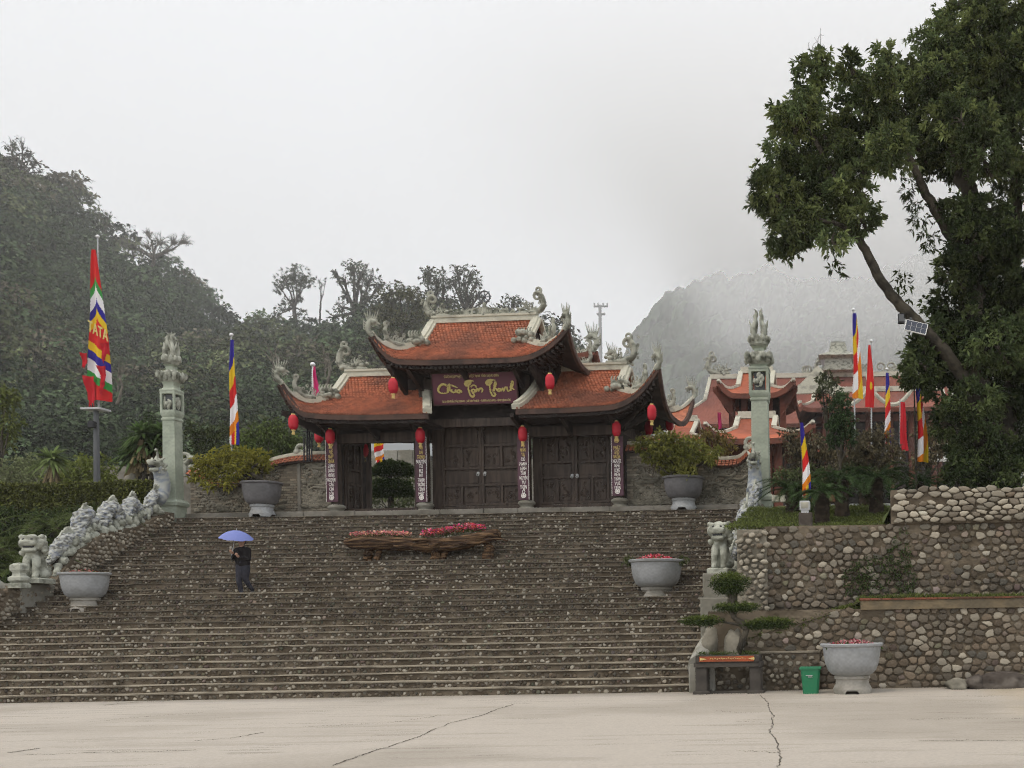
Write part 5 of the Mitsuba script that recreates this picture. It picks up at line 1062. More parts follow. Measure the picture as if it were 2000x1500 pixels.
def row_flowers(lab, pts, w, n, cols, hgt):
    k = thing('flowers', lab, 'flowers'); t = r.random(n); P = np.array([W(x, y, DL) for x, y in pts]); q = np.stack([np.interp(t, np.linspace(0, 1, len(P)), P[:, i]) for i in range(3)], -1); q[:, 1] += r.uniform(-w, w, n); q[:, 2] += r.uniform(-.03, hgt, n)
    m = MB(); leafquads(m, q, .06, .05, np.array(cols)[r.integers(0, len(cols), n)], r, -.6); part(k, 'blossoms', m, 'm_petal', kind='stuff', color=True); m = MB(); leafquads(m, q - xyz(0, 0, .06), .08, .03, (.07, .09, .03), r, -.3); part(k, 'leaves', m, 'm_leafdull', kind='stuff', color=True)
row_flowers('pale pink and orange flowers in the left half of the log planter', [(688, 1047), (745, 1044), (800, 1046)], .22, 700, [(.60, .20, .22), (.66, .36, .22), (.55, .12, .16), (.66, .40, .36)], .10)
row_flowers('red and hot pink flowers in the right half of the log planter', [(826, 1046), (870, 1041), (915, 1033), (945, 1035)], .22, 1000, [(.60, .06, .16), (.64, .13, .10), (.66, .22, .30), (.56, .04, .20), (.5, .05, .05)], .15)
# ---------------------------------------------------------------- person with umbrella
fp = on_stair(469, 1172); fp = fp + xyz(0, .12, 0)
def P3(x, y, z): return fp + xyz(x * .88, y, z)
def limbm(js, step=.03, it=6): return melt([hull((*a[:3], a[3]), (*b[:3], b[3])) for a, b in js], step, it)
J = lambda x, y, z, q: (*P3(x, y, z), q)
pk = thing('person', 'person in black jacket and dark trousers walking down the stairs under an umbrella', 'person')
# legs: right leg (image left) straight and forward, other knee bent behind
hipL, hipR = J(-.09, .03, .86, .115), J(.09, .04, .86, .115); kL, aL = J(-.075, -.05, .47, .075), J(-.02, .0, .10, .052); kR, aR = J(.10, .0, .50, .075), J(.17, .22, .22, .052)
low = limbm([(hipL, kL), (kL, aL), (hipR, kR), (kR, aR), (hipL, hipR), (J(-.075, .03, .98, .115), J(.075, .03, .98, .115)), (hipL, J(-.07, .03, .98, .12)), (hipR, J(.07, .03, .98, .12))])
tor = limbm([(J(-.08, .03, .92, .12), J(.08, .03, .92, .12)), (J(-.08, .03, .92, .12), J(-.115, .03, 1.28, .115)), (J(.08, .03, .92, .12), J(.115, .03, 1.28, .115)), (J(-.115, .03, 1.28, .115), J(.115, .03, 1.28, .115)), (J(-.08, .02, 1.1, .11), J(.08, .02, 1.1, .11)), (J(-.13, .03, 1.33, .085), J(.13, .03, 1.33, .085)), (J(0, .02, 1.36, .09), J(0, .01, 1.41, .065)),
    (J(-.185, .03, 1.33, .075), J(-.25, -.03, 1.08, .056)), (J(-.25, -.03, 1.08, .056), J(-.16, -.20, 1.20, .045)), (J(.185, .03, 1.33, .075), J(.215, .0, 1.06, .056)), (J(.215, .0, 1.06, .056), J(.06, -.19, 1.12, .045))])
hd = limbm([(J(0, .0, 1.40, .055), J(0, -.01, 1.48, .055)), (J(0, -.02, 1.52, .075), J(0, .01, 1.585, .092)), (J(0, -.06, 1.49, .045), J(0, -.02, 1.54, .08)), (J(0, -.105, 1.535, .014), J(0, -.095, 1.565, .010)), (J(-.085, .0, 1.55, .018), J(-.09, .01, 1.58, .018)), (J(.085, .0, 1.55, .018), J(.09, .01, 1.58, .018))], .018, 3)
body = trimesh.util.concatenate([hd]); part(pk, 'head', MB().add(body.vertices, body.faces), 'm_skin', True)
part(pk, 'trousers', MB().add(low.vertices, low.faces), 'm_trousers', True); part(pk, 'jacket', MB().add(tor.vertices, tor.faces), 'm_jacket', True)
hair = limbm([(J(0, .02, 1.60, .098), J(0, .03, 1.575, .10)), (J(-.05, -.045, 1.635, .045), J(.05, -.045, 1.635, .045)), (J(0, .06, 1.53, .07), J(0, .05, 1.6, .08))], .03, 3); part(pk, 'hair', MB().add(hair.vertices, hair.faces), 'm_hair', True)
m = MB()
for s in (-1, 1): m.ball(P3(s * .032, -.098, 1.562), .009, 1)
m.ball(P3(0, -.097, 1.505), (.022, .008, .005), 1); part(pk, 'face_features', m, 'm_hair', True)
def hand(o, nm, curlz):
    o = np.array(o); js = [hull((*o, .032), (*(o + xyz(.0, -.05, .03)), .030))]
    for q in range(4):
        a = o + xyz(-.027 + .018 * q, -.055, .035); b = a + xyz(0, -.035, .012 + .004 * (q % 3)); c_ = b + xyz(.004, .012, .035 + .005 * (q in (1, 2))) * curlz; js += [hull((*a, .010), (*b, .009)), hull((*b, .009), (*c_, .008))]
    t0 = o + xyz(.034, -.02, .01); js += [hull((*t0, .012), (*(t0 + xyz(.02, -.03, .015)), .010)), hull((*(t0 + xyz(.02, -.03, .015)), .010), (*(t0 + xyz(.005, -.05, .03)), .008))]
    h = melt(js, .008, 2); part(pk, nm, MB().add(h.vertices, h.faces), 'm_skin', True)
hand(P3(-.13, -.235, 1.225), 'hand', 1); hand(P3(.03, -.22, 1.135), 'hand', 1)
for nm_, a in (('shoe', P3(-.01, -.02, .0)), ('shoe', P3(.18, .24, .12))):
    h = melt([hull((*(a + xyz(0, .05, .045)), .045), (*(a + xyz(0, -.06, .04)), .040)), hull((*(a + xyz(0, -.06, .04)), .040), (*(a + xyz(.0, -.15, .028)), .028))], .03, 3); part(pk, nm_, MB().add(h.vertices, h.faces), 'm_shoe', True)
um = thing('umbrella', 'lilac blue umbrella held by the person on the stairs', 'umbrella'); ut = W(462, 1036, fp[1] - .1); ax = xyz(.16, -.18, 1.0); ax /= np.linalg.norm(ax)
e1 = np.cross(ax, xyz(0, 1, 0)); e1 /= np.linalg.norm(e1); e2 = np.cross(ax, e1); m = MB(); rows = []
for j, (rr_, dz_) in enumerate(((.001, 0), (.105, -.012), (.22, -.055), (.33, -.125), (.425, -.215))):
    a = np.arange(32) * 2 * np.pi / 32; scal = 1 - (.05 * (j / 4) ** 2) * (1 - np.abs(np.cos(a * 4))); rows.append(ut + ax * dz_ + (np.cos(a) * rr_ * scal)[:, None] * e1 + (np.sin(a) * rr_ * scal)[:, None] * e2 - np.outer(np.abs(np.cos(a * 4)), ax) * .012 * j / 4)
v = np.vstack(rows); f = np.vstack([[j * 32 + k, j * 32 + (k + 1) % 32, (j + 1) * 32 + (k + 1) % 32, (j + 1) * 32 + k] for j in range(4) for k in range(32)])
part(um, 'canopy', m.add(v, f), 'm_umbrella', 25); hnd = P3(-.13, -.27, 1.28)
part(um, 'shaft', MB().tube([ut + ax * .05, hnd - xyz(0, 0, .12)], .008, 6), 'm_steel'); part(um, 'handle', MB().tube(spline([hnd - xyz(0, 0, .12), hnd - xyz(0, 0, .2), hnd - xyz(.03, 0, .22)], 6), .013, 6), 'm_black')
for q in range(8): a = q * math.pi / 4; part(um, 'rib', MB().tube([ut - ax * .01, ut - ax * .222 + e1 * math.cos(a) * .415 + e2 * math.sin(a) * .415], .004, 4), 'm_steeldark')
# ---------------------------------------------------------------- stone stand, tray and bonsai pine in the foreground
r = rg(95); c = xyz(*W(1425, 1350, 21.4)); c[2] = 0; sd = thing('stone_stand', 'grey stone trestle stand on the concrete carrying the bonsai tray', 'stand')
Lx = 0.74
part(sd, 'slab', MB().cbox(c + xyz(-.70, -.25, .56), c + xyz(.70, .25, .66), .015), 'm_stand')
for s in (-1, 1):
    part(sd, 'leg', MB().cbox(c + xyz(s * .56 - .12, -.20, .06), c + xyz(s * .56 + .12, .20, .56), .02), 'm_stand'); part(sd, 'foot', MB().cbox(c + xyz(s * .56 - .17, -.24, 0), c + xyz(s * .56 + .17, .24, .065), .015), 'm_stand')
part(sd, 'stretcher', MB().cbox(c + xyz(-.46, -.06, .0), c + xyz(.46, .06, .05), .01), 'm_stand')
ty = thing('bonsai_tray', 'dark rectangular tray with an orange front panel on the stone stand', 'planter')
part(ty, 'tray', MB().cbox(c + xyz(-.66, -.27, .66), c + xyz(.66, .27, .80), .012), 'm_stand'); part(ty, 'front_panel', MB().box(c + xyz(-.58, -.285, .675), c + xyz(.55, -.268, .785)), 'm_orange')
m = MB()
for s in (-1, 1): m.poly([c + xyz(s * .56, -.296, .76), c + xyz(s * .56, -.296, .70), c + xyz(s * .42, -.296, .73)], .012, (0, 1, 0))
for q in range(16): x = -.36 + .047 * q; m.tube([c + xyz(x, -.292, .73 + .012 * (q % 3)), c + xyz(x + .03, -.292, .74 - .014 * (q % 2))], .008, 4)
part(ty, 'ornament', m, 'm_tassel')
m = MB(); leafquads(m, c + np.c_[r.uniform(-.64, .64, 700), r.uniform(-.25, .25, 700), .80 + r.uniform(0, .05, 700)], .07, .012, (.06, .085, .02), r, -.7); part(ty, 'moss', m, 'm_leafdull', kind='stuff', color=True)
m = MB().ball(c + xyz(.12, .0, .98), (.20, .13, .34), 2, None, .5, 8, 1.6); part(ty, 'viewing_stone', m, 'm_relief', 50)
bo = thing('bonsai_pine', 'small cloud pruned pine with flat pads on the stone stand', 'tree'); bw_ = lambda px, py, d=0.: W(px, py, 21.3 + d); m = MB()
tk = limb(m, [c + xyz(.30, .05, .78), bw_(1448, 1255), bw_(1455, 1225), bw_(1432, 1200), bw_(1432, 1165), bw_(1428, 1140)], .085, .03, r, 9, 26, .05)
PADS = [(1425, 1140, 40, 22), (1440, 1187, 50, 10), (1372, 1214, 46, 11), (1508, 1218, 44, 13), (1470, 1222, 24, 9), (1425, 1153, 30, 8)]
m2 = MB()
for px, py, rx, ry in PADS:
    C = bw_(px, py); limb(m, [tk[np.argmin(np.abs(tk[:, 2] - C[2] + .12))], (C + tk[14]) / 2 - xyz(0, 0, .05), C - xyz(0, 0, .03)], .035, .014, r, 6, 8)
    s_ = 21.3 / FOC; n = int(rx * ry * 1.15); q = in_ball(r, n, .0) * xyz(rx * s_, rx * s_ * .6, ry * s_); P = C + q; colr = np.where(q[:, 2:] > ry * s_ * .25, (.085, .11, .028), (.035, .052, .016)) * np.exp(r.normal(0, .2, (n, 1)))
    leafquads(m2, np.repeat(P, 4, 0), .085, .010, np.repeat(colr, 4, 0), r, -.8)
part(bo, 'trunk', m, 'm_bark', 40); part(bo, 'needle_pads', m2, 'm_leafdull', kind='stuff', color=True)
# ---------------------------------------------------------------- bin, boulder
b = xyz(*W(1584, 1352, 21.0)); b[2] = 0; bn = thing('waste_bin', 'open green plastic waste bin standing against the kerb wall', 'bin')
def frus(a, z0, b_, z1, m, ch=.04):
    o = lambda h, z: np.array([(h[0] - ch, -h[1], z), (h[0], -h[1] + ch, z), (h[0], h[1] - ch, z), (h[0] - ch, h[1], z), (-h[0] + ch, h[1], z), (-h[0], h[1] - ch, z), (-h[0], -h[1] + ch, z), (-h[0] + ch, -h[1], z)])
    v = np.vstack([o(a, z0), o(b_, z1)]) + b; m.add(v, [[k, (k + 1) % 8, (k + 1) % 8 + 8, k + 8] for k in range(8)]); return m
m = MB(); frus((.155, .13), .0, (.20, .17), .53, m); m.add(np.array([(.155, -.13, 0.), (.155, .13, 0), (-.155, .13, 0), (-.155, -.13, 0)]) + b, [[0, 1, 2, 3]]); part(bn, 'body', m, 'm_binplastic', 30)
m = MB(); frus((.185, .155), .53, (.14, .115), .05, m); part(bn, 'inside', m, 'm_bininside')
m = MB()
for lo, hi in (((-.22, -.19, .50), (.22, -.155, .545)), ((-.22, .155, .50), (.22, .19, .545)), ((-.22, -.155, .502), (-.185, .155, .543)), ((.185, -.155, .502), (.22, .155, .543))): m.cbox(b + lo, b + hi, .008)
part(bn, 'rim', m, 'm_binplastic', 30); m = MB().box(b + xyz(-.09, -.178, .37), b + xyz(.05, -.160, .385)); m.box(b + xyz(-.05, -.178, .34), b + xyz(.04, -.160, .352)); part(bn, 'faint_marking', m, 'm_steel')
for (px, py, sx, sz, lab, sd_) in ((1955, 1347, .62, .25, 'dark brown boulder lying at the wall foot at the right edge', 3), (1872, 1342, .26, .14, 'small tan rock at the wall foot left of the boulder', 5), (1905, 1338, .22, .2, 'grey rock between the tan rock and the boulder', 9)):
    q = W(px, py, 21.6); q[2] = 0; single('boulder', lab, 'rock', MB().ball(q + xyz(0, .05, sz * .45), (sx, .3, sz), 2, None, .45, sd_, 1.5), 'm_rock' if sd_ != 5 else 'm_relief', 50)
# ---------------------------------------------------------------- flags and poles
def cloth(P0, L, w0, w1, folds, amp, seed, lean=0.0, nu=16, nv=40, ragged=0.0):
    "limp hanging cloth: top corner P0, length L, width growing w0 -> w1 (as draped), folded in depth"
    r = rg(seed); u, v = np.meshgrid(np.linspace(0, 1, nu), np.linspace(0, 1, nv), indexing='ij'); wd = w0 + (w1 - w0) * np.clip(v * 1.15, 0, 1) ** .85
    ph = r.uniform(0, 6.28); sw = .5 + .5 * meshkit.noise(np.stack([v * 3, v * 0 + seed, v * 0], -1), 3)
    x = (u - .5) * wd * (.8 + .4 * sw) + lean * v * L + .04 * np.sin(v * 5 + ph) * v; y = amp * wd * np.sin(u * folds * 2 * np.pi + ph + v * 1.5) + .03 * np.sin(v * 7 + ph)
    z = -v * L * (1 - .0 * u) - (u - .5) * .10 * wd + (ragged * L * (meshkit.noise(np.stack([u * 9, u * 0 + seed, u * 0], -1), 5) - .5) * (v > .97))
    p = np.stack([x, y, z], -1).reshape(-1, 3) + P0; i, j = np.meshgrid(np.arange(nu - 1), np.arange(nv - 1), indexing='ij'); a = (i * nv + j).ravel()
    return MB().add(p, np.stack([a, a + 1, a + nv + 1, a + nv], -1)), np.stack([u, v], -1).reshape(-1, 2)
def flag(nm, lab, D, pole_px, top, bottom, ball, cl, bsdf, seed, pr_=.035, polemat='m_steel', group=None, extra=None):
    """cl: (px, row top, row bottom, width px at top, width px at bottom, lean)"""
    k = thing(nm, lab, 'flag', group); a, b_ = W(pole_px[1], bottom, D), W(pole_px[0], top, D)
    part(k, 'pole', MB().tube([a, b_], [pr_, pr_ * .75], 8), polemat, True)
    if ball: part(k, 'ball', MB().ball(b_, pr_ * 2.1, 2), 'm_ballsteel', True)
    px, t0, t1, w0, w1, lean = cl; s = D / FOC; m, uv = cloth(W(px, t0, D - .1), (t1 - t0) * s, w0 * s, w1 * s * .74, 1.3, .16, seed, lean); part(k, 'cloth', m, bsdf, True, uv=uv); return k
k = flag('festival_flag', 'tall ragged festival flag with red centre and nested colour bands on the left', 42.0, (191, 193), 462, 800, True, (184, 488, 782, 6, 52, .02), 'm_festival', 5)
s = 42 / FOC; t = meshkit.text_mesh('TATA', .42, .02, True); v = np.array(t.vertices); o = W(172, 645, 41.55); v = np.stack([o[0] + v[:, 0] * .52, o[1] - v[:, 2], o[2] + v[:, 1] * 1.0 - v[:, 0] * .30], -1); part(k, 'lettering', MB().add(v, t.faces), 'm_gold')
for q, (px, py, L_, w_) in enumerate(((166, 690, 28, 14), (204, 670, 34, 16), (200, 715, 36, 16), (176, 735, 55, 22), (196, 745, 26, 12))):
    m, uv = cloth(W(px, py, 41.75), L_ * s, w_ * s, w_ * s * .4, 1.1, .2, 40 + q, .05 * (q - 2), ragged=.4); part(k, 'tattered_edge', m, 'm_redcloth', True)
flag('buddhist_flag', 'striped Buddhist flag hanging limp behind the left bonsai', 40.0, (452, 452), 654, 900, True, (454, 664, 868, 6, 20, .0), 'm_buddhist', 6)
flag('red_flag', 'small crimson flag on a white pole behind the left wing roof', 44.0, (611, 611), 712, 830, True, (615, 716, 780, 3, 14, .03), 'm_pinkcloth', 7, .05, 'm_white')
flag('buddhist_flag', 'Buddhist flag seen through the open left doorway', 42.0, (741, 742), 850, 912, False, (741, 846, 905, 18, 22, .0), 'm_buddhist', 8)
flag('buddhist_flag', 'tallest Buddhist flag on a pole among the shrubs right of the right pillar', 44.0, (1667, 1670), 605, 900, True, (1669, 612, 778, 6, 24, .03), 'm_buddhist_tall', 9)
flag('national_flag', 'red flag with a yellow star right of the tallest Buddhist flag', 46.0, (1702, 1702), 666, 880, True, (1698, 674, 795, 4, 22, .0), 'm_national', 10)
flag('buddhist_flag', 'thin dark Buddhist flag between the star flag and the big tree', 48.0, (1732, 1733), 721, 900, True, (1733, 728, 868, 5, 16, .0), 'm_buddhist', 11)
flag('red_flag', 'dull red flag hanging behind the shrubs near the big tree', 47.0, (1758, 1759), 780, 900, False, (1763, 785, 880, 8, 18, .02), 'm_redcloth', 12)
flag('buddhist_flag', 'large bright Buddhist flag on a bamboo pole on the garden bank', 27.5, (1785, 1790), 742, 958, False, (1793, 745, 902, 8, 26, .06), 'm_buddhist_tall', 13, .025, 'm_bark')
flag('buddhist_flag', 'Buddhist flag on a thin stick behind the small lamp post', 25.5, (1563, 1572), 826, 1018, False, (1566, 826, 972, 5, 22, .06), 'm_buddhist', 14, .018, 'm_barkpale')
flag('red_flag', 'pink flag far behind near the bell pavilion', 66.0, (1403, 1404), 806, 840, False, (1405, 806, 838, 5, 9, .0), 'm_pinkcloth', 15, .05, 'm_pinkcloth')
# lamp column with square head on the garden bank
lp = thing('lamp_box', 'square pale lamp box on a short stone post on the bank', 'lamp'); q = W(1572, 1000, 23.7)
part(lp, 'post', MB().cbox(W(1560, 1030, 23.7) + xyz(0, 0, -.1), W(1586, 1000, 23.7) + xyz(0, .26, 0), .02), 'm_rock'); part(lp, 'bracket', MB().cbox(q + xyz(-.09, 0, -.02), q + xyz(.09, .15, .08), .01), 'm_steel')
part(lp, 'head', MB().cbox(q + xyz(-.12, -.02, .05), q + xyz(.12, .16, .26), .02), 'm_steel'); part(lp, 'glass', MB().box(q + xyz(-.085, -.032, .085), q + xyz(.085, -.018, .225)), 'm_trim')
# street light with solar panel on the left
sl = thing('solar_street_light', 'grey street light pole with flat solar panel top on the left', 'street light'); part(sl, 'pole', MB().tube([W(190, 975, 38), W(188, 802, 38)], [.12, .085], 10), 'm_steeldark', True)
q = W(187, 801, 38); part(sl, 'panel', MB().cbox(q + xyz(-.36, -.30, -.02), q + xyz(.36, .30, .05), .01), 'm_steel'); part(sl, 'bracket', MB().tube([q + xyz(0, 0, -.25), q], .05, 6), 'm_steel'); q = W(181, 829, 37.8); part(sl, 'lamp_head', MB().cbox(q + xyz(-.13, -.1, -.12), q + xyz(.10, .1, .12), .03), 'm_black')
# ---------------------------------------------------------------- cycads, palms, hedge on both sides
def frond(m, o, az, L, rise, r, base, wl=.16, nl=26, w=.014, sag=1.0):
    d = xyz(math.cos(az), math.sin(az), 0); t = np.linspace(0, 1, 14); P = o + np.outer(t * L, d) + np.outer(rise * L * t - sag * L * .75 * t ** 2, xyz(0, 0, 1)); m.tube(P, np.linspace(.014, .004, 14), 4, np.array(base) * .8)
    s_ = np.linspace(.12, .98, nl); C = np.stack([np.interp(s_, t, P[:, i]) for i in range(3)], -1); tg = np.gradient(C, axis=0); tg /= np.linalg.norm(tg, axis=1, keepdims=True); sd_ = np.cross(tg, xyz(0, 0, 1)); sd_ /= np.linalg.norm(sd_, axis=1, keepdims=True); up = np.cross(sd_, tg); ll = wl * np.sin(np.pi * (s_ * .82 + .12)) ** .6
    for sg_ in (-1, 1):
        e = C + sd_ * (sg_ * ll)[:, None] + tg * (ll * .55)[:, None] + up * (ll * .25)[:, None]; n = len(C); v = np.stack([C - tg * w, C + tg * w, e], 1).reshape(-1, 3); col = np.repeat(np.array(base) * np.exp(r.normal(0, .15, (n, 1))), 3, 0)
        m.v.append(v); m.f.append(np.arange(3 * n).reshape(-1, 3) + m.n); m.c.append(col); m.n += 3 * n
def cycad(c, h, lab, r, n=24, L=.95, base=(.045, .072, .030), nm='cycad'):
    k = thing(nm, lab, 'cycad'); c = np.array(c); prof = [(.001, -.3), (.17, -.3), (.2, 0)] + [(.17 + .03 * (i % 2), h * i / 9) for i in range(1, 10)] + [(.13, h + .08), (.001, h + .1)]
    part(k, 'trunk', MB().lathe(prof, c, 12), 'm_cycadtrunk', 40); m = MB()
    for q in range(n): frond(m, c + xyz(0, 0, h), q * 2.4 + r.uniform(-.3, .3), L * r.uniform(.8, 1.15), r.uniform(.15, 1.05), r, np.array(base) * r.uniform(.7, 1.5), .17)
    part(k, 'fronds', m, 'm_leaf', kind='stuff', color=True)
r = rg(101)
for px, py, D, h, L, lab in ((1548, 1010, 27.5, .70, .95, 'dark cycad beside the right pillar left of the thin flag'), (1606, 1025, 25.0, .72, .85, 'cycad just right of the lamp box post'), (1645, 1005, 26.5, .85, 1.0, 'cycad in the middle of the garden bank'), (1712, 995, 27.0, .80, 1.25, 'large spreading cycad left of the pale stone wall'), (1690, 975, 30.5, .6, 1.0, 'cycad behind the middle of the garden bank'), (1800, 968, 29.0, .5, 1.0, 'cycad at the foot of the bamboo flag pole behind the pale wall')):
    c = W(px, py, D); c[2] = min(c[2], float(bank_z(np.array(c[0]), np.array(D))) + .1); cycad(c, h, lab, r, 26, L)
for px, py, D, L, lab in ((60, 1130, 29.0, 1.6, 'broad fern like cycad low beside the left lion'), (110, 1050, 31.5, 1.7, 'fern like cycad below the left hedge'), (10, 1075, 30.0, 1.7, 'fern like cycad at the left edge of the picture'), (215, 1040, 32.0, 1.5, 'dark cycad between the hedge and the left dragon rail'), (150, 1100, 29.6, 1.3, 'small cycad behind the left lion')):
    c = W(px, py, D); c[0] = min(c[0], -23.9); c[2] = float(bankl_z(np.array(c[0]), np.array(D))) - .1; cycad(c, .35, lab, r, 30, L, (.085, .108, .040))
# undergrowth on the left bank
m = MB(); n = 5200; x = r.uniform(-36, -23.1, n); y = r.uniform(24.5, 34, n); z = bankl_z(x, y) + r.uniform(0, .45, n) ** 1.2
leafquads(m, np.repeat(np.c_[x, y, z], 4, 0), .30, .07, np.repeat(np.array([(.045, .062, .022)]) * np.exp(r.normal(0, .35, (n, 1))), 4, 0), r, -.2); single('undergrowth', 'dark green leafy undergrowth on the left garden bank', 'undergrowth', m, 'm_leafdull', kind='stuff', color=True)
hg = thing('clipped_hedge', 'long clipped olive hedge along the left terrace', 'hedge'); a = W(-60, 965, 34.6); b2 = W(305, 960, 34.6); m = MB(); n = 9000; x = r.uniform(a[0], b2[0], n); tz = PLZ + 1.15 + .25 * (meshkit.noise(np.c_[x * .5, x * 0, x * 0], 4) - .4); f_ = r.random(n)
y = np.where(f_ < .6, 34.3 + r.uniform(0, .2, n), r.uniform(34.3, 35.6, n)); z = np.where(f_ < .6, TOPZ + (tz - TOPZ) * r.random(n), tz - r.uniform(0, .2, n)); t = (z - TOPZ) / (tz - TOPZ)
leafquads(m, np.repeat(np.c_[x, y, z], 3, 0), .13, .06, np.repeat((np.array((.065, .072, .024)) + np.outer(np.clip(r.normal(.45, .3, n), 0, 1), (.07, .075, .015))), 3, 0), r, 0.)
part(hg, 'foliage', m, 'm_leafdull', kind='stuff', color=True); part(hg, 'inner_branches', MB().box((a[0], 34.45, TOPZ - .3), (b2[0], 35.5, PLZ + .95)), 'm_soil')
def rosette(c, h, lab, r, n, L, w, base, heads=((0, 0, 0),), skirt=True):
    "dragon-tree like plant: bare stems with rosettes of strap leaves and a skirt of dry ones"
    k = thing('dracaena', lab, 'plant'); c = np.array(c); m = MB(); m2 = MB(); m3 = MB()
    for hx, hy, hz in heads:
        o = c + xyz(hx, hy, h + hz); limb(m, [c, (c + o) / 2 + xyz(hx * .2, 0, 0), o], .10, .05, r, 7, 8)
        for q in range(n):
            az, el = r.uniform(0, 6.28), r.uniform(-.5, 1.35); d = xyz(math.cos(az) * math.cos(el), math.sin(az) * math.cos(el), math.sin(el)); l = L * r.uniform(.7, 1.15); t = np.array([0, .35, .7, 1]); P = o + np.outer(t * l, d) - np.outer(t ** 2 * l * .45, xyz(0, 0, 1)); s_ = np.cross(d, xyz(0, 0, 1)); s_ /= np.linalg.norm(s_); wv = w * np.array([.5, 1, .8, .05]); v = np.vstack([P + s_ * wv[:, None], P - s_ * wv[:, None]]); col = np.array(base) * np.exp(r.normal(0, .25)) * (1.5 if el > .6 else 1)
            m2.add(v, [[0, 1, 5, 4], [1, 2, 6, 5], [2, 3, 7, 6]], col)
        if skirt:
            for q in range(n // 2):
                az = r.uniform(0, 6.28); d = xyz(math.cos(az) * .35, math.sin(az) * .35, -1); l = L * r.uniform(.6, 1.1); P = o + np.outer(np.linspace(0, 1, 4) * l, d) - xyz(0, 0, .1); s_ = np.cross(d, xyz(0, 1, 0)); s_ /= np.linalg.norm(s_); v = np.vstack([P + s_ * w * .7, P - s_ * w * .7]); m3.add(v, [[0, 1, 5, 4], [1, 2, 6, 5], [2, 3, 7, 6]], np.array((.17, .135, .075)) * np.exp(r.normal(0, .3)))
    part(k, 'stem', m, 'm_bark', 40); part(k, 'leaves', m2, 'm_leaf', kind='stuff', color=True)
    if skirt: part(k, 'dry_leaves', m3, 'm_leafdull', kind='stuff', color=True)
r = rg(111)
c = W(103, 985, 37.5); c[2] = TOPZ; rosette(c, W(103, 898, 37.5)[2] - TOPZ, 'spiky dracaena with pale strap leaves left of the street light', r, 110, .95, .05, (.13, .17, .065))
c = W(285, 985, 36.0); c[2] = TOPZ; rosette(c, W(285, 880, 36)[2] - TOPZ, 'dense dark dracaena clump with dry skirt left of the left pillar', r, 85, .85, .06, (.075, .115, .042), ((0, 0, .2), (.3, .1, .1), (-.3, 0, -.1), (.1, -.3, .5), (.45, .2, .6), (-.15, .2, .45), (-.45, .1, .0)))
single('garden_rock', 'pale jagged rock at the foot of the dark dracaena', 'rock', MB().ball(W(256, 950, 35.8), (.28, .25, .5), 2, None, .5, 4, 1.5), 'm_relief', 50)
# grass on ledges and along the garden bank
def tuft(nm, lab, n, fx, r, base, L=.16, w=.02, up=-.8):
    P = fx(n); m = MB(); leafquads(m, np.repeat(P, 3, 0), L, w, np.repeat(np.array(base) * np.exp(r.normal(0, .3, (n, 1))), 3, 0), r, up); single(nm, lab, 'grass', m, 'm_leafdull', kind='stuff', color=True)
def fx1(n): x = r.uniform(-3.2, .62, n); y = r.uniform(23.45, 29, n); return np.c_[x, y, bank_z(x, y)]
tuft('grass', 'green grass on the bank above the upper retaining wall', 6500, fx1, r, (.10, .12, .035), .10, .018)
def fx2(n): x = np.where(r.random(n) < .5, r.uniform(-3.0, 0, n), r.uniform(-.1, 6, n)); y = r.uniform(22.15, 23.1, n); z = np.where(x < -.1, np.clip(.85 + (x + 3.4) * .28, .8, 1.72), 1.86 + r.uniform(0, .10, n) * (1.4 * meshkit.noise(np.c_[x * .9, x * 0, x * 0], 6))); return np.c_[x, y, z]
tuft('ledge_grass', 'grass strip along the ledge between the two retaining walls', 5200, fx2, r, (.095, .115, .032))
m = MB(); n = 2600; x = r.uniform(-2.2, 4.5, n); z = r.uniform(1.0, 3.5, n); k_ = meshkit.noise(np.c_[x * 1.2, z * 1.2, x * 0], 12) > .69; leafquads(m, np.repeat(np.c_[x, np.full(n, 23.12), z][k_], 4, 0), .10, .03, (.05, .07, .025), r, .2); single('wall_weeds', 'small weeds rooted in the joints of the upper retaining wall', 'weeds', m, 'm_leafdull', kind='stuff', color=True)
# ---------------------------------------------------------------- the big tree on the right
r = rg(201); bt = thing('big_tree', 'huge spreading evergreen tree overhanging from the right edge', 'tree')
TB = lambda px, py, d=0.: W(px, py, 26.0 + d); wood = MB()
limb(wood, [TB(1935, 975), TB(1920, 850), TB(1905, 700), TB(1900, 560), TB(1895, 430), TB(1880, 330), TB(1850, 240)], .46, .14, r, 12, 30, .03)
limb(wood, [TB(1960, 970, .4), TB(1965, 800, .5), TB(1975, 600, .6), TB(1985, 420, .8), TB(1975, 250, 1)], .34, .10, r, 10, 24, .03)
lb = limb(wood, [TB(1912, 800), TB(1870, 720, -.4), TB(1815, 655, -.8), TB(1775, 612, -1.0), TB(1735, 570, -1.2), TB(1703, 515, -1.3), TB(1680, 470, -1.3), TB(1660, 400, -1.2), TB(1630, 330, -1)], .19, .07, r, 10, 34, .03)
limb(wood, [TB(1680, 470, -1.3), TB(1640, 440, -1.5), TB(1580, 430, -1.6)], .09, .03, r, 7); limb(wood, [TB(1665, 410, -1.2), TB(1690, 330, -.8), TB(1720, 240, -.4)], .10, .03, r, 7)
limb(wood, [TB(1880, 500, -.2), TB(1835, 425, -.4), TB(1800, 360, -.6), TB(1765, 290, -.8), TB(1700, 230, -1)], .16, .05, r, 8, 20); limb(wood, [TB(1640, 360, -1.1), TB(1600, 290, -1), TB(1570, 220, -1)], .09, .03, r, 7); limb(wood, [TB(1885, 360), TB(1920, 250, .5), TB(1940, 130, .6)], .14, .05, r, 8); limb(wood, [TB(1850, 260), TB(1810, 160), TB(1830, 80)], .11, .03, r, 7)
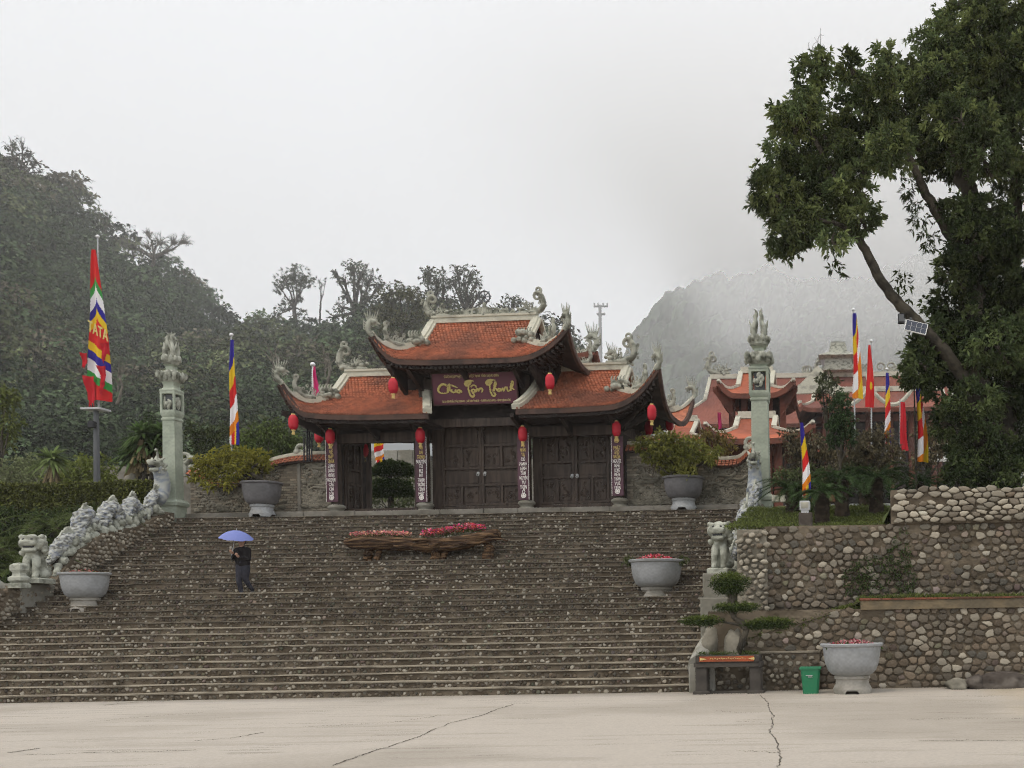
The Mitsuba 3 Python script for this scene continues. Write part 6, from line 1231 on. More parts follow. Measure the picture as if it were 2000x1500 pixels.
for q in range(9): a = TB(1885 + 12 * q, 985, r.uniform(-.3, .5)); limb(wood, [a, a + xyz(r.uniform(-.2, .2), 0, .5), TB(1915 + 4 * q, 880)], .06, .05, r, 6, 8)
part(bt, 'trunk', wood, 'm_bark', 40)
CL = [(1515, 380, 45), (1500, 345, 26), (1540, 300, 45), (1560, 215, 42), (1545, 240, 34), (1590, 150, 36), (1600, 120, 20), (1600, 240, 55), (1640, 320, 58), (1570, 440, 48), (1530, 470, 36), (1520, 495, 18), (1620, 420, 50), (1660, 375, 48), (1683, 430, 34), (1690, 280, 60), (1680, 170, 40), (1660, 130, 24), (1735, 150, 34), (1730, 105, 16), (1700, 220, 52), (1740, 300, 48), (1590, 350, 55), (1560, 370, 50), (1625, 470, 24),
      (1760, 210, 55), (1800, 150, 50), (1830, 90, 45), (1870, 45, 42), (1930, 60, 60), (1985, 25, 60), (1840, 170, 65), (1900, 140, 70), (1970, 130, 70), (1820, 245, 60), (1880, 240, 65), (1960, 230, 75), (1850, 320, 50), (1920, 310, 55), (1995, 300, 42), (1780, 275, 40), (1800, 300, 34), (1930, 200, 60), (1985, 190, 60), (1910, 30, 30),
      (1870, 420, 36), (1900, 480, 50), (1935, 410, 34), (1990, 470, 48), (1870, 540, 42), (1930, 560, 66), (1990, 560, 60), (1900, 640, 60), (1850, 655, 40), (1805, 715, 40), (1800, 680, 26), (1790, 740, 26), (1860, 720, 60), (1950, 680, 75), (1900, 790, 55), (1980, 780, 60), (1920, 870, 50), (1885, 885, 34), (1965, 895, 42), (1840, 765, 36), (1830, 690, 40), (1940, 760, 60), (1990, 690, 50), (2005, 860, 40),
      (1985, 350, 40), (1945, 480, 46), (1900, 440, 40), (1850, 600, 36), (1960, 620, 50), (1860, 830, 36), (1990, 640, 44), (1525, 425, 36), (1545, 480, 26), (1900, 930, 34), (1940, 935, 34), (1875, 915, 30), (1978, 930, 32), (1915, 905, 36), (2060, 80, 80), (2080, 220, 80), (2060, 400, 60), (2070, 560, 70), (2070, 720, 70)]
cr = MB(); inner = MB()
def tufts(C, R, base, light):
    "a bough's foliage: separate tufts of leaf whorls over its upper and outer surface"
    nt = max(6, int(37 * (R / .55) ** 2)); q = in_ball(r, nt, .62); q[:, 2] = np.where(q[:, 2] < -.35, q[:, 2] * .6, q[:, 2]); T = C + q * R * r.uniform(.85, 1.12, (nt, 1)) * xyz(1, 1, .9)
    for t_, d_ in zip(T, q):
        nw = r.integers(6, 10); o = t_ + r.normal(0, .085, (nw, 3)); col = (np.array(base) if r.random() < .55 else np.array(base) * .5 + np.array(light) * .5) * np.exp(r.normal(0, .25))
        dd = d_ * .5 + xyz(0, 0, .25); leafquads(cr, np.repeat(o, 6, 0), .155, .062, col, r, .25, np.repeat(dd[None], nw * 6, 0), .8)
for px, py, rad in CL:
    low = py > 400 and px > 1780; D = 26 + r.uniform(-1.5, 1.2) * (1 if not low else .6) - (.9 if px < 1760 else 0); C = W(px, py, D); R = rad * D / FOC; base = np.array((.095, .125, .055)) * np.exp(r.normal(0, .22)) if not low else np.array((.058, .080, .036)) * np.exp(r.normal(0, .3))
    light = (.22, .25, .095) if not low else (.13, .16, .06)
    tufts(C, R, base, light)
    for q in range(3): e = C + in_ball(r, 1)[0] * R * .8; limb(inner, [C - (C - e) * .2 + xyz(.3, .1, -.5) * R, C, e], .045, .012, r, 5, 6)
for q in range(34):   # bare twigs that poke out of the top
    px, py, rad = CL[r.integers(0, 40)]; C = W(px, py - rad * .8, 25.5); limb(inner, [C, C + xyz(r.normal(0, .12), 0, r.uniform(.2, .4)), C + xyz(r.normal(0, .25), 0, r.uniform(.4, .75))], .010, .003, r, 4, 5)
for px, py in ((1790, 390), (1800, 430), (1775, 360), (1815, 465), (1625, 505), (1632, 530), (1755, 545), (1770, 562)):
    sprigs(cr, W(px, py, 25.5), .26, 16 if px > 1740 and py < 500 else 8, .17, .05, (.04, .055, .02), r, 6, 1.4, .2, (.06, .08, .02))
part(bt, 'twigs', inner, 'm_bark', kind='stuff'); part(bt, 'crown', cr, 'm_leaf', kind='stuff', color=True)
sp = thing('solar_charger', 'tilted white framed solar panel fixed to the bare limb of the big tree', 'solar panel'); o = W(1789, 640, 24.6); e1 = xyz(.97, 0, -.25); e2 = xyz(.22, .45, .87) ; e2 /= np.linalg.norm(e2); nn_ = np.cross(e1, e2); SPf = lambda v: o + v[:, :1] * e1 + v[:, 1:2] * e2 + v[:, 2:3] * nn_
m = MB().box((-.27, -.17, 0), (.27, .17, .025)).xf(SPf); part(sp, 'frame', m, 'm_white')
for i in range(4):
    for j in range(2): m = MB().box((-.25 + .127 * i, -.155 + .157 * j, .02), (-.25 + .127 * i + .121, -.155 + .157 * j + .15, .029)).xf(SPf); part(sp, 'cell', m, 'm_solarcell')
part(sp, 'bracket', MB().tube([o, W(1775, 615, 25)], .03, 6), 'm_steeldark')
fl = thing('floodlight', 'small black floodlight on the limb left of the solar panel', 'lamp'); o = W(1762, 621, 24.6); part(fl, 'body', MB().cbox(o + xyz(-.10, -.06, -.13), o + xyz(.06, .06, .10), .02), 'm_black'); part(fl, 'lens', MB().box(o + xyz(-.08, -.075, -.10), o + xyz(.04, -.058, .07)), 'm_steeldark')
# ---------------------------------------------------------------- generic trees
def small_tree(nm, lab, base_px, D, clumps, r, colr=(.05, .065, .028), light=(.085, .095, .035), n=60, L=.22, trunk=.09, whorl=5, bare=0, cat='tree', leaf='m_leafdull', stuff_trunk=True, zb=None, lo=.2, wide=.42):
    k = thing(nm, lab, cat); c = W(*base_px, D); m = MB(); m2 = MB()
    if zb is not None: c[2] = zb
    cm = np.mean([W(q[0], q[1], D) for q in clumps], 0)
    hub = c + (cm - c) * .55; limb(m, [c, (c + hub) / 2, hub], trunk, trunk * .7, r, 7, 8)
    for px, py, rad in clumps:
        C = W(px, py, D + r.uniform(-.5, .5) * D / 60); R = rad * D / FOC; limb(m, [hub, (hub + C) / 2 + r.normal(0, R * .15, 3), C], trunk * .5, trunk * .16, r, 5, 8)
        if n: sprigs(m2, C, R, int(n * (rad / 20) ** 1.7), L, L * wide, colr, r, whorl, .85, .22, light, .2, lo)
        for q in range(bare): e = C + in_ball(r, 1, .6)[0] * R * 1.1; limb(m, [hub * .25 + C * .75, (C + e) / 2 + r.normal(0, R * .1, 3), e], trunk * .16, trunk * .05, r, 4, 5)
    part(k, 'trunk', m, 'm_bark' if n else 'm_barkpale', 40)
    if n: part(k, 'crown', m2, leaf, kind='stuff', color=True)
    return k
r = rg(211)
# shrubs and trees of the garden right of the pillar
small_tree('conifer', 'narrow dark green conifer in the right garden', (1640, 960), 33, [(1645, 770, 12), (1640, 800, 22), (1650, 825, 26), (1630, 830, 20), (1645, 780, 16), (1650, 855, 26), (1625, 860, 18)], r, (.038, .066, .028), (.07, .105, .04), 90, .10, .07, 6, zb=4.7)
small_tree('conifer', 'open tiered conifer behind the narrow conifer', (1620, 960), 36, [(1618, 730, 8), (1605, 740, 10), (1632, 745, 10), (1612, 755, 14), (1600, 770, 12), (1630, 775, 14), (1618, 790, 14), (1605, 735, 6)], r, (.05, .06, .028), (.07, .08, .035), 70, .13, .06, 5, zb=4.8)
for i, (bp, D, cl, lab) in enumerate((((1700, 950), 34, [(1690, 870, 34), (1720, 855, 30), (1740, 890, 30), (1670, 900, 28), (1705, 910, 26), (1650, 905, 26)], 'tangled brownish shrub in the middle of the right garden'), ((1600, 950), 35, [(1580, 870, 34), (1555, 880, 26), (1600, 900, 32), (1560, 915, 26), (1620, 880, 22), (1540, 850, 18)], 'tangled reddish shrub just right of the right pillar'), ((1810, 950), 33, [(1805, 850, 24), (1820, 880, 28), (1830, 830, 20), (1845, 870, 22), (1800, 900, 22)], 'reddish brown shrub beside the big tree trunk'))):
    small_tree('bare_shrub', lab, bp, D, cl, r, (.125, .105, .062), (.17, .15, .09), 62, .14, .07, 4, 26, 'shrub', zb=4.7)
small_tree('shrub', 'low green shrub behind the row of cycads', (1610, 960), 33.5, [(1590, 930, 26), (1620, 935, 26), (1560, 935, 24), (1660, 925, 26), (1700, 930, 24), (1740, 930, 22), (1530, 930, 20)], r, (.075, .095, .04), (.12, .14, .06), 70, .12, .04, zb=4.7, cat='shrub')
m = MB(); 
for x0, x1 in ((1575, 1596), (1619, 1634), (1505, 1545)): pass
kb = thing('striped_kerb', 'low red and white painted kerb behind the cycads', 'kerb')
for i, (x0, x1) in enumerate(((1508, 1522), (1524, 1540), (1584, 1596), (1620, 1633))):
    a, b_ = W(x0, 974, 30.5), W(x1, 967, 30.5); part(kb, 'block', MB().cbox((a[0], 30.4, a[2] - .1), (b_[0], 30.65, b_[2]), .01), 'm_terracotta' if i > 1 else 'm_trim')
# left side garden and mid-ground trees
small_tree('round_bush', 'rounded bright olive bush left of the street light pole', (150, 1000), 42, [(160, 935, 46), (185, 920, 40), (130, 945, 34), (200, 945, 30), (110, 950, 30), (175, 950, 40)], r, (.115, .14, .034), (.17, .19, .045), 75, .15, .1, cat='bush', zb=TOPZ)
small_tree('round_bush', 'pale grey green bush at the left edge behind the hedge', (40, 1000), 43, [(30, 930, 44), (70, 920, 40), (10, 945, 40), (55, 950, 40)], r, (.14, .16, .08), (.19, .21, .11), 60, .15, .1, cat='bush', zb=TOPZ)
small_tree('leafy_tree', 'yellow green leafy tree at the far left edge', (-20, 980), 46, [(5, 790, 26), (20, 830, 22), (0, 860, 26), (15, 770, 20)], r, (.085, .105, .03), (.13, .14, .04), 42, .22, .1, zb=TOPZ)
small_tree('conifer', 'dark conifer behind the left pillar', (295, 970), 46, [(292, 815, 10), (292, 830, 16), (290, 850, 20), (296, 870, 22), (285, 885, 22)], r, (.035, .055, .022), (.055, .075, .03), 80, .13, .07, zb=TOPZ)
small_tree('leafy_tree', 'bright green leafy tree between the left flag and the gate', (520, 960), 45, [(500, 850, 26), (530, 838, 26), (555, 855, 24), (480, 870, 22), (515, 880, 26), (550, 885, 24), (575, 870, 20), (470, 850, 16), (540, 900, 20), (590, 890, 16)], r, (.07, .098, .03), (.13, .155, .05), 64, .18, .1, zb=TOPZ)
small_tree('leafy_tree', 'dull green tree behind the left flag', (430, 960), 48, [(400, 860, 26), (425, 840, 22), (390, 890, 24), (440, 880, 20), (380, 840, 20)], r, (.045, .06, .026), (.07, .08, .03), 60, .18, .1, zb=TOPZ)
# topiary pine beyond the doorway
tp = thing('topiary_pine', 'cloud pruned topiary tree with rounded tiers seen through the open doorway', 'tree'); m = MB(); c = W(762, 995, 39); c[2] = TOPZ; limb(m, [c, W(764, 960, 39), W(760, 920, 39)], .14, .06, r, 8); part(tp, 'trunk', m, 'm_bark', 40); m = MB()
for px, py, rx, ry in ((768, 918, 42, 18), (760, 952, 46, 17), (745, 965, 30, 14), (790, 965, 26, 12), (768, 925, 46, 10)):
    C = W(px, py, 39 + r.uniform(-.2, .2)); s_ = 39 / FOC; n = int(rx * ry * 2.2); q = in_ball(r, n, .5); q[:, 2] = np.where(q[:, 2] < -.2, -.2, q[:, 2]); P = C + q * xyz(rx, rx * .7, ry) * s_; leafquads(m, np.repeat(P, 3, 0), .10, .035, np.repeat(np.array((.048, .075, .022)) * np.exp(r.normal(0, .2, (n, 1))), 3, 0), r, -.5)
part(tp, 'tiers', m, 'm_leafdull', kind='stuff', color=True)
small_tree('shrub', 'pale leafed low shrub under the topiary tree', (770, 1000), 38, [(730, 985, 14), (780, 985, 14), (800, 980, 12)], r, (.09, .11, .05), (.14, .16, .07), 50, .10, .03, cat='shrub', zb=TOPZ)
small_tree('shrub', 'leafy bush filling the gap behind the topiary tree', (760, 1000), 44, [(725, 930, 24), (760, 915, 22), (795, 925, 24), (740, 960, 26), (790, 965, 26), (715, 970, 20)], r, (.10, .125, .05), (.16, .19, .075), 62, .16, .05, cat='shrub', zb=TOPZ)
# road parapet and van seen through the doorway
rp = thing('concrete_parapet', 'pale concrete parapet of the upper road seen through the doorway', 'parapet'); a, b_ = W(690, 895, 52), W(840, 879, 52)
for q in range(5): x0 = a[0] + (b_[0] - a[0]) * q / 5; part(rp, 'panel', MB().cbox((x0, 51.8, a[2] - 3.0), (x0 + (b_[0] - a[0]) / 5 - .03, 52.1, b_[2]), .02), 'm_cement')
vn = thing('parked_van', 'silver van parked on the upper road behind the doorway', 'van'); c = W(775, 879, 53.5); c[2] = b_[2] - .55
prof = [(-2.6, .35), (-2.6, 1.0), (-2.35, 1.15), (-1.7, 1.25), (-1.0, 1.95), (2.3, 2.0), (2.5, 1.3), (2.55, .35)]
part(vn, 'body', MB().poly([c + xyz(x, -.85, z) for x, z in prof], 1.7, (0, 1, 0)), 'm_carpaint', 20)
for x0, x1 in ((-1.15, -.35), (-.25, .75), (.85, 1.55), (1.65, 2.2)): part(vn, 'window', MB().box(c + xyz(x0, -.87, 1.28), c + xyz(x1, -.84, 1.82)), 'm_carglass')
for x0 in (-1.7, 1.6):
    w_ = key_for(f'{vn}__wheel'); put(w_, MB().tube([c + xyz(x0, -.88, .34), c + xyz(x0, -.6, .34)], .34, 18), 'm_tyre', 40); put(key_for(f'{w_}__rim'), MB().tube([c + xyz(x0, -.90, .34), c + xyz(x0, -.86, .34)], .2, 14), 'm_steel', 40)
part(vn, 'headlight', MB().cbox(c + xyz(-2.63, -.75, .85), c + xyz(-2.5, -.45, 1.05), .03), 'm_trim')
rs = struct('upper_road', MB().box((-60, 52.1, b_[2] - 3.2), (-14, 60, b_[2] - .55)), 'm_paving')
# ---------------------------------------------------------------- temple buildings behind on the right
def far_roof(k, D, xl, xr, el, er, zr, ze, lift, depth, over, tg=.45, mt='m_tile_far', trim='m_trim', nm='roof'):
    "px/row coordinates turned into metres at depth D; builds roof, trims and underside"
    A = lambda px, py: W(px, py, D + depth / 2); B = lambda px, py: W(px, py, D - over); R = Roof(A(xl, zr)[0], A(xr, zr)[0], B(el, ze)[0], B(er, ze)[0], D + depth / 2, D - over, D + depth + over, A((xl + xr) / 2, zr)[2], B((el + er) / 2, ze)[2], lift, tg=tg)
    rf = part(k, nm, R.faces(0, 34, 14), mt, 30); put(key_for(rf + '__underside'), R.faces(-.22, 30, 10), 'm_redwood', True)
    m = MB(); strip(m, np.c_[np.linspace(R.xl, R.xr, 8), np.full(8, R.yr), np.full(8, R.zr)], .35, .4, -.05)
    for sd in (-1, 1):
        for bk in (False, True): strip(m, R.hip_line(sd, 20, bk), .2, .15, -.02); x_ = R.xl if sd < 0 else R.xr; strip(m, R.S(np.full(8, x_), np.linspace(0, R.tg, 8), bk), .28, .18, -.02)
    put(key_for(rf + '__ridges'), m, trim); m = MB(); strip(m, R.eave_line(), .2, .3, -.32)
    for sd in (-1, 1): strip(m, R.side_line(sd), .2, .3, -.32)
    put(key_for(rf + '__fascia'), m, 'm_redwood'); return R, rf
def hall_body(k, R, D, z0, cols, mt='m_redwood', inset=1.6, dark='m_wood_dark'):
    x0, x1 = R.el + inset * 1.3, R.er - inset * 1.3; y0 = R.ye + inset
    part(k, 'wall', MB().box((x0, y0 + .4, z0), (x1, R.yb - inset, R.ze + .6)), dark)
    for q in range(cols + 1): x = x0 + (x1 - x0) * q / cols; part(k, 'column', MB().tube([(x, y0, z0), (x, y0, R.ze + .3)], .26, 10), mt, 40)
    part(k, 'beam', MB().box((x0, y0 - .15, R.ze - .7), (x1, y0 + .15, R.ze - .2)), mt)
hall = thing('main_hall', 'large temple hall with long dull red roof and pale ridge behind the right pillar', 'temple hall'); D = 82
R, rf = far_roof(hall, D, 1387, 1850, 1288, 1950, 736, 826, 1.2, 14, 2.0, .35); hall_body(hall, R, D, W(1500, 900, D)[2] - 2, 9)
m = MB(); rr = rg(31)
for px, py, s in ((1392, 722, 1.5), (1470 + 130, 722, 1.0)): m = ridge_dragon(np.array([W(px, 736, D + 7)[0], D + 7, R.zr + .3]), xyz(1, 0, 0), s, rr); put(key_for(rf + '__ridge_dragon'), m, 'm_roofcarving', 50)
m = MB().lathe([(.001, 0), (.5, 0), (.3, .3), (.75, .9), (.8, 1.3), (.45, 1.75), (.12, 2.2), (.05, 3.1), (.001, 3.2)], (W(1620, 720, D + 7)[0], D + 7, R.zr + .3), 18); put(key_for(rf + '__finial'), m, 'm_steel', 40)
m = MB()
for q in range(40): x = R.xl + 8 + rr.uniform(0, 13); curl(m, (x, D + 7, R.zr + .3), (rr.choice((-1, 1)), 0, 0), (0, 0, 1), rr.uniform(.25, .5), 1.2, .12, 12)
c = W(1638, 718, D + 7); m.lathe([(.001, R.zr + .3), (1.3, R.zr + .3), (1.1, R.zr + 1.3), (1.7, R.zr + 1.5), (.8, R.zr + 2.0), (.6, R.zr + 2.9), (.001, R.zr + 3.0)], (c[0], D + 7, 0), 4, square=True); kf = key_for(rf + '__ridge_flames'); put(kf, m, 'm_roofcarving', 50); labels[kf] = {'kind': 'stuff'}
porch = thing('hall_porch', 'projecting porch roof with pale gable trim in front of the main hall', 'porch'); R2, rf2 = far_roof(porch, 76, 1590, 1840, 1555, 1880, 764, 796, .5, 8, 1.4, .4); hall_body(porch, R2, 76, W(1700, 900, 76)[2] - 2, 5)
m = MB(); c = W(1598, 768, 74.5); m.poly([c + xyz(-2.3, 0, 0), c + xyz(2.3, 0, 0), c + xyz(1.2, 0, .8), c + xyz(0, 0, 2.0), c + xyz(-1.2, 0, .8)], .3, (0, 1, 0)); put(key_for(rf2 + '__gable_front'), m, 'm_trim')
for s in (-1, 1):
    m = MB(); o = W(1700 + s * 40, 790, 74); m.tube(spline([o + xyz(-1.6 * s, 0, 2.4), o + xyz(-1.2 * s, 0, .9), o, o + xyz(1.0 * s, 0, .4), o + xyz(1.7 * s, 0, 1.3)], 16), .16, 6); put(key_for(rf2 + '__curved_trim'), m, 'm_trim', 40)
bell = thing('bell_pavilion', 'two tiered bell pavilion with upturned orange roofs behind the right pillar', 'pavilion'); D = 62
R3, rf3 = far_roof(bell, D, 1447, 1510, 1403, 1552, 728, 768, .75, 4.2, 1.0, .5, 'm_tile_bright', nm='upper_roof')
zt, zl = R3.ze + .3, W(1470, 822, D)[2]
for px in (1428, 1452, 1502, 1528): x = W(px, 800, D)[0]; part(bell, 'column', MB().box((x - .18, D + .3, zl - 1.5), (x + .18, D + .66, zt)), 'm_redwood')
a, b_ = W(1440, 800, D), W(1518, 800, D); part(bell, 'upper_room', MB().box((a[0], D + 1, zl - 2), (b_[0], D + 3.6, zt)), 'm_wood_dark')
for s, px in ((-1, 1432), (1, 1524)): x = W(px, 790, D)[0]; part(bell, 'bracket', MB().poly([(x, D - .3, zt - 1.6), (x + s * 1.1, D - .9, zt - .1), (x + s * 1.1, D - .9, zt + .15), (x, D - .3, zt)], .4, (0, 1, 0)), 'm_redwood')

R4, rf4 = far_roof(bell, D - 6.2, 1442, 1515, 1378, 1590, 816, 856, .8, 5.5, 1.2, .35, 'm_tile_bright', nm='lower_roof'); hall_body(bell, R4, D - 6.2, 6.0, 3)
side = thing('side_building', 'low orange roofed building right of the gate behind the bush', 'building'); R5, rf5 = far_roof(side, 66, 1318, 1362, 1240, 1392, 822, 862, .5, 7, 1.2, .5, 'm_tile_bright'); hall_body(side, R5, 66, 6.0, 3)
back = thing('shrine_roof_building', 'small tiled shrine whose upturned roof shows between the gate roofs', 'building'); R6, rf6 = far_roof(back, 56, 1040, 1120, 1000, 1165, 690, 722, 1.0, 5, 1.2, .4, 'm_tile_bright'); hall_body(back, R6, 56, 6.5, 3)
hp = R6.hip_line(1, 20)[-1]; m = corner_phoenix(hp, xyz(1, 0, 0), 1.5, rr); put(key_for(rf6 + '__corner_phoenix'), m, 'm_roofcarving', 50); hp = R6.hip_line(1, 20)[8]; m = hip_beast(hp, xyz(1, 0, .1), 1.4, rr); put(key_for(rf6 + '__hip_beast'), m, 'm_roofcarving', 50)
hp = R.hip_line(-1, 24)
for i, s in ((14, 1.5), (19, 1.7), (22, 1.5)): m = hip_beast(hp[i] + xyz(0, 0, .2), xyz(-1, 0, .2), s, rr); put(key_for(rf + '__hip_beast'), m, 'm_roofcarving', 50)
rail = thing('terrace_railing', 'white railing with posts beyond the shrubs near the big tree', 'railing'); a, b_ = W(1800, 895, 50), W(1875, 888, 50)
part(rail, 'top_rail', MB().tube([W(1800, 872, 50), W(1880, 868, 50)], .09, 6), 'm_white'); part(rail, 'bottom_rail', MB().tube([W(1800, 900, 50), W(1880, 896, 50)], .09, 6), 'm_white')
for q in range(6): part(rail, 'post', MB().tube([W(1802 + 14 * q, 902, 50), W(1802 + 14 * q, 871, 50)], .06, 6), 'm_white')
# utility pole
up = thing('utility_pole', 'tall concrete utility pole with a crossarm behind the gate', 'utility pole'); D = 95
part(up, 'pole', MB().tube([W(1173, 760, D), W(1172, 596, D)], [.22, .13], 10), 'm_steel', 40)
part(up, 'crossarm', MB().box(W(1160, 599, D) - xyz(0, .1, .04), W(1187, 598, D) + xyz(0, .1, .05)), 'm_steel'); part(up, 'lower_arm', MB().box(W(1166, 614, D) - xyz(0, .1, .06), W(1182, 613, D) + xyz(0, .1, .06)), 'm_steel')
for px in (1161, 1168, 1178, 1186): part(up, 'insulator', MB().tube([W(px, 598, D), W(px, 592, D)], .07, 6), 'm_steel')
# ---------------------------------------------------------------- the wooded hill on the left
r = rg(301)
SK = np.array([(-500, 120), (-250, 230), (-60, 320), (0, 345), (60, 365), (130, 385), (200, 450), (250, 510), (300, 545), (350, 568), (400, 612), (440, 630), (480, 636), (560, 648), (650, 656), (720, 650), (800, 640), (900, 650), (1000, 665), (1060, 680), (1120, 720), (1200, 790)], float)
def ridge_D(px): return np.interp(px, [-500, 0, 420, 700, 1200], [120, 118, 128, 118, 112])
def hill_pt(px, t):
    "t = 0 at the foot, 1 on the skyline, > 1 beyond it"
    D1 = ridge_D(px); D0 = np.interp(px, [-500, 300, 700, 1200], [50, 58, 66, 74]); sk = np.interp(px, SK[:, 0], SK[:, 1]); u, v = px - PX, sk - PY
    zr = EYE - (v + ROLL * u) * D1 / FOC; D = D0 + (D1 - D0) * t; z0 = TOPZ + .3; s_ = np.clip(t, 0, 1)
    z = z0 + (zr - z0) * (s_ ** 1.15) - np.clip(t - 1, 0, 9) ** 1.3 * 26
    return np.stack([(u - ROLL * v) * D1 / FOC * (.80 + .20 * t), D, z], -1)
px = np.linspace(-500, 1200, 150); T_ = np.concatenate([np.linspace(-.05, 1, 50), [1.1, 1.3, 1.7, 2.2]]); A, B = np.meshgrid(px, T_, indexing='ij'); v = hill_pt(A, B); v[..., 2] += 2.2 * (meshkit.fbm(v * .12, 4, 3) - .5) - .6
i, j = np.meshgrid(np.arange(149), np.arange(len(T_) - 1), indexing='ij'); a = (i * len(T_) + j).ravel(); n_ = len(T_)
mat('m_hill', spot((.030, .038, .018), (.055, .052, .028), .15), .95, .1); struct('hill', MB().add(v.reshape(-1, 3), np.stack([a, a + n_, a + n_ + 1, a + 1], -1)), 'm_hill', True)
fm = MB(); NC = 2100; pxs = r.uniform(-330, 1130, NC); ts = r.random(NC) ** .85 * 1.02; C = hill_pt(pxs, ts); C[:, 2] += 2.2 * (meshkit.fbm(C * .12, 4, 3) - .5)
kind = meshkit.fbm(C * .05, 3, 8)
for q in range(NC):
    bare_top = 400 < pxs[q] < 720 and ts[q] > .82
    R_ = r.uniform(1.5, 4.2) * (.55 if bare_top else 1) * (.75 if ts[q] > .9 else 1); c = C[q] + xyz(0, 0, R_ * .35); kd = kind[q] + r.normal(0, .07)
    base = np.array((.056, .080, .040)) if kd < .50 else np.array((.085, .100, .048)) if kd < .60 else np.array((.096, .088, .060)); base = base * np.exp(r.normal(0, .42))
    d = in_ball(r, 1, 1)[0]; nw = int(30 * R_); qd = in_ball(r, nw, .75); qd[:, 2] = np.abs(qd[:, 2]) * r.uniform(.8, 1.4) - .25; qd[:, 1] = -np.abs(qd[:, 1]) * .9 + .2
    P = c + qd * R_ * (.85 + .3 * meshkit.noise(qd * 2.2 + q, 2))[:, None]; col = base * np.exp(r.normal(0, .22, (nw, 1))) * (.75 + .5 * np.clip(qd[:, 2:] + .3, 0, 1)) if False else base * np.exp(r.normal(0, .06, (nw, 1)))
    leafquads(fm, np.repeat(P, 3, 0) + r.normal(0, .12, (nw * 3, 3)), .55, .34, np.repeat(col, 3, 0), r, .1, face=np.repeat(qd * xyz(1, 1, 1.2), 3, 0), var=.10)
single('hillside_forest', 'dense grey green forest covering the left hillside', 'forest', fm, 'm_leafdull', kind='stuff', color=True)
# pale bare trunks scattered on the slope
for i, (x, y0, y1, D) in enumerate(((536, 745, 690, 80), (635, 760, 700, 78), (228, 790, 730, 76), (640, 742, 690, 82))):
    m = MB(); o, e = W(x, y0, D), W(x + r.uniform(-4, 4), y1, D); limb(m, [o, (o + e) / 2 + xyz(.3, 0, 0), e], .12, .05, r, 6, 8)
    for q in range(5): limb(m, [e - (e - o) * .15 * q, e + xyz(r.uniform(-1.6, 1.6), 0, r.uniform(-.2, 1.2))], .05, .015, r, 4, 5)
    single('bare_tree', ['pale leafless trunk on the slope left of the left wing roof', 'pale leafless trunk just above the left wing roof', 'pale leafless trunk on the slope below the festival flag', 'thin pale leafless trunk left of the central roof'][i], 'tree', m, 'm_barkpale', 40, 'pale leafless trunks on the hillside')
# individual trees on the skyline
HZ = (.050, .060, .034)
def sky_tree(lab, base, D, cl, n, bare, L=.42, trunk=.25, colr=HZ, light=(.075, .08, .045)): small_tree('ridge_tree', lab, base, D, cl, r, colr, light, n, L, trunk, 4, bare, lo=.1, wide=.5)
sky_tree('thin tall tree at the top of the hill at the left edge', (35, 380), 116, [(20, 285, 18), (45, 280, 16), (60, 300, 12), (30, 310, 16), (70, 320, 10), (10, 310, 14), (55, 330, 10), (80, 335, 6)], 9, 10)
sky_tree('spindly treelet right of the leftmost ridge tree', (150, 400), 119, [(140, 365, 9), (155, 375, 11), (165, 390, 12), (148, 385, 10)], 14, 5, trunk=.14)
sky_tree('small thin crowned tree beside the festival flag top', (205, 465), 120, [(195, 415, 10), (210, 420, 11), (200, 435, 12), (218, 440, 7)], 12, 6, trunk=.15)
small_tree('bare_tree', 'leafless tree on the ridge with a branch stretching right', (296, 545), 122, [(290, 480, 20), (315, 470, 22), (345, 470, 18), (365, 468, 14), (255, 480, 20), (290, 455, 10), (330, 490, 14), (240, 470, 14)], r, HZ, HZ, 0, .3, .3, 4, 26)
sky_tree('bushy tuft hanging in the leafless ridge tree', (308, 545), 121.5, [(305, 475, 10), (318, 470, 10), (315, 485, 8), (270, 490, 12), (255, 500, 10)], 16, 4, trunk=.12)
sky_tree('umbrella crowned tree standing alone on the ridge', (578, 632), 123, [(575, 535, 22), (590, 540, 20), (555, 545, 18), (600, 552, 14), (545, 560, 12), (570, 555, 18), (565, 590, 14), (550, 605, 12), (585, 585, 10), (540, 618, 10), (590, 610, 9), (575, 620, 9)], 34, 4, trunk=.28)
sky_tree('slender whip of a tree right of the umbrella crowned tree', (624, 636), 123, [(622, 545, 9), (628, 555, 8), (636, 550, 6)], 14, 4, trunk=.12)
sky_tree('broad spreading tree with open limbs on the ridge', (700, 660), 120, [(690, 520, 20), (705, 530, 22), (670, 545, 16), (655, 535, 9), (725, 545, 20), (700, 555, 22), (740, 560, 16), (680, 580, 14), (665, 600, 14), (650, 620, 12), (720, 580, 18), (715, 610, 18), (690, 625, 18)], 26, 10, trunk=.5)
sky_tree('tall olive feathery bamboo clump behind the central roof', (790, 690), 100, [(760, 580, 22), (780, 570, 22), (800, 575, 20), (815, 590, 20), (745, 610, 22), (770, 620, 26), (800, 625, 26), (825, 620, 18), (750, 650, 22), (785, 660, 22)], 58, 6, .34, .2, (.075, .078, .036), (.105, .10, .045))
sky_tree('dark ragged tree behind the left ridge dragon of the central roof', (850, 690), 112, [(835, 535, 18), (855, 545, 22), (840, 570, 24), (870, 560, 18), (860, 600, 26), (880, 590, 18)], 34, 7, trunk=.4)
sky_tree('tall ragged tree left of the wheel on the central roof', (905, 690), 114, [(893, 527, 14), (905, 545, 18), (920, 530, 14), (930, 550, 14), (900, 570, 20), (920, 580, 18), (935, 575, 10), (885, 550, 12), (940, 590, 10)], 30, 7, trunk=.4)
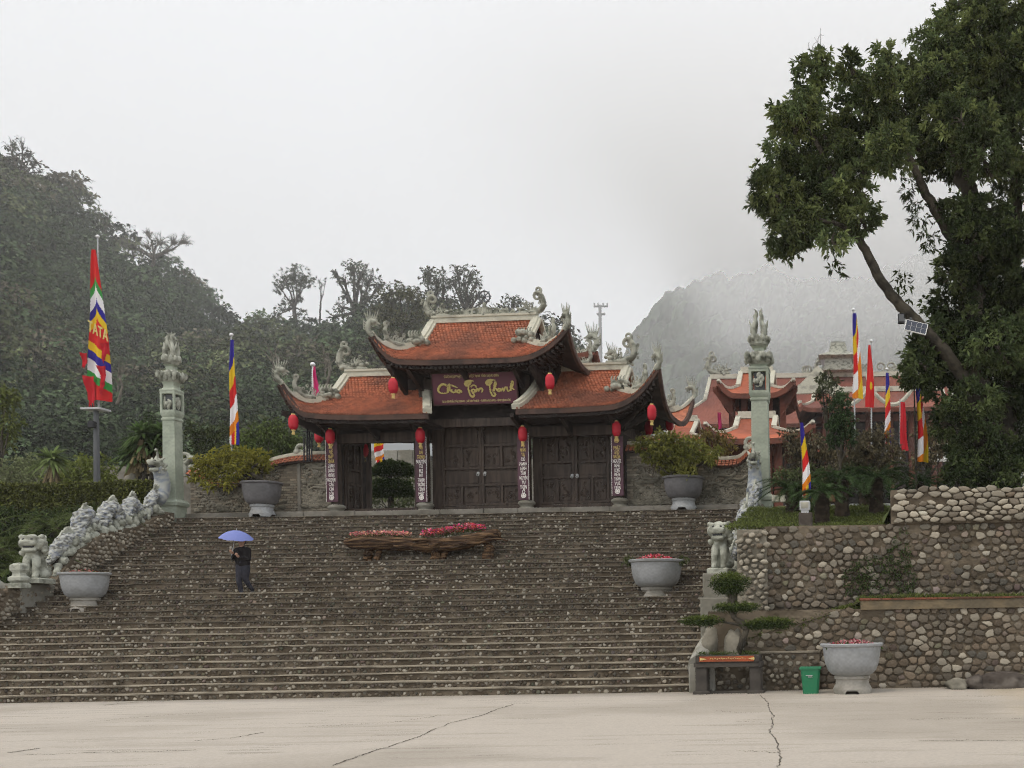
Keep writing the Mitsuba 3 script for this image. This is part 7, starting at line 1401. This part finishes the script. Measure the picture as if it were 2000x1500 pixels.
sky_tree('low round tree behind the right ridge dragon of the central roof', (1005, 700), 112, [(985, 595, 14), (1005, 590, 16), (1025, 597, 14), (1000, 605, 14), (970, 602, 10)], 34, 5, trunk=.25)
# ---------------------------------------------------------------- the misty mountain on the right
r = rg(401)
def mtn_pt(X, t):
    "t: 0 foot .. 1 crest"
    zr = np.interp(X, [-330, -160, -114, -106, -96, -85, -68, -52, -20, 40, 120, 420], [20, 34, 92, 110, 122, 128, 135, 141, 146, 150, 155, 165]); D = 240 + 200 * t
    z = 8 + (zr - 8) * np.clip(t, 0, 1) ** 1.05 - np.clip(t - 1, 0, 9) ** 1.3 * 60; return np.stack([X * (.62 + .38 * t), D + 0 * X, z], -1)
def rugged(v): return 38 * (meshkit.fbm(v * .025, 5, 6) - .5) + 7 * (meshkit.fbm(v * .10, 4, 7) - .5)
TT = np.concatenate([np.linspace(-.1, 1.03, 60), [1.1, 1.3, 1.8]]); A, B = np.meshgrid(np.linspace(-330, 420, 120), TT, indexing='ij'); v = mtn_pt(A, B); v[..., 2] += rugged(v) - 1.5
nb = B.shape[1]; i, j = np.meshgrid(np.arange(119), np.arange(nb - 1), indexing='ij'); a = (i * nb + j).ravel()
mat('m_mountain', spot((.032, .045, .022), (.07, .07, .035), .05), .95, .1); struct('mountain', MB().add(v.reshape(-1, 3), np.stack([a, a + nb, a + nb + 1, a + 1], -1)), 'm_mountain', True)
# the forest on it: a closed canopy of rounded crowns
A, B = np.meshgrid(np.linspace(-190, 210, 560), np.linspace(0, 1.05, 300), indexing='ij'); v = mtn_pt(A, B); z0 = rugged(v); from scipy.spatial import cKDTree
K = 16000; C = mtn_pt(r.uniform(-200, 220, K), r.uniform(0, 1.06, K)); C[:, 2] = 0; RC_ = r.uniform(1.5, 4.2, K); HC_ = r.uniform(.7, 1.9, K); tre = cKDTree(C[:, :2]); d, ix = tre.query(v[..., :2].reshape(-1, 2), k=5)
hh = np.sqrt(np.maximum(0, RC_[ix] ** 2 - d ** 2)) * HC_[ix]; best = hh.argmax(1); rowi = np.arange(len(d)); hh = hh[rowi, best]; who = ix[rowi, best]; v[..., 2] += z0 + hh.reshape(A.shape) + 1.6 * (meshkit.fbm(v * .55, 3, 9) - .5)
col = np.array((.026, .042, .020)) * np.exp(r.normal(0, .40, (K, 1))); col = col[who] * (1 + .3 * (meshkit.noise(v.reshape(-1, 3) * .9, 3) - .5))[:, None]
i, j = np.meshgrid(np.arange(559), np.arange(299), indexing='ij'); a = (i * 300 + j).ravel(); m = MB().add(v.reshape(-1, 3), np.stack([a, a + 300, a + 301, a + 1], -1)); m.c[0] = col
single('mountain_forest', 'misty forest on the far mountain at the right', 'forest', m, 'm_leafdull', True, kind='stuff', color=True)
# ---------------------------------------------------------------- haze and the low cloud hanging on the mountain
def fog(name, box, n, fn):
    (x0, x1), (y0, y1), (z0, z1) = box; nx, ny, nz = n
    zz, yy, xx = np.meshgrid(np.linspace(z0, z1, nz), np.linspace(y0, y1, ny), np.linspace(x0, x1, nx), indexing='ij')
    scene[name] = {'type': 'heterogeneous', 'albedo': {'type': 'constvolume', 'value': rgb((.996, .997, .998))}, 'scale': 1.0,
        'sigma_t': {'type': 'gridvolume', 'grid': mi.VolumeGrid(fn(xx, yy, zz).astype(np.float32)[..., None]), 'filter_type': 'trilinear', 'use_grid_bbox': False, 'to_world': ST().translate([x0, y0, z0]).scale([x1 - x0, y1 - y0, z1 - z0])}}
def skin(box): return {'type': 'cube', 'to_world': ST().translate([(q[0] + q[1]) / 2 for q in box]).scale([(q[1] - q[0]) / 2 for q in box]), 'bsdf': {'type': 'ref', 'id': 'null_skin'}}
sm = lambda a, b, x: np.clip((x - a) / (b - a), 0, 1) ** 2 * (3 - 2 * np.clip((x - a) / (b - a), 0, 1))
HB = ((-420.0, 480.0), (-70.0, 640.0), (-1.0, 262.0)); CB = ((-235.0, 380.0), (196.0, 500.0), (40.0, 250.0))
far = lambda yy: .0003 + .0031 * sm(48, 112, yy) - .0021 * sm(125, 215, yy)
fog('haze_air', HB, (8, 120, 8), lambda xx, yy, zz: far(yy))
def cloud_density(xx, yy, zz):
    n3 = meshkit.fbm(np.stack([xx / 75, yy / 90, zz / 42], -1), 4, 77); fl = 110 + 85 * (n3 - .5) - (440 - yy) * .085 - 30 * sm(-78, -35, xx)
    edge = sm(196, 262, yy) * (1 - sm(430, 496, yy)) * sm(-135, -30, xx) * (1 - sm(300, 375, xx)) * (1 - sm(142, 172, zz))
    return far(yy) + sm(fl, fl + 38, zz) * edge * .0155
fog('cloud_air', CB, (56, 48, 40), cloud_density)
scene['null_skin'] = {'type': 'null'}
scene['haze'] = {**skin(HB), 'interior': {'type': 'ref', 'id': 'haze_air'}}
scene['low_cloud'] = {**skin(CB), 'interior': {'type': 'ref', 'id': 'cloud_air'}, 'exterior': {'type': 'ref', 'id': 'haze_air'}}
labels['haze'] = {'label': 'thin mist lying over the whole valley', 'kind': 'stuff'}; labels['low_cloud'] = {'label': 'low cloud hiding the top of the far mountain', 'kind': 'stuff'}
